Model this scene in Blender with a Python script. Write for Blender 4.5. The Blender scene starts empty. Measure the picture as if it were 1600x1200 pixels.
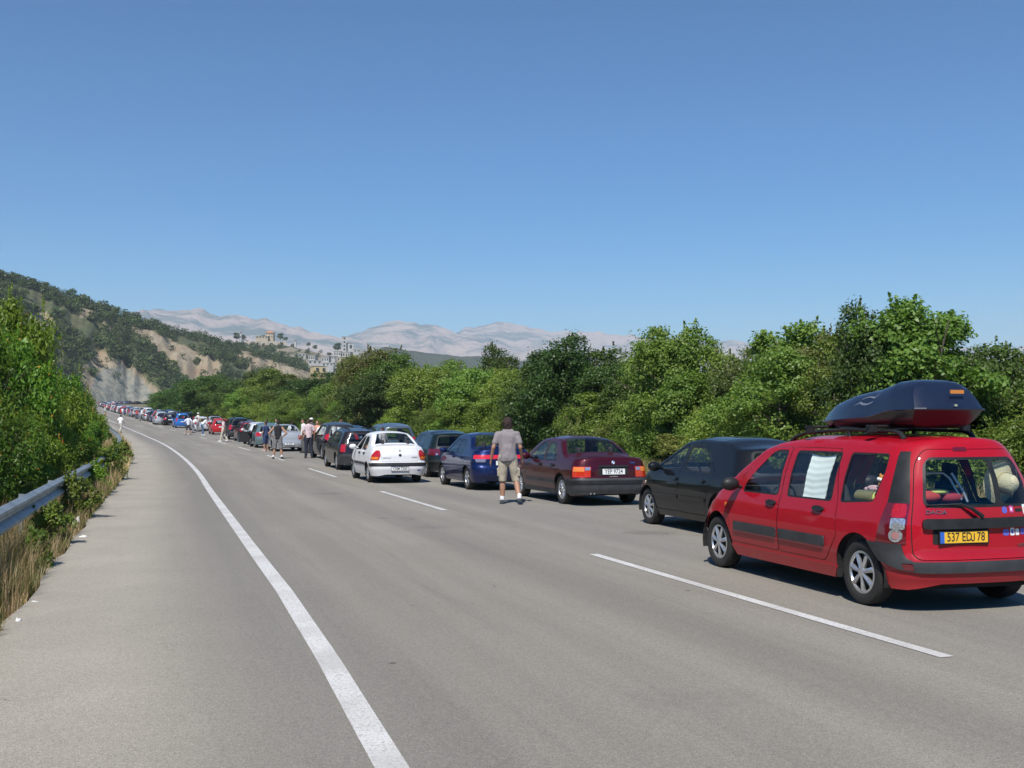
import bpy, math, random
import numpy as np
from mathutils import Vector, Matrix
from mathutils.geometry import delaunay_2d_cdt
R = math.radians
scn = bpy.context.scene
# ------------------------------------------------------------------ camera
FPX, CAMH, PITCH = 1700.0, 1.65, math.atan(67/1700)
cam_d = bpy.data.cameras.new('camera'); cam = bpy.data.objects.new('camera', cam_d)
scn.collection.objects.link(cam); scn.camera = cam
cam.location = (0, 0, CAMH); cam.rotation_euler = (math.pi/2+PITCH, 0, 0)
cam_d.sensor_width = 36; cam_d.lens = 36*FPX/1600; cam_d.clip_end = 60000; cam_d.clip_start = .1
# ------------------------------------------------------------------ sky, sun, exposure
SUN_EL, SUN_AZ = 50.0, 12.0          # light travels 12 degrees right of straight ahead
w = bpy.data.worlds.new('World'); scn.world = w; w.use_nodes = True
nt = w.node_tree
bg = nt.nodes['Background']; sky = nt.nodes.new('ShaderNodeTexSky'); sky.sky_type = 'NISHITA'
sky.sun_disc = False; sky.sun_elevation = R(SUN_EL); sky.sun_rotation = R(180+SUN_AZ)
sky.altitude = 200; sky.air_density = 1.0; sky.dust_density = 0.5; sky.ozone_density = 6.0
hsn = nt.nodes.new("ShaderNodeHueSaturation"); hsn.inputs[0].default_value = .484; hsn.inputs[1].default_value = 1.5; nt.links.new(sky.outputs[0], hsn.inputs[4]); gm1 = nt.nodes.new('ShaderNodeVectorMath'); gm1.operation = 'SCALE'; gm1.inputs[3].default_value = .1; nt.links.new(hsn.outputs[0], gm1.inputs[0])
gmm = nt.nodes.new('ShaderNodeGamma'); gmm.inputs[1].default_value = 1.35; nt.links.new(gm1.outputs[0], gmm.inputs[0])
gm2 = nt.nodes.new('ShaderNodeVectorMath'); gm2.operation = 'SCALE'; gm2.inputs[3].default_value = 12.6; nt.links.new(gmm.outputs[0], gm2.inputs[0]); nt.links.new(gm2.outputs[0], bg.inputs[0]); bg.inputs[1].default_value = 0.08
sd = bpy.data.lights.new('sun', 'SUN'); sun = bpy.data.objects.new('sun', sd); scn.collection.objects.link(sun)
sd.energy = 4.0; sd.angle = R(.53); sd.color = (1, .95, .87)
_d = Vector((math.sin(R(SUN_AZ))*math.cos(R(SUN_EL)), math.cos(R(SUN_AZ))*math.cos(R(SUN_EL)), -math.sin(R(SUN_EL))))
sun.rotation_euler = _d.to_track_quat('-Z', 'Y').to_euler(); sun.location = (0, -20, 40)
vs = scn.view_settings; vs.view_transform = 'Standard'; vs.look = 'None'; vs.gamma = 1; vs.exposure = 0.46; vs.use_curve_mapping = False
scn.cycles.max_bounces = 6; scn.cycles.diffuse_bounces = 3; scn.cycles.glossy_bounces = 3
scn.cycles.transparent_max_bounces = 16; scn.cycles.volume_bounces = 1; scn.cycles.transmission_bounces = 4
scn.cycles.caustics_reflective = False; scn.cycles.caustics_refractive = False
# ------------------------------------------------------------------ helpers
COL = scn.collection
def link(o):
    COL.objects.link(o); return o
def tag(o, label=None, cat=None, group=None, kind=None):
    if label: o['label'] = label
    if cat: o['category'] = cat
    if group: o['group'] = group
    if kind: o['kind'] = kind
    return o
def empty(name, loc=(0, 0, 0), rz=0.0, label=None, cat=None, group=None):
    o = link(bpy.data.objects.new(name, None)); o.location = loc; o.rotation_euler = (0, 0, rz); o.empty_display_size = .3
    return tag(o, label, cat, group)
def fast_mesh(name, V, F, mat=None, smooth=False, normals=None):
    """V (n,3); F list of tuples or an int array (m,k)"""
    me = bpy.data.meshes.new(name)
    V = np.asarray(V, dtype=np.float32)
    if isinstance(F, np.ndarray):
        m, k = F.shape
        me.vertices.add(len(V)); me.vertices.foreach_set('co', V.ravel())
        me.loops.add(m*k); me.loops.foreach_set('vertex_index', F.astype(np.int32).ravel())
        me.polygons.add(m); me.polygons.foreach_set('loop_start', np.arange(0, m*k, k, dtype=np.int32))
        me.update(calc_edges=True)
    else:
        me.from_pydata(V.tolist(), [], F)
    if mat is not None:
        for mm in (mat if isinstance(mat, (list, tuple)) else [mat]): me.materials.append(mm)
    if smooth or normals is not None:
        me.polygons.foreach_set('use_smooth', [True]*len(me.polygons))
    if normals is not None:
        me.normals_split_custom_set_from_vertices([tuple(n) for n in normals])
    me.update()
    return me
def obj(name, me, parent=None, loc=None, rot=None):
    o = link(bpy.data.objects.new(name, me))
    if parent is not None: o.parent = parent
    if loc is not None: o.location = loc
    if rot is not None: o.rotation_euler = rot
    return o
class MB:
    """collects simple solids, links them as one mesh object"""
    def __init__(s): s.V = []; s.F = []
    def add(s, V, F):
        b = len(s.V); s.V += [tuple(v) for v in V]; s.F += [tuple(b+i for i in f) for f in F]; return s
    def box(s, c, d, rz=0.0, taper=1.0):
        x, y, z = d[0]/2, d[1]/2, d[2]/2; V = []
        for k, (sx, sy, sz) in enumerate([(-1,-1,-1),(1,-1,-1),(1,1,-1),(-1,1,-1),(-1,-1,1),(1,-1,1),(1,1,1),(-1,1,1)]):
            t = taper if sz > 0 else 1
            px, py = sx*x*t, sy*y*t
            V.append((c[0]+px*math.cos(rz)-py*math.sin(rz), c[1]+px*math.sin(rz)+py*math.cos(rz), c[2]+sz*z))
        return s.add(V, [(0,3,2,1),(4,5,6,7),(0,1,5,4),(1,2,6,5),(2,3,7,6),(3,0,4,7)])
    def tube(s, pts, rad, n=8, cap=True, flat=1.0):
        pts = [Vector(p) for p in pts]; m = len(pts)
        rad = rad if isinstance(rad, (list, tuple)) else [rad]*m
        V = []; F = []
        up = Vector((0, 0, 1))
        for i, p in enumerate(pts):
            t = (pts[min(i+1, m-1)]-pts[max(i-1, 0)]).normalized()
            u = up if abs(t.dot(up)) < .95 else Vector((1, 0, 0))
            a = t.cross(u).normalized(); b = a.cross(t).normalized()
            for k in range(n):
                an = 2*math.pi*k/n
                V.append(p+a*(math.cos(an)*rad[i])+b*(math.sin(an)*rad[i]*flat))
        for i in range(m-1):
            for k in range(n):
                F.append((i*n+k, i*n+(k+1) % n, (i+1)*n+(k+1) % n, (i+1)*n+k))
        if cap: F += [tuple(range(n-1, -1, -1)), tuple(range((m-1)*n, m*n))]
        return s.add(V, F)
    def lathe(s, prof, c=(0, 0, 0), n=24, axis='x'):
        """prof: list of (r, a) round the axis through c"""
        V = []; F = []; m = len(prof)
        for k in range(n):
            an = 2*math.pi*k/n
            for r, a in prof:
                if axis == 'x': V.append((c[0]+a, c[1]+r*math.cos(an), c[2]+r*math.sin(an)))
                elif axis == 'y': V.append((c[0]+r*math.cos(an), c[1]+a, c[2]+r*math.sin(an)))
                else: V.append((c[0]+r*math.cos(an), c[1]+r*math.sin(an), c[2]+a))
        for k in range(n):
            for j in range(m-1):
                F.append((k*m+j, k*m+j+1, ((k+1) % n)*m+j+1, ((k+1) % n)*m+j))
        return s.add(V, F)
    def prism(s, poly, axis, a0, a1):
        """poly 2D extruded along axis 'x','y' or 'z'"""
        n = len(poly); V = []
        for a in (a0, a1):
            for p, q in poly:
                V.append({'x': (a, p, q), 'y': (p, a, q), 'z': (p, q, a)}[axis])
        F = [tuple(range(n-1, -1, -1)), tuple(range(n, 2*n))]+[(i, (i+1) % n, n+(i+1) % n, n+i) for i in range(n)]
        return s.add(V, F)
    def ell(s, c, r, n=10, m=7):
        V = [(c[0], c[1], c[2]-r[2])]; F = []
        for j in range(1, m):
            ph = -math.pi/2+math.pi*j/m
            for k in range(n):
                an = 2*math.pi*k/n
                V.append((c[0]+r[0]*math.cos(ph)*math.cos(an), c[1]+r[1]*math.cos(ph)*math.sin(an), c[2]+r[2]*math.sin(ph)))
        V.append((c[0], c[1], c[2]+r[2])); T = len(V)-1
        for k in range(n): F.append((0, 1+(k+1) % n, 1+k)); F.append((T, T-n+k, T-n+(k+1) % n))
        for j in range(m-2):
            for k in range(n):
                a = 1+j*n+k; b = 1+j*n+(k+1) % n
                F.append((a, b, b+n, a+n))
        return s.add(V, F)
    def mesh(s, name, mat, smooth=False):
        me = bpy.data.meshes.new(name); me.from_pydata(s.V, [], s.F)
        if mat: me.materials.append(mat)
        if smooth is not False:
            me.polygons.foreach_set('use_smooth', [True]*len(me.polygons))
            if smooth is not True: me.set_sharp_from_angle(angle=R(smooth))
        me.update(); return me
    def build(s, name, mat, parent=None, smooth=False, loc=None, rot=None):
        return obj(name, s.mesh(name, mat, smooth), parent, loc, rot)
def copy_tree(o, parent=None):
    c = o.copy(); COL.objects.link(c)
    if parent is not None: c.parent = parent; c.matrix_parent_inverse = o.matrix_parent_inverse
    for ch in [x for x in o.children]: copy_tree(ch, c)
    return c
# ---------- materials
MATS = {}
def mat(name, col, rough=.6, metal=0.0, coat=0.0, spec=.5, noise=None, bump=0.0, bscale=40, emis=None):
    """noise=(scale, amount[, second colour]) mottles the base colour"""
    if name in MATS: return MATS[name]
    m = bpy.data.materials.new(name); m.use_nodes = True; N = m.node_tree.nodes; Lk = m.node_tree.links
    b = N['Principled BSDF']; b.inputs['Base Color'].default_value = (*col, 1); b.inputs['Roughness'].default_value = rough
    b.inputs['Metallic'].default_value = metal; b.inputs['Coat Weight'].default_value = coat; b.inputs['Coat Roughness'].default_value = .04
    b.inputs['Specular IOR Level'].default_value = spec
    if noise:
        tc = N.new('ShaderNodeTexCoord'); n = N.new('ShaderNodeTexNoise'); n.inputs['Scale'].default_value = noise[0]; n.inputs['Detail'].default_value = 5
        Lk.new(tc.outputs['Object'], n.inputs['Vector'])
        mx = N.new('ShaderNodeMix'); mx.data_type = 'RGBA'
        c2 = noise[2] if len(noise) > 2 else tuple(min(1, c*(1-noise[1])) for c in col)
        c1 = col if len(noise) > 2 else tuple(min(1, c*(1+noise[1])) for c in col)
        mx.inputs[6].default_value = (*c1, 1); mx.inputs[7].default_value = (*c2, 1)
        cr = N.new('ShaderNodeMapRange'); cr.inputs[1].default_value = .35; cr.inputs[2].default_value = .65
        Lk.new(n.outputs[0], cr.inputs[0]); Lk.new(cr.outputs[0], mx.inputs[0]); Lk.new(mx.outputs[2], b.inputs['Base Color'])
    if bump:
        tc = N.new('ShaderNodeTexCoord'); n = N.new('ShaderNodeTexNoise'); n.inputs['Scale'].default_value = bscale; n.inputs['Detail'].default_value = 4
        Lk.new(tc.outputs['Object'], n.inputs['Vector'])
        bp = N.new('ShaderNodeBump'); bp.inputs['Strength'].default_value = bump; bp.inputs['Distance'].default_value = .02
        Lk.new(n.outputs[0], bp.inputs['Height']); Lk.new(bp.outputs[0], b.inputs['Normal'])
    MATS[name] = m; return m
def paint(name, col, metal=0.0, dirt=.35):
    """car paint: coat, orange-peel-free base, road dust thickening towards the sill"""
    if name in MATS: return MATS[name]
    m = mat(name, col, .5 if metal == 0 else .36, metal, .62, .12)
    N = m.node_tree.nodes; Lk = m.node_tree.links; b = N['Principled BSDF']
    tc = N.new('ShaderNodeTexCoord'); sp = N.new('ShaderNodeSeparateXYZ'); Lk.new(tc.outputs['Object'], sp.inputs[0])
    mr = N.new('ShaderNodeMapRange'); mr.inputs[1].default_value = .62; mr.inputs[2].default_value = .12; mr.inputs[3].default_value = .015; mr.inputs[4].default_value = 1
    Lk.new(sp.outputs[2], mr.inputs[0])
    n = N.new('ShaderNodeTexNoise'); n.inputs['Scale'].default_value = 3.5; n.inputs['Detail'].default_value = 8; n.inputs['Roughness'].default_value = .65; Lk.new(tc.outputs['Object'], n.inputs['Vector'])
    mu = N.new('ShaderNodeMath'); mu.operation = 'MULTIPLY'; Lk.new(mr.outputs[0], mu.inputs[0]); Lk.new(n.outputs[0], mu.inputs[1])
    m2 = N.new('ShaderNodeMath'); m2.operation = 'MULTIPLY'; m2.inputs[1].default_value = dirt*1.4; Lk.new(mu.outputs[0], m2.inputs[0])
    mx = N.new('ShaderNodeMix'); mx.data_type = 'RGBA'; mx.inputs[6].default_value = (*col, 1); mx.inputs[7].default_value = (.15, .13, .105, 1)
    Lk.new(m2.outputs[0], mx.inputs[0]); Lk.new(mx.outputs[2], b.inputs['Base Color'])
    ro = N.new('ShaderNodeMapRange'); ro.inputs[3].default_value = .03; ro.inputs[4].default_value = .5; Lk.new(m2.outputs[0], ro.inputs[0]); Lk.new(ro.outputs[0], b.inputs['Coat Roughness'])
    return m
def glass_mat(name, tint, k=1.0):
    if name in MATS: return MATS[name]
    m = bpy.data.materials.new(name); m.use_nodes = True; N = m.node_tree.nodes; Lk = m.node_tree.links
    for n in list(N): N.remove(n)
    o = N.new('ShaderNodeOutputMaterial'); t = N.new('ShaderNodeBsdfTransparent'); t.inputs[0].default_value = (*tint, 1)
    g = N.new('ShaderNodeBsdfGlossy'); g.inputs['Roughness'].default_value = .015; g.inputs[0].default_value = (.9, .95, 1, 1)
    f = N.new('ShaderNodeFresnel'); ge = N.new('ShaderNodeNewGeometry'); io = N.new('ShaderNodeMath'); io.operation = 'MULTIPLY_ADD'; io.inputs[1].default_value = -.8333; io.inputs[2].default_value = 1.5
    Lk.new(ge.outputs['Backfacing'], io.inputs[0]); Lk.new(io.outputs[0], f.inputs[0])      # the same pane seen from inside
    mu = N.new('ShaderNodeMath'); mu.operation = 'MULTIPLY_ADD'; mu.inputs[1].default_value = .9*k; mu.inputs[2].default_value = .0; mu.use_clamp = True
    Lk.new(f.outputs[0], mu.inputs[0]); mx = N.new('ShaderNodeMixShader'); Lk.new(mu.outputs[0], mx.inputs[0])
    Lk.new(t.outputs[0], mx.inputs[1]); Lk.new(g.outputs[0], mx.inputs[2]); Lk.new(mx.outputs[0], o.inputs[0])
    MATS[name] = m; return m
def leaf_mat(name, c1, c2, c3=None, trans=.35, f3=.04):
    """c1..c2 by leaf, a few leaves c3; some light passes through"""
    if name in MATS: return MATS[name]
    m = bpy.data.materials.new(name); m.use_nodes = True; N = m.node_tree.nodes; Lk = m.node_tree.links
    b = N['Principled BSDF']; b.inputs['Roughness'].default_value = .45; b.inputs['Specular IOR Level'].default_value = .35
    at_ = N.new('ShaderNodeAttribute'); at_.attribute_name = 'tint'
    oi = N.new('ShaderNodeObjectInfo')
    sx = N.new('ShaderNodeSeparateColor'); Lk.new(at_.outputs['Color'], sx.inputs[0])
    mx = N.new('ShaderNodeMix'); mx.data_type = 'RGBA'; mx.inputs[6].default_value = (*c1, 1); mx.inputs[7].default_value = (*c2, 1)
    Lk.new(sx.outputs[0], mx.inputs[0]); last = mx.outputs[2]
    if c3:
        gt = N.new('ShaderNodeMath'); gt.operation = 'GREATER_THAN'; gt.inputs[1].default_value = 1-f3; Lk.new(sx.outputs[1], gt.inputs[0])
        m3 = N.new('ShaderNodeMix'); m3.data_type = 'RGBA'; m3.inputs[7].default_value = (*c3, 1); Lk.new(gt.outputs[0], m3.inputs[0]); Lk.new(last, m3.inputs[6]); last = m3.outputs[2]
    hs = N.new('ShaderNodeHueSaturation'); hr = N.new('ShaderNodeMapRange'); hr.inputs[3].default_value = .475; hr.inputs[4].default_value = .515; Lk.new(oi.outputs['Random'], hr.inputs[0]); Lk.new(hr.outputs[0], hs.inputs[0])
    vr = N.new('ShaderNodeMapRange'); vr.inputs[3].default_value = .7; vr.inputs[4].default_value = 1.35
    wn = N.new('ShaderNodeMath'); wn.operation = 'FRACT'; w7 = N.new('ShaderNodeMath'); w7.operation = 'MULTIPLY'; w7.inputs[1].default_value = 7.3
    Lk.new(oi.outputs['Random'], w7.inputs[0]); Lk.new(w7.outputs[0], wn.inputs[0]); Lk.new(wn.outputs[0], vr.inputs[0]); Lk.new(vr.outputs[0], hs.inputs[2])
    Lk.new(last, hs.inputs[4]); Lk.new(hs.outputs[0], b.inputs['Base Color'])
    tr = N.new('ShaderNodeBsdfTranslucent'); tm = N.new('ShaderNodeMix'); tm.data_type = 'RGBA'; tm.blend_type = 'MULTIPLY'; tm.inputs[0].default_value = 1; tm.inputs[7].default_value = (1.3, 1.5, .6, 1)
    Lk.new(hs.outputs[0], tm.inputs[6]); Lk.new(tm.outputs[2], tr.inputs[0])
    ms = N.new('ShaderNodeMixShader'); ms.inputs[0].default_value = trans
    Lk.new(b.outputs[0], ms.inputs[1]); Lk.new(tr.outputs[0], ms.inputs[2]); Lk.new(ms.outputs[0], N['Material Output'].inputs[0])
    MATS[name] = m; return m
# ---------- numpy value noise
def _h(ix, iy, s):
    n = np.sin(ix*127.1+iy*311.7+s*74.7)*43758.5453
    return n-np.floor(n)
def vnoise(x, y, s=0):
    x = np.asarray(x, float); y = np.asarray(y, float)
    ix = np.floor(x); iy = np.floor(y); fx = x-ix; fy = y-iy
    fx = fx*fx*(3-2*fx); fy = fy*fy*(3-2*fy)
    return (_h(ix, iy, s)*(1-fx)+_h(ix+1, iy, s)*fx)*(1-fy)+(_h(ix, iy+1, s)*(1-fx)+_h(ix+1, iy+1, s)*fx)*fy
def fbm(x, y, s=0, o=5, ridged=False):
    a = 1.; t = 0.; n = 0.
    for k in range(o):
        v = vnoise(np.asarray(x)*2**k, np.asarray(y)*2**k, s+k*3.3)
        if ridged: v = 1-abs(2*v-1)
        t = t+a*v; n += a; a *= .5
    return t/n
# ---------- the lie of the land
GY = [-60, 0, 30, 40, 54, 68, 82, 96, 110, 125, 145, 215, 378, 440, 500, 545, 600, 30000]
GZ = [0, 0, 0, .05, .2, .37, .54, .77, 1.08, 1.5, 2.1, 3.8, 7.8, 10., 12, 12.8, 13, 13]
def gz(Y): return np.interp(Y, GY, GZ)
CY = [-40, 7.7, 13.84, 21.2, 27.35, 34.7, 40.8, 54.6, 68, 82, 96, 105, 122.6, 138, 162, 188, 224, 269, 327, 378]
CX = [19.2, 3.03, 1.03, -1.3, -3.3, -5.6, -7.55, -12.3, -17.1, -22.3, -27.8, -31.4, -38.8, -45.3, -55.4, -66, -80.5, -99, -122, -142]
_pts = list(zip(CX, CY))+[(-156, 412), (-168, 440), (-178, 466), (-184, 490), (-184, 512), (-176, 530), (-160, 541), (-138, 547), (-110, 551), (-80, 553)]
def _smooth(P, step):
    P = np.array(P, float); d = np.r_[0, np.cumsum(np.hypot(*np.diff(P, axis=0).T))]
    s = np.arange(0, d[-1], 1.0); Q = np.c_[np.interp(s, d, P[:, 0]), np.interp(s, d, P[:, 1])]
    k = np.hanning(25); k /= k.sum(); pad = 12
    for c in (0, 1):
        e = np.r_[2*Q[0, c]-Q[pad:0:-1, c], Q[:, c], 2*Q[-1, c]-Q[-2:-pad-2:-1, c]]
        Q[:, c] = np.convolve(e, k, 'valid')
    return Q[::step]
ROAD = _smooth(_pts, 1)
_rd = np.r_[0, np.cumsum(np.hypot(*np.diff(ROAD, axis=0).T))]
def road(s, off=0.0):
    """point on the road: s along it, off metres to the right of the dashed line -> x, y, heading"""
    x = np.interp(s, _rd, ROAD[:, 0]); y = np.interp(s, _rd, ROAD[:, 1])
    x1 = np.interp(s+.7, _rd, ROAD[:, 0]); y1 = np.interp(s+.7, _rd, ROAD[:, 1])
    x0 = np.interp(s-.7, _rd, ROAD[:, 0]); y0 = np.interp(s-.7, _rd, ROAD[:, 1])
    h = np.arctan2(-(x1-x0), y1-y0)
    return x+off*np.cos(h), y+off*np.sin(h), h
def s_at(Y): return float(np.interp(Y, ROAD[:430, 1], _rd[:430]))
def seen_at(px, py, Y=None):
    """the point of the land (or at distance Y) met by the line of sight through a point of the photograph"""
    dx, dy = px-800, 600-py
    fy = FPX*math.cos(PITCH)-dy*math.sin(PITCH); fz = FPX*math.sin(PITCH)+dy*math.cos(PITCH)
    if Y is None:
        Ys = np.arange(2, 900, .02); z = CAMH+fz/fy*Ys; i = int(np.argmax(z < gz(Ys))); Y = float(Ys[i])
    return Vector((dx/fy*Y, Y, CAMH+fz/fy*Y))
def hup(py, Y): return seen_at(800, py, Y).z
# ================================================================== LAND AND ROAD
def road_mat():
    m = bpy.data.materials.new('asphalt'); m.use_nodes = True; N = m.node_tree.nodes; Lk = m.node_tree.links; b = N['Principled BSDF']
    uv = N.new('ShaderNodeUVMap'); uv.uv_map = 'lane'; sp = N.new('ShaderNodeSeparateXYZ'); Lk.new(uv.outputs[0], sp.inputs[0])
    ge = N.new('ShaderNodeNewGeometry')
    def noise(sc, det=4, vec=None, ro=.55):
        n = N.new('ShaderNodeTexNoise'); n.inputs['Scale'].default_value = sc; n.inputs['Detail'].default_value = det; n.inputs['Roughness'].default_value = ro
        Lk.new(vec or ge.outputs['Position'], n.inputs['Vector']); return n.outputs[0]
    def mr(v, a, b_, c=0., d=1.):
        n = N.new('ShaderNodeMapRange'); n.inputs[1].default_value = a; n.inputs[2].default_value = b_; n.inputs[3].default_value = c; n.inputs[4].default_value = d; Lk.new(v, n.inputs[0]); return n.outputs[0]
    def mix(f, a, c, mode='MIX'):
        n = N.new('ShaderNodeMix'); n.data_type = 'RGBA'; n.blend_type = mode
        if isinstance(f, float): n.inputs[0].default_value = f
        else: Lk.new(f, n.inputs[0])
        for i, q in ((6, a), (7, c)):
            if isinstance(q, tuple): n.inputs[i].default_value = (*q, 1)
            else: Lk.new(q, n.inputs[i])
        return n.outputs[2]
    # streaks run along the lane: stretch the lane coordinates
    mp = N.new('ShaderNodeMapping'); mp.inputs['Scale'].default_value = (1.1, .045, 1); Lk.new(uv.outputs[0], mp.inputs[0])
    mp2 = N.new('ShaderNodeMapping'); mp2.inputs['Scale'].default_value = (5, .25, 1); Lk.new(uv.outputs[0], mp2.inputs[0])
    c = mix(mr(noise(.22, 5), .3, .7), (.268, .243, .200), (.310, .285, .240))
    c = mix(mr(noise(1.0, 4, mp.outputs[0]), .35, .7), c, (.210, .192, .162))
    c = mix(mr(noise(1.0, 5, mp2.outputs[0]), .55, .8, 0, .4), c, (.165, .153, .135))
    # the hard shoulder left of the edge line is paler and dustier; darker band right beside the line
    sh = mr(sp.outputs[0], -4.6, -5.6); c = mix(sh, c, mix(mr(noise(.7, 6), .35, .65), (.380, .345, .285), (.330, .300, .250)))
    a1 = N.new('ShaderNodeMath'); a1.operation = 'ADD'; a1.inputs[1].default_value = 4.35; Lk.new(sp.outputs[0], a1.inputs[0])
    a2 = N.new('ShaderNodeMath'); a2.operation = 'ABSOLUTE'; Lk.new(a1.outputs[0], a2.inputs[0])
    c = mix(mr(a2.outputs[0], 1.0, .1, 0, .5), c, (.19, .178, .16))
    # tyre-polished tracks of the free lane
    for o_ in (3.15, 1.25):
        t1 = N.new('ShaderNodeMath'); t1.operation = 'ADD'; t1.inputs[1].default_value = o_; Lk.new(sp.outputs[0], t1.inputs[0]); t2 = N.new('ShaderNodeMath'); t2.operation = 'ABSOLUTE'; Lk.new(t1.outputs[0], t2.inputs[0])
        c = mix(mr(t2.outputs[0], .55, .1, 0, .28), c, (.185, .170, .145))
    # right part, under the queue: a little darker
    c = mix(mr(sp.outputs[0], .2, 1.2, 0, .25), c, (.22, .21, .20))
    # aggregate
    c = mix(.8, c, mix(mr(noise(160, 2), .35, .65), (.62, .62, .62), (1.36, 1.36, 1.36)), 'MULTIPLY')
    c = mix(.6, c, mix(mr(noise(38, 3), .3, .7), (.86, .86, .86), (1.13, 1.13, 1.13)), 'MULTIPLY')
    # oil spots and tar specks
    v = N.new('ShaderNodeTexVoronoi'); v.inputs['Scale'].default_value = 1.5; Lk.new(ge.outputs['Position'], v.inputs['Vector'])
    nz = noise(9, 3); dd = N.new('ShaderNodeMath'); dd.operation = 'MULTIPLY_ADD'; dd.inputs[1].default_value = .07; Lk.new(nz, dd.inputs[0]); Lk.new(v.outputs[0], dd.inputs[2])
    sc = N.new('ShaderNodeSeparateColor'); Lk.new(v.outputs['Color'], sc.inputs[0])
    sel = mr(sc.outputs[0], .45, .46)
    sp_ = N.new('ShaderNodeMath'); sp_.operation = 'MULTIPLY'; Lk.new(mr(dd.outputs[0], .085, .065), sp_.inputs[0]); Lk.new(sel, sp_.inputs[1])
    c = mix(mr(sp_.outputs[0], 0, 1, 0, .75), c, (.05, .045, .04))
    v2 = N.new('ShaderNodeTexVoronoi'); v2.inputs['Scale'].default_value = .35; Lk.new(ge.outputs['Position'], v2.inputs['Vector'])
    d2 = N.new('ShaderNodeMath'); d2.operation = 'MULTIPLY_ADD'; d2.inputs[1].default_value = .22; Lk.new(noise(2.2, 6), d2.inputs[0]); Lk.new(v2.outputs[0], d2.inputs[2])
    c = mix(mr(d2.outputs[0], .28, .16, 0, .45), c, (.12, .11, .10))
    # thin crack lines
    wv = N.new('ShaderNodeTexVoronoi'); wv.feature = 'DISTANCE_TO_EDGE'; wv.inputs['Scale'].default_value = .23
    ad = N.new('ShaderNodeVectorMath'); ad.operation = 'ADD'; nn = N.new('ShaderNodeTexNoise'); nn.inputs['Scale'].default_value = .8; nn.inputs['Detail'].default_value = 6; Lk.new(ge.outputs['Position'], nn.inputs['Vector'])
    sc3 = N.new('ShaderNodeVectorMath'); sc3.operation = 'SCALE'; sc3.inputs[3].default_value = 2.2; Lk.new(nn.outputs['Color'], sc3.inputs[0]); Lk.new(ge.outputs['Position'], ad.inputs[0]); Lk.new(sc3.outputs[0], ad.inputs[1]); Lk.new(ad.outputs[0], wv.inputs['Vector'])
    cm = N.new('ShaderNodeMath'); cm.operation = 'MULTIPLY'; Lk.new(mr(wv.outputs[0], .0035, .0012), cm.inputs[0]); Lk.new(mr(noise(.35, 3), .56, .62, 0, .55), cm.inputs[1])
    c = mix(cm.outputs[0], c, (.07, .065, .06))
    Lk.new(c, b.inputs['Base Color']); b.inputs['Roughness'].default_value = .88; b.inputs['Specular IOR Level'].default_value = .3
    bp = N.new('ShaderNodeBump'); bp.inputs['Strength'].default_value = .5; bp.inputs['Distance'].default_value = .008; Lk.new(noise(130, 3), bp.inputs['Height']); Lk.new(bp.outputs[0], b.inputs['Normal'])
    return m
def strip(name, s, o0, o1, lift, m, parent=None, kind=None, ncross=2, jag=None):
    V = []; U = []
    for i, si in enumerate(s):
        for j in range(ncross):
            o = o0+(o1-o0)*j/(ncross-1)
            if jag and j == 0: o += jag(si, 0)
            if jag and j == ncross-1: o += jag(si, 1)
            x, y, h = road(si, o); V.append((x, y, float(gz(y))+lift)); U.append((o, si))
    V = np.array(V); n = len(s); F = []
    idx = np.arange(n*ncross).reshape(n, ncross)
    F = np.stack([idx[:-1, :-1], idx[:-1, 1:], idx[1:, 1:], idx[1:, :-1]], -1).reshape(-1, 4)
    me = fast_mesh(name, V, F, m)
    uvl = me.uv_layers.new(name='lane'); U = np.array(U, dtype=np.float32)
    uvl.data.foreach_set('uv', U[F.ravel()].ravel())
    o = obj(name, me, parent)
    if kind: o['kind'] = kind
    return o
ss = np.r_[np.arange(20, 160, 1.), np.arange(160, _rd[-1]-2, 2.)]
rj = random.Random(3)
jt = {}
def jag(s, side):
    k = round(float(s), 2), side
    if k not in jt: jt[k] = float((fbm(s*.9, side*9., 5, 4)-.5)*.28)
    return jt[k]
road_o = strip('road', ss, -6.45, 8.6, .034, road_mat(), kind='structure', ncross=10, jag=jag)
def line_mat():
    m = mat('road_paint', (.72, .71, .68), .7, noise=(3, .1), bump=.3, bscale=120)
    N = m.node_tree.nodes; Lk = m.node_tree.links; b = N['Principled BSDF']
    ge = N.new('ShaderNodeNewGeometry'); n = N.new('ShaderNodeTexNoise'); n.inputs['Scale'].default_value = 60; n.inputs['Detail'].default_value = 6; Lk.new(ge.outputs['Position'], n.inputs['Vector'])
    mr = N.new('ShaderNodeMapRange'); mr.inputs[1].default_value = .50; mr.inputs[2].default_value = .66; mr.inputs[3].default_value = 0; mr.inputs[4].default_value = .8; Lk.new(n.outputs[0], mr.inputs[0])
    mx = N.new('ShaderNodeMix'); mx.data_type = 'RGBA'; mx.inputs[6].default_value = (.66, .65, .62, 1); mx.inputs[7].default_value = (.33, .31, .29, 1)
    Lk.new(mr.outputs[0], mx.inputs[0])
    n2 = N.new('ShaderNodeTexNoise'); n2.inputs['Scale'].default_value = 1.3; n2.inputs['Detail'].default_value = 6; Lk.new(ge.outputs['Position'], n2.inputs['Vector'])
    r2 = N.new('ShaderNodeMapRange'); r2.inputs[1].default_value = .42; r2.inputs[2].default_value = .66; r2.inputs[3].default_value = 0; r2.inputs[4].default_value = .5; Lk.new(n2.outputs[0], r2.inputs[0])
    m2 = N.new('ShaderNodeMix'); m2.data_type = 'RGBA'; m2.inputs[7].default_value = (.40, .38, .35, 1); Lk.new(r2.outputs[0], m2.inputs[0]); Lk.new(mx.outputs[2], m2.inputs[6]); Lk.new(m2.outputs[2], b.inputs['Base Color'])
    return m
LM = line_mat()
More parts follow.
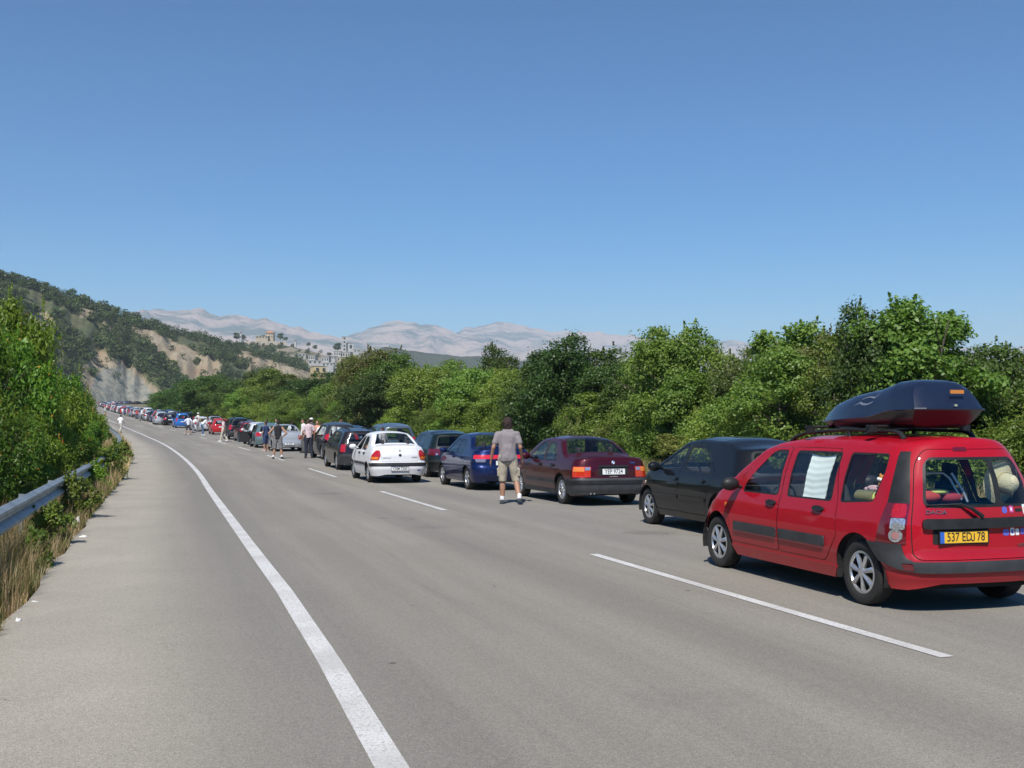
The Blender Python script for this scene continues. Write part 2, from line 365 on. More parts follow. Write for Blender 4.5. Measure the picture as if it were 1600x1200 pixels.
near_ = lambda s_, side: float(np.interp(s_, [s_at(3.5), s_at(6), s_at(9), s_at(12)], [-.24, -.17, -.06, 0]))
strip('edge_line', np.r_[np.arange(20, 160, .5), ss[ss >= 160]], -4.15, -3.99, .039, LM, road_o, jag=near_)
s0 = s_at(7.7)
for k in range(-1, 16):
    a = s0+k*14.15; b = a+6.5
    if k == -1: b = a+6.3
    strip('lane_dash', np.linspace(a, b, 8), -.06, .06, .039, LM, road_o)
strip('lane_dash', np.linspace(s0+16*14.15, s0+16*14.15+230, 120), -.06, .06, .039, LM, road_o)
# ground sheet to the horizon
def ground_mat():
    m = bpy.data.materials.new('dry_ground'); m.use_nodes = True; N = m.node_tree.nodes; Lk = m.node_tree.links; b = N['Principled BSDF']
    ge = N.new('ShaderNodeNewGeometry')
    def noise(sc, det=6):
        n = N.new('ShaderNodeTexNoise'); n.inputs['Scale'].default_value = sc; n.inputs['Detail'].default_value = det; Lk.new(ge.outputs['Position'], n.inputs['Vector']); return n
    r1 = N.new('ShaderNodeValToRGB'); e = r1.color_ramp.elements; e[0].position = .35; e[0].color = (.14, .12, .06, 1); e[1].position = .65; e[1].color = (.27, .21, .13, 1)
    e2 = e.new(.48); e2.color = (.19, .16, .085, 1); Lk.new(noise(.6).outputs[0], r1.inputs[0])
    mx = N.new('ShaderNodeMix'); mx.data_type = 'RGBA'; mx.blend_type = 'MULTIPLY'; mx.inputs[0].default_value = .7
    r2 = N.new('ShaderNodeValToRGB'); r2.color_ramp.elements[0].position = .3; r2.color_ramp.elements[0].color = (.55, .5, .45, 1); r2.color_ramp.elements[1].position = .7; r2.color_ramp.elements[1].color = (1.2, 1.2, 1.2, 1)
    Lk.new(noise(25, 3).outputs[0], r2.inputs[0]); Lk.new(r1.outputs[0], mx.inputs[6]); Lk.new(r2.outputs[0], mx.inputs[7]); Lk.new(mx.outputs[2], b.inputs['Base Color'])
    b.inputs['Roughness'].default_value = .95
    bp = N.new('ShaderNodeBump'); bp.inputs['Strength'].default_value = .6; bp.inputs['Distance'].default_value = .05; Lk.new(noise(12, 5).outputs[0], bp.inputs['Height']); Lk.new(bp.outputs[0], b.inputs['Normal'])
    return m
GM = ground_mat()
yr_ = np.unique(np.r_[[-60, -40, -20, -10], np.arange(0, 200, 2.), np.arange(200, 620, 5.), [680, 800, 1000, 1500, 2500, 4000, 7000, 12000, 20000]])
xr_ = np.unique(np.r_[-14000, -8000, -4000, -2000, -1000, -600, np.arange(-400, 200, 8.), 250, 400, 600, 1000, 2000, 4000, 8000, 14000])
XX, YY = np.meshgrid(xr_, yr_)
def land(X, Y):
    X = np.asarray(X, float); Y = np.asarray(Y, float)
    c = np.interp(Y, ROAD[:440, 1], ROAD[:440, 0]); off = (X-c)*.95
    z = gz(Y)-.02
    z = z-np.clip((-off-8.6)/8, 0, 1)*1.1*(Y < 400)
    return z
ZZ = land(XX, YY)
idx = np.arange(XX.size).reshape(XX.shape)
Fg = np.stack([idx[:-1, :-1], idx[:-1, 1:], idx[1:, 1:], idx[1:, :-1]], -1).reshape(-1, 4)
g_o = obj('ground', fast_mesh('ground', np.c_[XX.ravel(), YY.ravel(), ZZ.ravel()], Fg, GM)); g_o['kind'] = 'structure'
# ================================================================== THE HILL, THE FAR SPUR AND THE MOUNTAINS
def in_poly(x, y, P):
    x = np.asarray(x, float); y = np.asarray(y, float); r = np.zeros(x.shape, bool); n = len(P)
    for i in range(n):
        x0, y0 = P[i]; x1, y1 = P[(i+1) % n]
        if y0 == y1: continue
        c = ((y0 > y) != (y1 > y)) & (x < (x1-x0)*(y-y0)/(y1-y0)+x0); r ^= c
    return r
BARE = [[(138,542),(152,545),(170,552),(180,560),(200,568),(212,580),(230,596),(250,610),(266,620),(264,632),(140,632),(136,612),(126,596),(120,578),(140,564)],
        [(204,506),(220,512),(250,522),(280,538),(304,548),(330,560),(348,572),(344,592),(310,606),(292,598),(272,580),(255,562),(240,545),(222,530),(210,520)],
        [(370,547),(389,551),(414,562),(436,567),(466,575),(488,581),(504,586),(510,600),(480,600),(455,590),(414,580),(394,582),(378,572),(370,559)],
        [(8,461),(28,460),(24,474),(10,476)], [(46,490),(76,489),(88,506),(80,520),(62,530),(58,516)],
        [(116,478),(140,486),(166,490),(172,496),(152,494),(128,494)], [(158,498),(170,506),(186,516),(188,520),(172,514)], [(86,538),(96,538),(90,548)],
        [(330,588),(352,594),(360,606),(338,604)]]
GREYP = [(150,586),(168,574),(190,572),(208,580),(226,600),(240,616),(236,632),(146,632),(142,606)]
def soil_mat():
    m = bpy.data.materials.new('hill_soil'); m.use_nodes = True; N = m.node_tree.nodes; Lk = m.node_tree.links; b = N['Principled BSDF']
    ge = N.new('ShaderNodeNewGeometry'); at_ = N.new('ShaderNodeAttribute'); at_.attribute_name = 'soil'; sc = N.new('ShaderNodeSeparateColor'); Lk.new(at_.outputs['Color'], sc.inputs[0])
    def noise(s, d=6, st=None):
        n = N.new('ShaderNodeTexNoise'); n.inputs['Scale'].default_value = s; n.inputs['Detail'].default_value = d; n.inputs['Roughness'].default_value = .65
        if st:
            mp = N.new('ShaderNodeMapping'); mp.inputs['Scale'].default_value = st; Lk.new(ge.outputs['Position'], mp.inputs[0]); Lk.new(mp.outputs[0], n.inputs['Vector'])
        else: Lk.new(ge.outputs['Position'], n.inputs['Vector'])
        return n.outputs[0]
    def ramp(v, st):
        r = N.new('ShaderNodeValToRGB'); e = r.color_ramp.elements
        e[0].position, e[0].color = st[0][0], (*st[0][1], 1); e[1].position, e[1].color = st[-1][0], (*st[-1][1], 1)
        for p, c in st[1:-1]: q = e.new(p); q.color = (*c, 1)
        Lk.new(v, r.inputs[0]); return r.outputs[0]
    def mix(f, a, c):
        n = N.new('ShaderNodeMix'); n.data_type = 'RGBA'; Lk.new(f, n.inputs[0]); Lk.new(a, n.inputs[6]); Lk.new(c, n.inputs[7]); return n.outputs[2]
    scrub = ramp(noise(.12), [(.3, (.05, .075, .028)), (.5, (.085, .095, .04)), (.7, (.14, .125, .06))])
    tan = ramp(noise(.07, 8, (1, .4, .5)), [(.3, (.27, .185, .115)), (.45, (.30, .235, .155)), (.6, (.36, .295, .20)), (.75, (.26, .23, .175))])
    grey = ramp(noise(.22, 10), [(.32, (.10, .115, .09)), (.45, (.19, .195, .165)), (.55, (.25, .245, .205)), (.7, (.33, .285, .205))])
    c = mix(sc.outputs[0], scrub, mix(sc.outputs[1], tan, grey)); Lk.new(c, b.inputs['Base Color']); b.inputs['Roughness'].default_value = .95
    bp = N.new('ShaderNodeBump'); bp.inputs['Strength'].default_value = .9; bp.inputs['Distance'].default_value = 1.2; Lk.new(noise(.35, 8), bp.inputs['Height']); Lk.new(bp.outputs[0], b.inputs['Normal'])
    return m
SOIL = soil_mat()
RP = [-500, -200, -60, 0, 60, 120, 200, 260, 330, 400, 460, 490, 540, 600]
RYp = [400, 405, 418, 433, 448, 468, 497, 515, 532, 553, 569, 582, 600, 622]
DB = [400, 430, 460, 480, 510, 548, 588, 600, 620, 640, 650, 660, 680, 700]
DR = [590, 600, 620, 630, 645, 665, 690, 710, 740, 770, 790, 800, 810, 820]
cols = np.arange(-500, 601, 3.0); nv = 64
Vh = np.zeros((len(cols), nv, 3)); PJ = np.zeros((len(cols), nv, 2))
cp, sp_ = math.cos(PITCH), math.sin(PITCH)
def project(X, Y, Z):
    dz = Z-CAMH; d = Y*cp+dz*sp_; v = dz*cp-Y*sp_
    return 800+X/d*FPX, 600-v/d*FPX
for i, px in enumerate(cols):
    db, dr = np.interp(px, RP, DB), np.interp(px, RP, DR); hr = hup(float(np.interp(px, RP, RYp)), dr); hb = 11.0 if px > 60 else 8.
    for j in range(nv):
        v = j/(nv-8)
        if v <= 1:
            Y = db+(dr-db)*v; t = v**.86; z = hb+(hr-hb)*(t*.85+.15*math.sin(t*math.pi/2))
        else:
            Y = dr+(v-1)*900; z = hr-(v-1)*90
        X = (px-800)/FPX*Y
        gul = (fbm(px/22., v*1.1, 7, 5, True)-.5)*13*math.sin(min(v, 1)*math.pi)+(fbm(X/14., Y/14., 3, 4)-.5)*4*math.sin(min(v, 1)*math.pi)
        Vh[i, j] = (X, Y, z+gul)
PJx, PJy = project(Vh[..., 0], Vh[..., 1], Vh[..., 2])
def bare_mask(px, py, X, Y):
    wx = (fbm(X/6, Y/6, 11, 4)-.5)*16; wy = (fbm(X/6, Y/6, 17, 4)-.5)*9
    m = np.zeros(np.shape(px), bool)
    for P in BARE: m |= in_poly(px+wx, py+wy, P)
    return m, in_poly(px+wx, py+wy, GREYP)
mb, mg = bare_mask(PJx, PJy, Vh[..., 0], Vh[..., 1])
idx = np.arange(len(cols)*nv).reshape(len(cols), nv)
Fh = np.stack([idx[:-1, :-1], idx[1:, :-1], idx[1:, 1:], idx[:-1, 1:]], -1).reshape(-1, 4)
hill_me = fast_mesh('hillside', Vh.reshape(-1, 3), Fh, SOIL, smooth=True)
ca = hill_me.color_attributes.new('soil', 'FLOAT_COLOR', 'POINT')
ca.data.foreach_set('color', np.c_[mb.ravel(), mg.ravel(), mb.ravel()*0, mb.ravel()*0+1].astype(np.float32).ravel())
obj('hill', hill_me)['kind'] = 'structure'
# spur with the settlement, behind the hill's end
SP = [250, 330, 380, 420, 450, 480, 510, 540, 575, 620, 700]
SY_ = [560, 540, 536, 537, 541, 547, 556, 561, 566, 575, 590]
cols2 = np.arange(250, 701, 4.0); nv2 = 40; V2 = np.zeros((len(cols2), nv2, 3))
def spur_pt(px, v):
    dr = 1000.; db = 700+ (px > 480)*0
    hr = hup(float(np.interp(px, SP, SY_)), dr); Y = db+(dr-db)*v if v <= 1 else dr+(v-1)*500
    X = (px-800)/FPX*Y; z = (13+(hr-13)*v**.8) if v <= 1 else hr-(v-1)*60
    z += float(fbm(X/30., Y/30., 21, 4)-.5)*7*math.sin(min(v, 1)*math.pi)
    return X, Y, z
for i, px in enumerate(cols2):
    for j in range(nv2): V2[i, j] = spur_pt(px, j/(nv2-6))
P2x, P2y = project(V2[..., 0], V2[..., 1], V2[..., 2])
b2 = in_poly(P2x, P2y, [(430,546),(470,541),(500,552),(512,556),(480,562),(440,556)]) | in_poly(P2x, P2y, [(478,560),(600,556),(620,590),(560,600),(500,598),(470,575)]) | in_poly(P2x, P2y, [(384,530),(440,528),(445,537),(420,540),(390,539)])
b2 &= (fbm(V2[..., 0]/9, V2[..., 1]/9, 2, 4) > .4)
idx = np.arange(len(cols2)*nv2).reshape(len(cols2), nv2)
F2 = np.stack([idx[:-1, :-1], idx[1:, :-1], idx[1:, 1:], idx[:-1, 1:]], -1).reshape(-1, 4)
me2 = fast_mesh('spur', V2.reshape(-1, 3), F2, SOIL, smooth=True)
ca = me2.color_attributes.new('soil', 'FLOAT_COLOR', 'POINT')
ca.data.foreach_set('color', np.c_[b2.ravel(), b2.ravel()*.35, b2.ravel()*0, b2.ravel()*0+1].astype(np.float32).ravel())
obj('village_hill', me2)['kind'] = 'structure'
# mountains
def mountain_mat(name, rock, rock2, veg, vt):
    m = bpy.data.materials.new(name); m.use_nodes = True; N = m.node_tree.nodes; Lk = m.node_tree.links; b = N['Principled BSDF']
    ge = N.new('ShaderNodeNewGeometry')
    def noise(s, d=10, st=(1, 1, 1)):
        mp = N.new('ShaderNodeMapping'); mp.inputs['Scale'].default_value = st; mp.inputs['Rotation'].default_value = (0, R(25), 0)
        n = N.new('ShaderNodeTexNoise'); n.inputs['Scale'].default_value = s; n.inputs['Detail'].default_value = d; n.inputs['Roughness'].default_value = .62
        Lk.new(ge.outputs['Position'], mp.inputs[0]); Lk.new(mp.outputs[0], n.inputs['Vector']); return n.outputs[0]
    def mix(f, a, c):
        n = N.new('ShaderNodeMix'); n.data_type = 'RGBA'; Lk.new(f, n.inputs[0])
        for i, q in ((6, a), (7, c)):
            if isinstance(q, tuple): n.inputs[i].default_value = (*q, 1)
            else: Lk.new(q, n.inputs[i])
        return n.outputs[2]
    def mr(v, a, c):
        n = N.new('ShaderNodeMapRange'); n.inputs[1].default_value = a; n.inputs[2].default_value = c; Lk.new(v, n.inputs[0]); return n.outputs[0]
    c = mix(mr(noise(.002), .35, .65), rock, rock2); c = mix(mr(noise(.0055, 12, (.5, 1, 1.9)), vt, vt+.12), c, veg)
    Lk.new(c, b.inputs['Base Color']); b.inputs['Roughness'].default_value = 1
    bp = N.new('ShaderNodeBump'); bp.inputs['Strength'].default_value = 1; bp.inputs['Distance'].default_value = 120; Lk.new(noise(.004, 12), bp.inputs['Height']); Lk.new(bp.outputs[0], b.inputs['Normal'])
    return m
def mountain(name, D, depth, tab, m, seed, rough=1.0):
    tx, ty = zip(*tab); cols = np.arange(tx[0], tx[-1]+1, 4.0); nv = 60
    PX, Vv = np.meshgrid(cols, np.linspace(0, 1.15, nv), indexing='ij')
    Y = D-depth+depth*Vv; X = (PX-800)/FPX*D*(1-.25*(1-Vv)*depth/D)
    hr = np.array([hup(float(np.interp(p, tx, ty)), D) for p in cols])[:, None]
    hr = hr*(1+(fbm(cols/26., cols*0, seed+40, 4)[:, None]-.5)*.10*rough)
    rid = fbm(X/900., Y/1400., seed, 6, True)
    prof = np.where(Vv <= 1, np.clip(Vv, 0, 1)**1.25, 1-(Vv-1)*1.5)
    Z = 5+(hr-5)*prof+(rid-.62)*hr*.8*np.sin(np.clip(Vv, 0, 1)*math.pi)
    V = np.stack([X, Y, Z], -1).reshape(-1, 3)
    idx = np.arange(len(V)).reshape(PX.shape)
    F = np.stack([idx[:-1, :-1], idx[1:, :-1], idx[1:, 1:], idx[:-1, 1:]], -1).reshape(-1, 4)
    o = obj(name, fast_mesh(name, V, F, m, smooth=True)); o['kind'] = 'structure'
MM = mountain_mat('mountain_rock', (.52, .38, .29), (.40, .30, .24), (.05, .08, .06), .47)
mountain('mountain', 7200, 2600, [(-400,520),(0,500),(120,494),(200,488),(240,484),(285,481),(330,486),(370,492),(410,500),(450,507),(490,515),(520,521),(560,530),(640,552),(760,585),(1000,620)], MM, 1)
mountain('mountain', 8600, 2600, [(380,570),(480,545),(530,530),(556,517),(580,508),(600,502),(622,501),(650,506),(690,514),(730,522),(770,530),(840,545),(950,565),(1100,590)], MM, 5)
mountain('mountain', 10000, 2800, [(560,560),(660,530),(710,518),(745,508),(775,504),(810,509),(850,512),(900,516),(960,521),(1020,525),(1080,529),(1140,531),(1250,540),(1400,551),(1560,542),(1600,540),(1700,550),(1900,570)], MM, 9)
FG = mountain_mat('far_scrub', (.07, .085, .045), (.085, .09, .05), (.045, .06, .03), .5)
mountain('scrub_ridge', 2300, 900, [(480,590),(560,560),(600,540),(640,548),(680,552),(720,557),(750,556),(790,560),(900,580),(1100,600)], FG, 13, .4)
# ================================================================== CARS
RUB = mat('tyre_rubber', (.022, .021, .02), .85, bump=.3, bscale=60)
BLK = mat('black_plastic', (.017, .018, .019), .5, noise=(8, .25), spec=.35)
GRYP = mat('grey_plastic', (.040, .042, .045), .55, noise=(6, .2), spec=.35)
DARK = mat('dark_void', (.012, .012, .012), .9)
INT = mat('cabin_trim', (.045, .045, .047), .8)
SEATM = mat('seat_cloth', (.03, .03, .033), .9)
ALLOY = mat('wheel_silver', (.55, .56, .57), .3, .75, noise=(20, .12))
CHR = mat('chrome', (.8, .8, .8), .08, 1.0)
REDL = mat('red_lamp', (.42, .008, .01), .12, 0, 1.0, noise=(60, .25))
DRED = mat('dark_red_lamp', (.12, .006, .012), .12, 0, 1.0)
AMB = mat('amber_lamp', (.75, .2, .03), .12, 0, 1.0)
CLR = mat('clear_lamp', (.5, .5, .52), .12, .6, 1.0, noise=(70, .4))
PLW = mat('plate_white', (.78, .78, .76), .4); PLY = mat('plate_yellow', (.8, .46, .03), .4); PLB = mat('plate_blue', (.03, .12, .5), .4)
INK = mat('plate_ink', (.02, .02, .02), .5)
WHT = mat('white_vinyl', (.8, .8, .8), .4); VIO = mat('violet_vinyl', (.12, .12, .5), .4); PNK = mat('pink_vinyl', (.6, .1, .35), .4); ORV = mat('orange_vinyl', (.8, .3, .03), .4)
GL = glass_mat('window_glass', (.90, .93, .91)); GLD = glass_mat('dark_window_glass', (.12, .13, .13), 1.1)
def circ(c, r, n=20, ry=None): return [(c[0]+r*math.cos(2*math.pi*k/n), c[1]+(ry or r)*math.sin(2*math.pi*k/n)) for k in range(n)]
def rnd(P, r, n=4):
    """round the corners of a polygon"""
    out = []; m = len(P)
    rr = r if isinstance(r, (list, tuple)) else [r]*m
    for i in range(m):
        a, b, c = Vector(P[i-1]), Vector(P[i]), Vector(P[(i+1) % m]); u = (a-b); v = (c-b); lu, lv = u.length, v.length
        d = min(rr[i], lu*.45, lv*.45)
        if d < 1e-4: out.append(tuple(b)); continue
        p, q = b+u/lu*d, b+v/lv*d
        for k in range(n+1):
            t = k/n; out.append(tuple(p*(1-t)**2+b*2*t*(1-t)+q*t*t))
    return out
def stroke(P, wd):
    P = [Vector(p) for p in P]; L = []; Rr = []
    for i, p in enumerate(P):
        t = (P[min(i+1, len(P)-1)]-P[max(i-1, 0)]); t.normalize(); n = Vector((-t.y, t.x))*wd/2
        L.append(tuple(p+n)); Rr.append(tuple(p-n))
    return L+Rr[::-1]
def dens(P, d):
    out = []
    for i in range(len(P)):
        a, b = P[i], P[(i+1) % len(P)]; n = max(1, int(math.hypot(b[0]-a[0], b[1]-a[1])/d))
        for k in range(n): out.append((a[0]+(b[0]-a[0])*k/n, a[1]+(b[1]-a[1])*k/n))
    return out
def table(T, blur=.10):
    x, y = zip(*T); xs = np.arange(x[0]-.3, x[-1]+.3, .01); ys = np.interp(xs, x, y)
    k = np.hanning(max(3, int(blur/.01)|1)); k /= k.sum(); p = len(k)//2
    ys = np.convolve(np.r_[[ys[0]]*p, ys, [ys[-1]]*p], k, 'valid')
    return xs, ys
class Body:
    def __init__(s, **k):
        d = dict(L=4.2, W=1.7, yr=.75, wb=2.6, Rw=.30, Ra=.36, ar=.38, af=.85, nr=3.3, nf=2.5, r=.045, Kr=.05, zs=.20, tum=.24, zbelt=.93,
                 S=None, RP=None, FP=None, T=None, grid=.075, tw=.2, zlow=.26)
        d.update(k); s.__dict__.update(d); s.yf = s.yr+s.wb
        th = np.linspace(0, math.pi/2, 60)
        hw = s.W/2
        xr = hw*np.sin(th)**(2/s.nr); yr = s.ar*(1-np.cos(th)**(2/s.nr)); xf = hw*np.sin(th[::-1])**(2/s.nf); yf = s.L-s.af*(1-np.cos(th[::-1])**(2/s.nf))
        ys = np.linspace(s.ar, s.L-s.af, 80)[1:-1]
        hx = np.r_[xr, hw+0*ys, xf]; hy = np.r_[yr, ys, yf]
        u = np.r_[0, np.cumsum(np.hypot(np.diff(hx), np.diff(hy)))]
        U = np.linspace(0, u[-1], 700); s.hx = np.interp(U, u, hx); s.hy = np.interp(U, u, hy)
        # pull the sides in a little toward both ends
        s.hx = s.hx*(1-.035*np.clip((s.hy-s.L*.55)/(s.L*.45), 0, 1)**2-.03*np.clip((s.L*.35-s.hy)/(s.L*.35), 0, 1)**2)
        s.u = U; s.U = U[-1]
        s.Tt = table(s.T); 
        rz = max(p[1] for p in s.T); b = s.zbelt
        s.zroof = rz
        s.Ss = table(s.S or [(0, .09), (s.zs, .07), (.38, .02), (.58, 0), (.75, .005), (b-.04, .04), (b, .06), (rz, .06+s.tum), (rz+.2, .06+s.tum)], .09)
        s.Rr = table(s.RP or [(0, .1), (.3, .04), (.5, 0), (.62, .02), (rz, .1)], .06)
        s.Ff = table(s.FP or [(0, .34), (.22, .20), (.34, .06), (.46, 0), (.6, .03), (.75, .18), (1.2, .7)], .08)
        s.rear_end = s.Tt
    def T_(s, y): return np.interp(y, *s.Tt)
    def K_(s, y): return s.Kr*np.ones_like(np.asarray(y, float))
    def sU(s, y, side=1): return side*float(np.interp(y, s.hy, s.u))
    def rU(s, x): i = int(np.argmax(s.hx)); return -math.copysign(float(np.interp(abs(x), s.hx[:i], s.u[:i])), x) if x else 0.0
    def ztop(s, px, py): return s.T_(py)+s.K_(py)*(1-np.clip(np.abs(px)/(s.W/2), 0, 1)**2.5)
    def _rnd(s, z, zt):
        t = np.clip((z-(zt-s.r))/s.r, 0, 1); return s.r*(1-np.sqrt(np.clip(1-t*t, 0, 1)))
    def _map(s, px, py, z, de):
        fac = 1-(np.interp(np.minimum(z, s.T_(py)), *s.Ss)+de)/(s.W/2)
        wr = np.clip(1-(py-.15)/1.0, 0, 1); wr = wr*wr*(3-2*wr); wf = np.clip(1-(s.L-py-.1)/1.1, 0, 1); wf = wf*wf*(3-2*wf)
        rw = np.clip(1-py/s.ar, 0, 1); fw = np.clip(1-(s.L-py)/s.af, 0, 1)
        y = py+np.interp(z, *s.Rr)*wr-np.interp(z, *s.Ff)*wf+de*rw-de*fw
        return px*fac, y
    def P(s, u, z):
        u = np.asarray(u, float); z = np.asarray(z, float); a = np.abs(u)
        px = -np.sign(u)*np.interp(a, s.u, s.hx); py = np.interp(a, s.u, s.hy)
        zt = s.ztop(px, py); zz = np.minimum(z, zt); x, y = s._map(px, py, zz, s._rnd(zz, zt))
        return np.stack([x, y, zz], -1)
    def Q(s, px, py):
        px = np.asarray(px, float); py = np.asarray(py, float); zt = s.ztop(px, py); ze = s.T_(py)
        fac = 1-(np.interp(ze, *s.Ss)+s.r)/(s.W/2)
        _, y = s._map(px, py, zt, s.r+0*zt)
        return np.stack([px*fac, y, zt], -1)
    def nrm(s, f, a, b):
        e = .012; du = f(a+e, b)-f(a-e, b); dv = f(a, b+e)-f(a, b-e); n = np.cross(du, dv)
        if f == s.P: n = -n
        l = np.linalg.norm(n, axis=-1, keepdims=True); l[l < 1e-9] = 1; return n/l
    def frame(s, u, z, off=0.0):
        p = s.P(u, z); n = s.nrm(s.P, np.array([u]), np.array([z]))[0]
        n = Vector(n); up = Vector((0, 0, 1)); t = up.cross(n).normalized(); b = n.cross(t)
        return Matrix(((t.x, b.x, n.x, p[0]+n.x*off), (t.y, b.y, n.y, p[1]+n.y*off), (t.z, b.z, n.z, p[2]+n.z*off), (0, 0, 0, 1)))
    def ring_outline(s):
        """bottom edge with the wheel arches, then the top edge"""
        B = []
        for sd in (-1, 1):
            seg = []
            arcs = []
            for yc in (s.yr, s.yf):
                uc = s.sU(yc)
                a0 = math.asin(max(0, min(1, (s.zs-s.Rw)/s.Ra)))
                arcs.append([(uc-s.Ra*math.cos(a), s.Rw+s.Ra*math.sin(a)) for a in np.linspace(a0, math.pi-a0, 22)])
            def zb(u): return s.zlow+(s.zs-s.zlow)*min(1, max(0, (u-s.u[60])/.3)) if u < s.U/2 else s.zs+.07*min(1, max(0, (u-(s.U-1.15))/.5))
            seg = [(u, zb(u)) for u in np.arange(0, arcs[0][0][0]-.02, .08)]+arcs[0]
            seg += [(u, s.zs) for u in np.arange(arcs[0][-1][0]+.05, arcs[1][0][0]-.03, .1)]+arcs[1]
            seg += [(u, s.zs+.07*min(1, max(0, (u-(s.U-1.15))/.5))) for u in np.arange(arcs[1][-1][0]+.05, s.U-.04, .1)]+[(s.U, s.zs+.07)]
            B.append(seg)
        left = B[1]; right = [(-u, z) for u, z in B[0]][::-1]
        bot = right[:-1]+left
        us = np.r_[np.arange(-s.U, s.U, .06), s.U]
        px = -np.sign(us)*np.interp(np.abs(us), s.u, s.hx); py = np.interp(np.abs(us), s.u, s.hy)
        top = list(zip(us.tolist(), s.ztop(px, py).tolist()))
        s.topedge = list(zip(px.tolist(), py.tolist()))
        uf = np.arange(-s.U+.03, s.U-.02, .035); pf = -np.sign(uf)*np.interp(np.abs(uf), s.u, s.hx); yf_ = np.interp(np.abs(uf), s.u, s.hy); zf = s.ztop(pf, yf_)
        s.extra = np.concatenate([np.c_[uf, zf-s.r*k] for k in (.12, .3, .6, 1.05, 1.6)])
        return bot+top[::-1]
    def chart(s, f, outline, regions, root, nm, base_mat, g=None):
        """one triangulation of the whole chart; each region becomes a mesh of its own"""
        g = g or s.grid
        O = np.array(outline); x0, y0 = O.min(0); x1, y1 = O.max(0)
        pts = []; edges = []
        def addp(P, d=.06):
            P = dens(P, d); b = len(pts); pts.extend(P); n = len(P)
            edges.extend([(b+i, b+(i+1) % n) for i in range(n)]); return P
        OP = addp(outline, .12); RPs = []
        for r in regions: RPs.append(addp(r['poly'], r.get('d', .06)))
        gx, gy = np.meshgrid(np.arange(x0+g/2, x1, g), np.arange(y0+g/2, y1, g)); gp = np.c_[gx.ravel(), gy.ravel()]
        if f == s.P: gp = np.r_[gp, s.extra]
        gp = gp[in_poly(gp[:, 0], gp[:, 1], outline)]
        allp = [Vector(p) for p in pts]+[Vector(p) for p in gp.tolist()]
        vo, eo, fo, _, _, _ = delaunay_2d_cdt(allp, edges, [], 0, 1e-5)
        V = np.array([tuple(v) for v in vo]); F = np.array([tuple(q) for q in fo if len(q) == 3])
        c = V[F].mean(1); own = np.full(len(F), -2)
        own[in_poly(c[:, 0], c[:, 1], OP)] = -1
        for i, P in enumerate(RPs):
            own[in_poly(c[:, 0], c[:, 1], P) & (own > -2)] = i
        W = f(V[:, 0], V[:, 1]); Nn = s.nrm(f, V[:, 0], V[:, 1])
        # orientation
        a = W[F]; fn = np.cross(a[:, 1]-a[:, 0], a[:, 2]-a[:, 0]); flip = (fn*Nn[F].mean(1)).sum(1) < 0
        F[flip] = F[flip][:, ::-1]
        made = {}
        groups = {}
        for i in range(-1, len(regions)):
            sel = F[own == i]
            if len(sel) == 0: continue
            key = ('_base', ) if i == -1 else (regions[i].get('key') or i, )
            groups.setdefault(key, []).append((i, sel))
        for key, L in groups.items():
            i0 = L[0][0]; r = regions[i0] if i0 >= 0 else dict(name=nm, mat=base_mat)
            Vs = []; Fs = []; Ns = []; nb = 0; off = r.get('off', 0.0)
            sel = np.concatenate([q[1] for q in L]); ids = np.unique(sel); mp = np.full(len(V), -1); mp[ids] = np.arange(len(ids))
            Vs = (W[ids]+Nn[ids]*off).tolist(); Ns = Nn[ids].tolist(); Fs = mp[sel].tolist()
            if abs(off) > .002 and r.get('skirt', True):
                cnt = {}
                for t in sel.tolist():
                    for k in range(3):
                        e = (t[k], t[(k+1) % 3]); cnt[e] = cnt.get(e, 0)+1
                for (p, q) in list(cnt):
                    if (q, p) in cnt: continue
                    b = len(Vs); dirn = np.cross(W[q]-W[p], Nn[p]); dirn /= (np.linalg.norm(dirn)+1e-9)
                    if off < 0: dirn = -dirn
                    Vs += [(W[p]+Nn[p]*off).tolist(), (W[q]+Nn[q]*off).tolist(), (W[q]-Nn[q]*.004).tolist(), (W[p]-Nn[p]*.004).tolist()]
                    Ns += [dirn.tolist()]*4; Fs.append([b+1, b, b+3]); Fs.append([b+1, b+3, b+2])
            par = root if not r.get('parent') else made.get(r['parent'], root)
            o = obj(r['name'], fast_mesh(r['name'], np.array(Vs), np.array(Fs), r['mat'], normals=Ns), par)
            if r.get('label'): o['label'] = r['label']
            made[r.get('key') or i0] = o
        return made
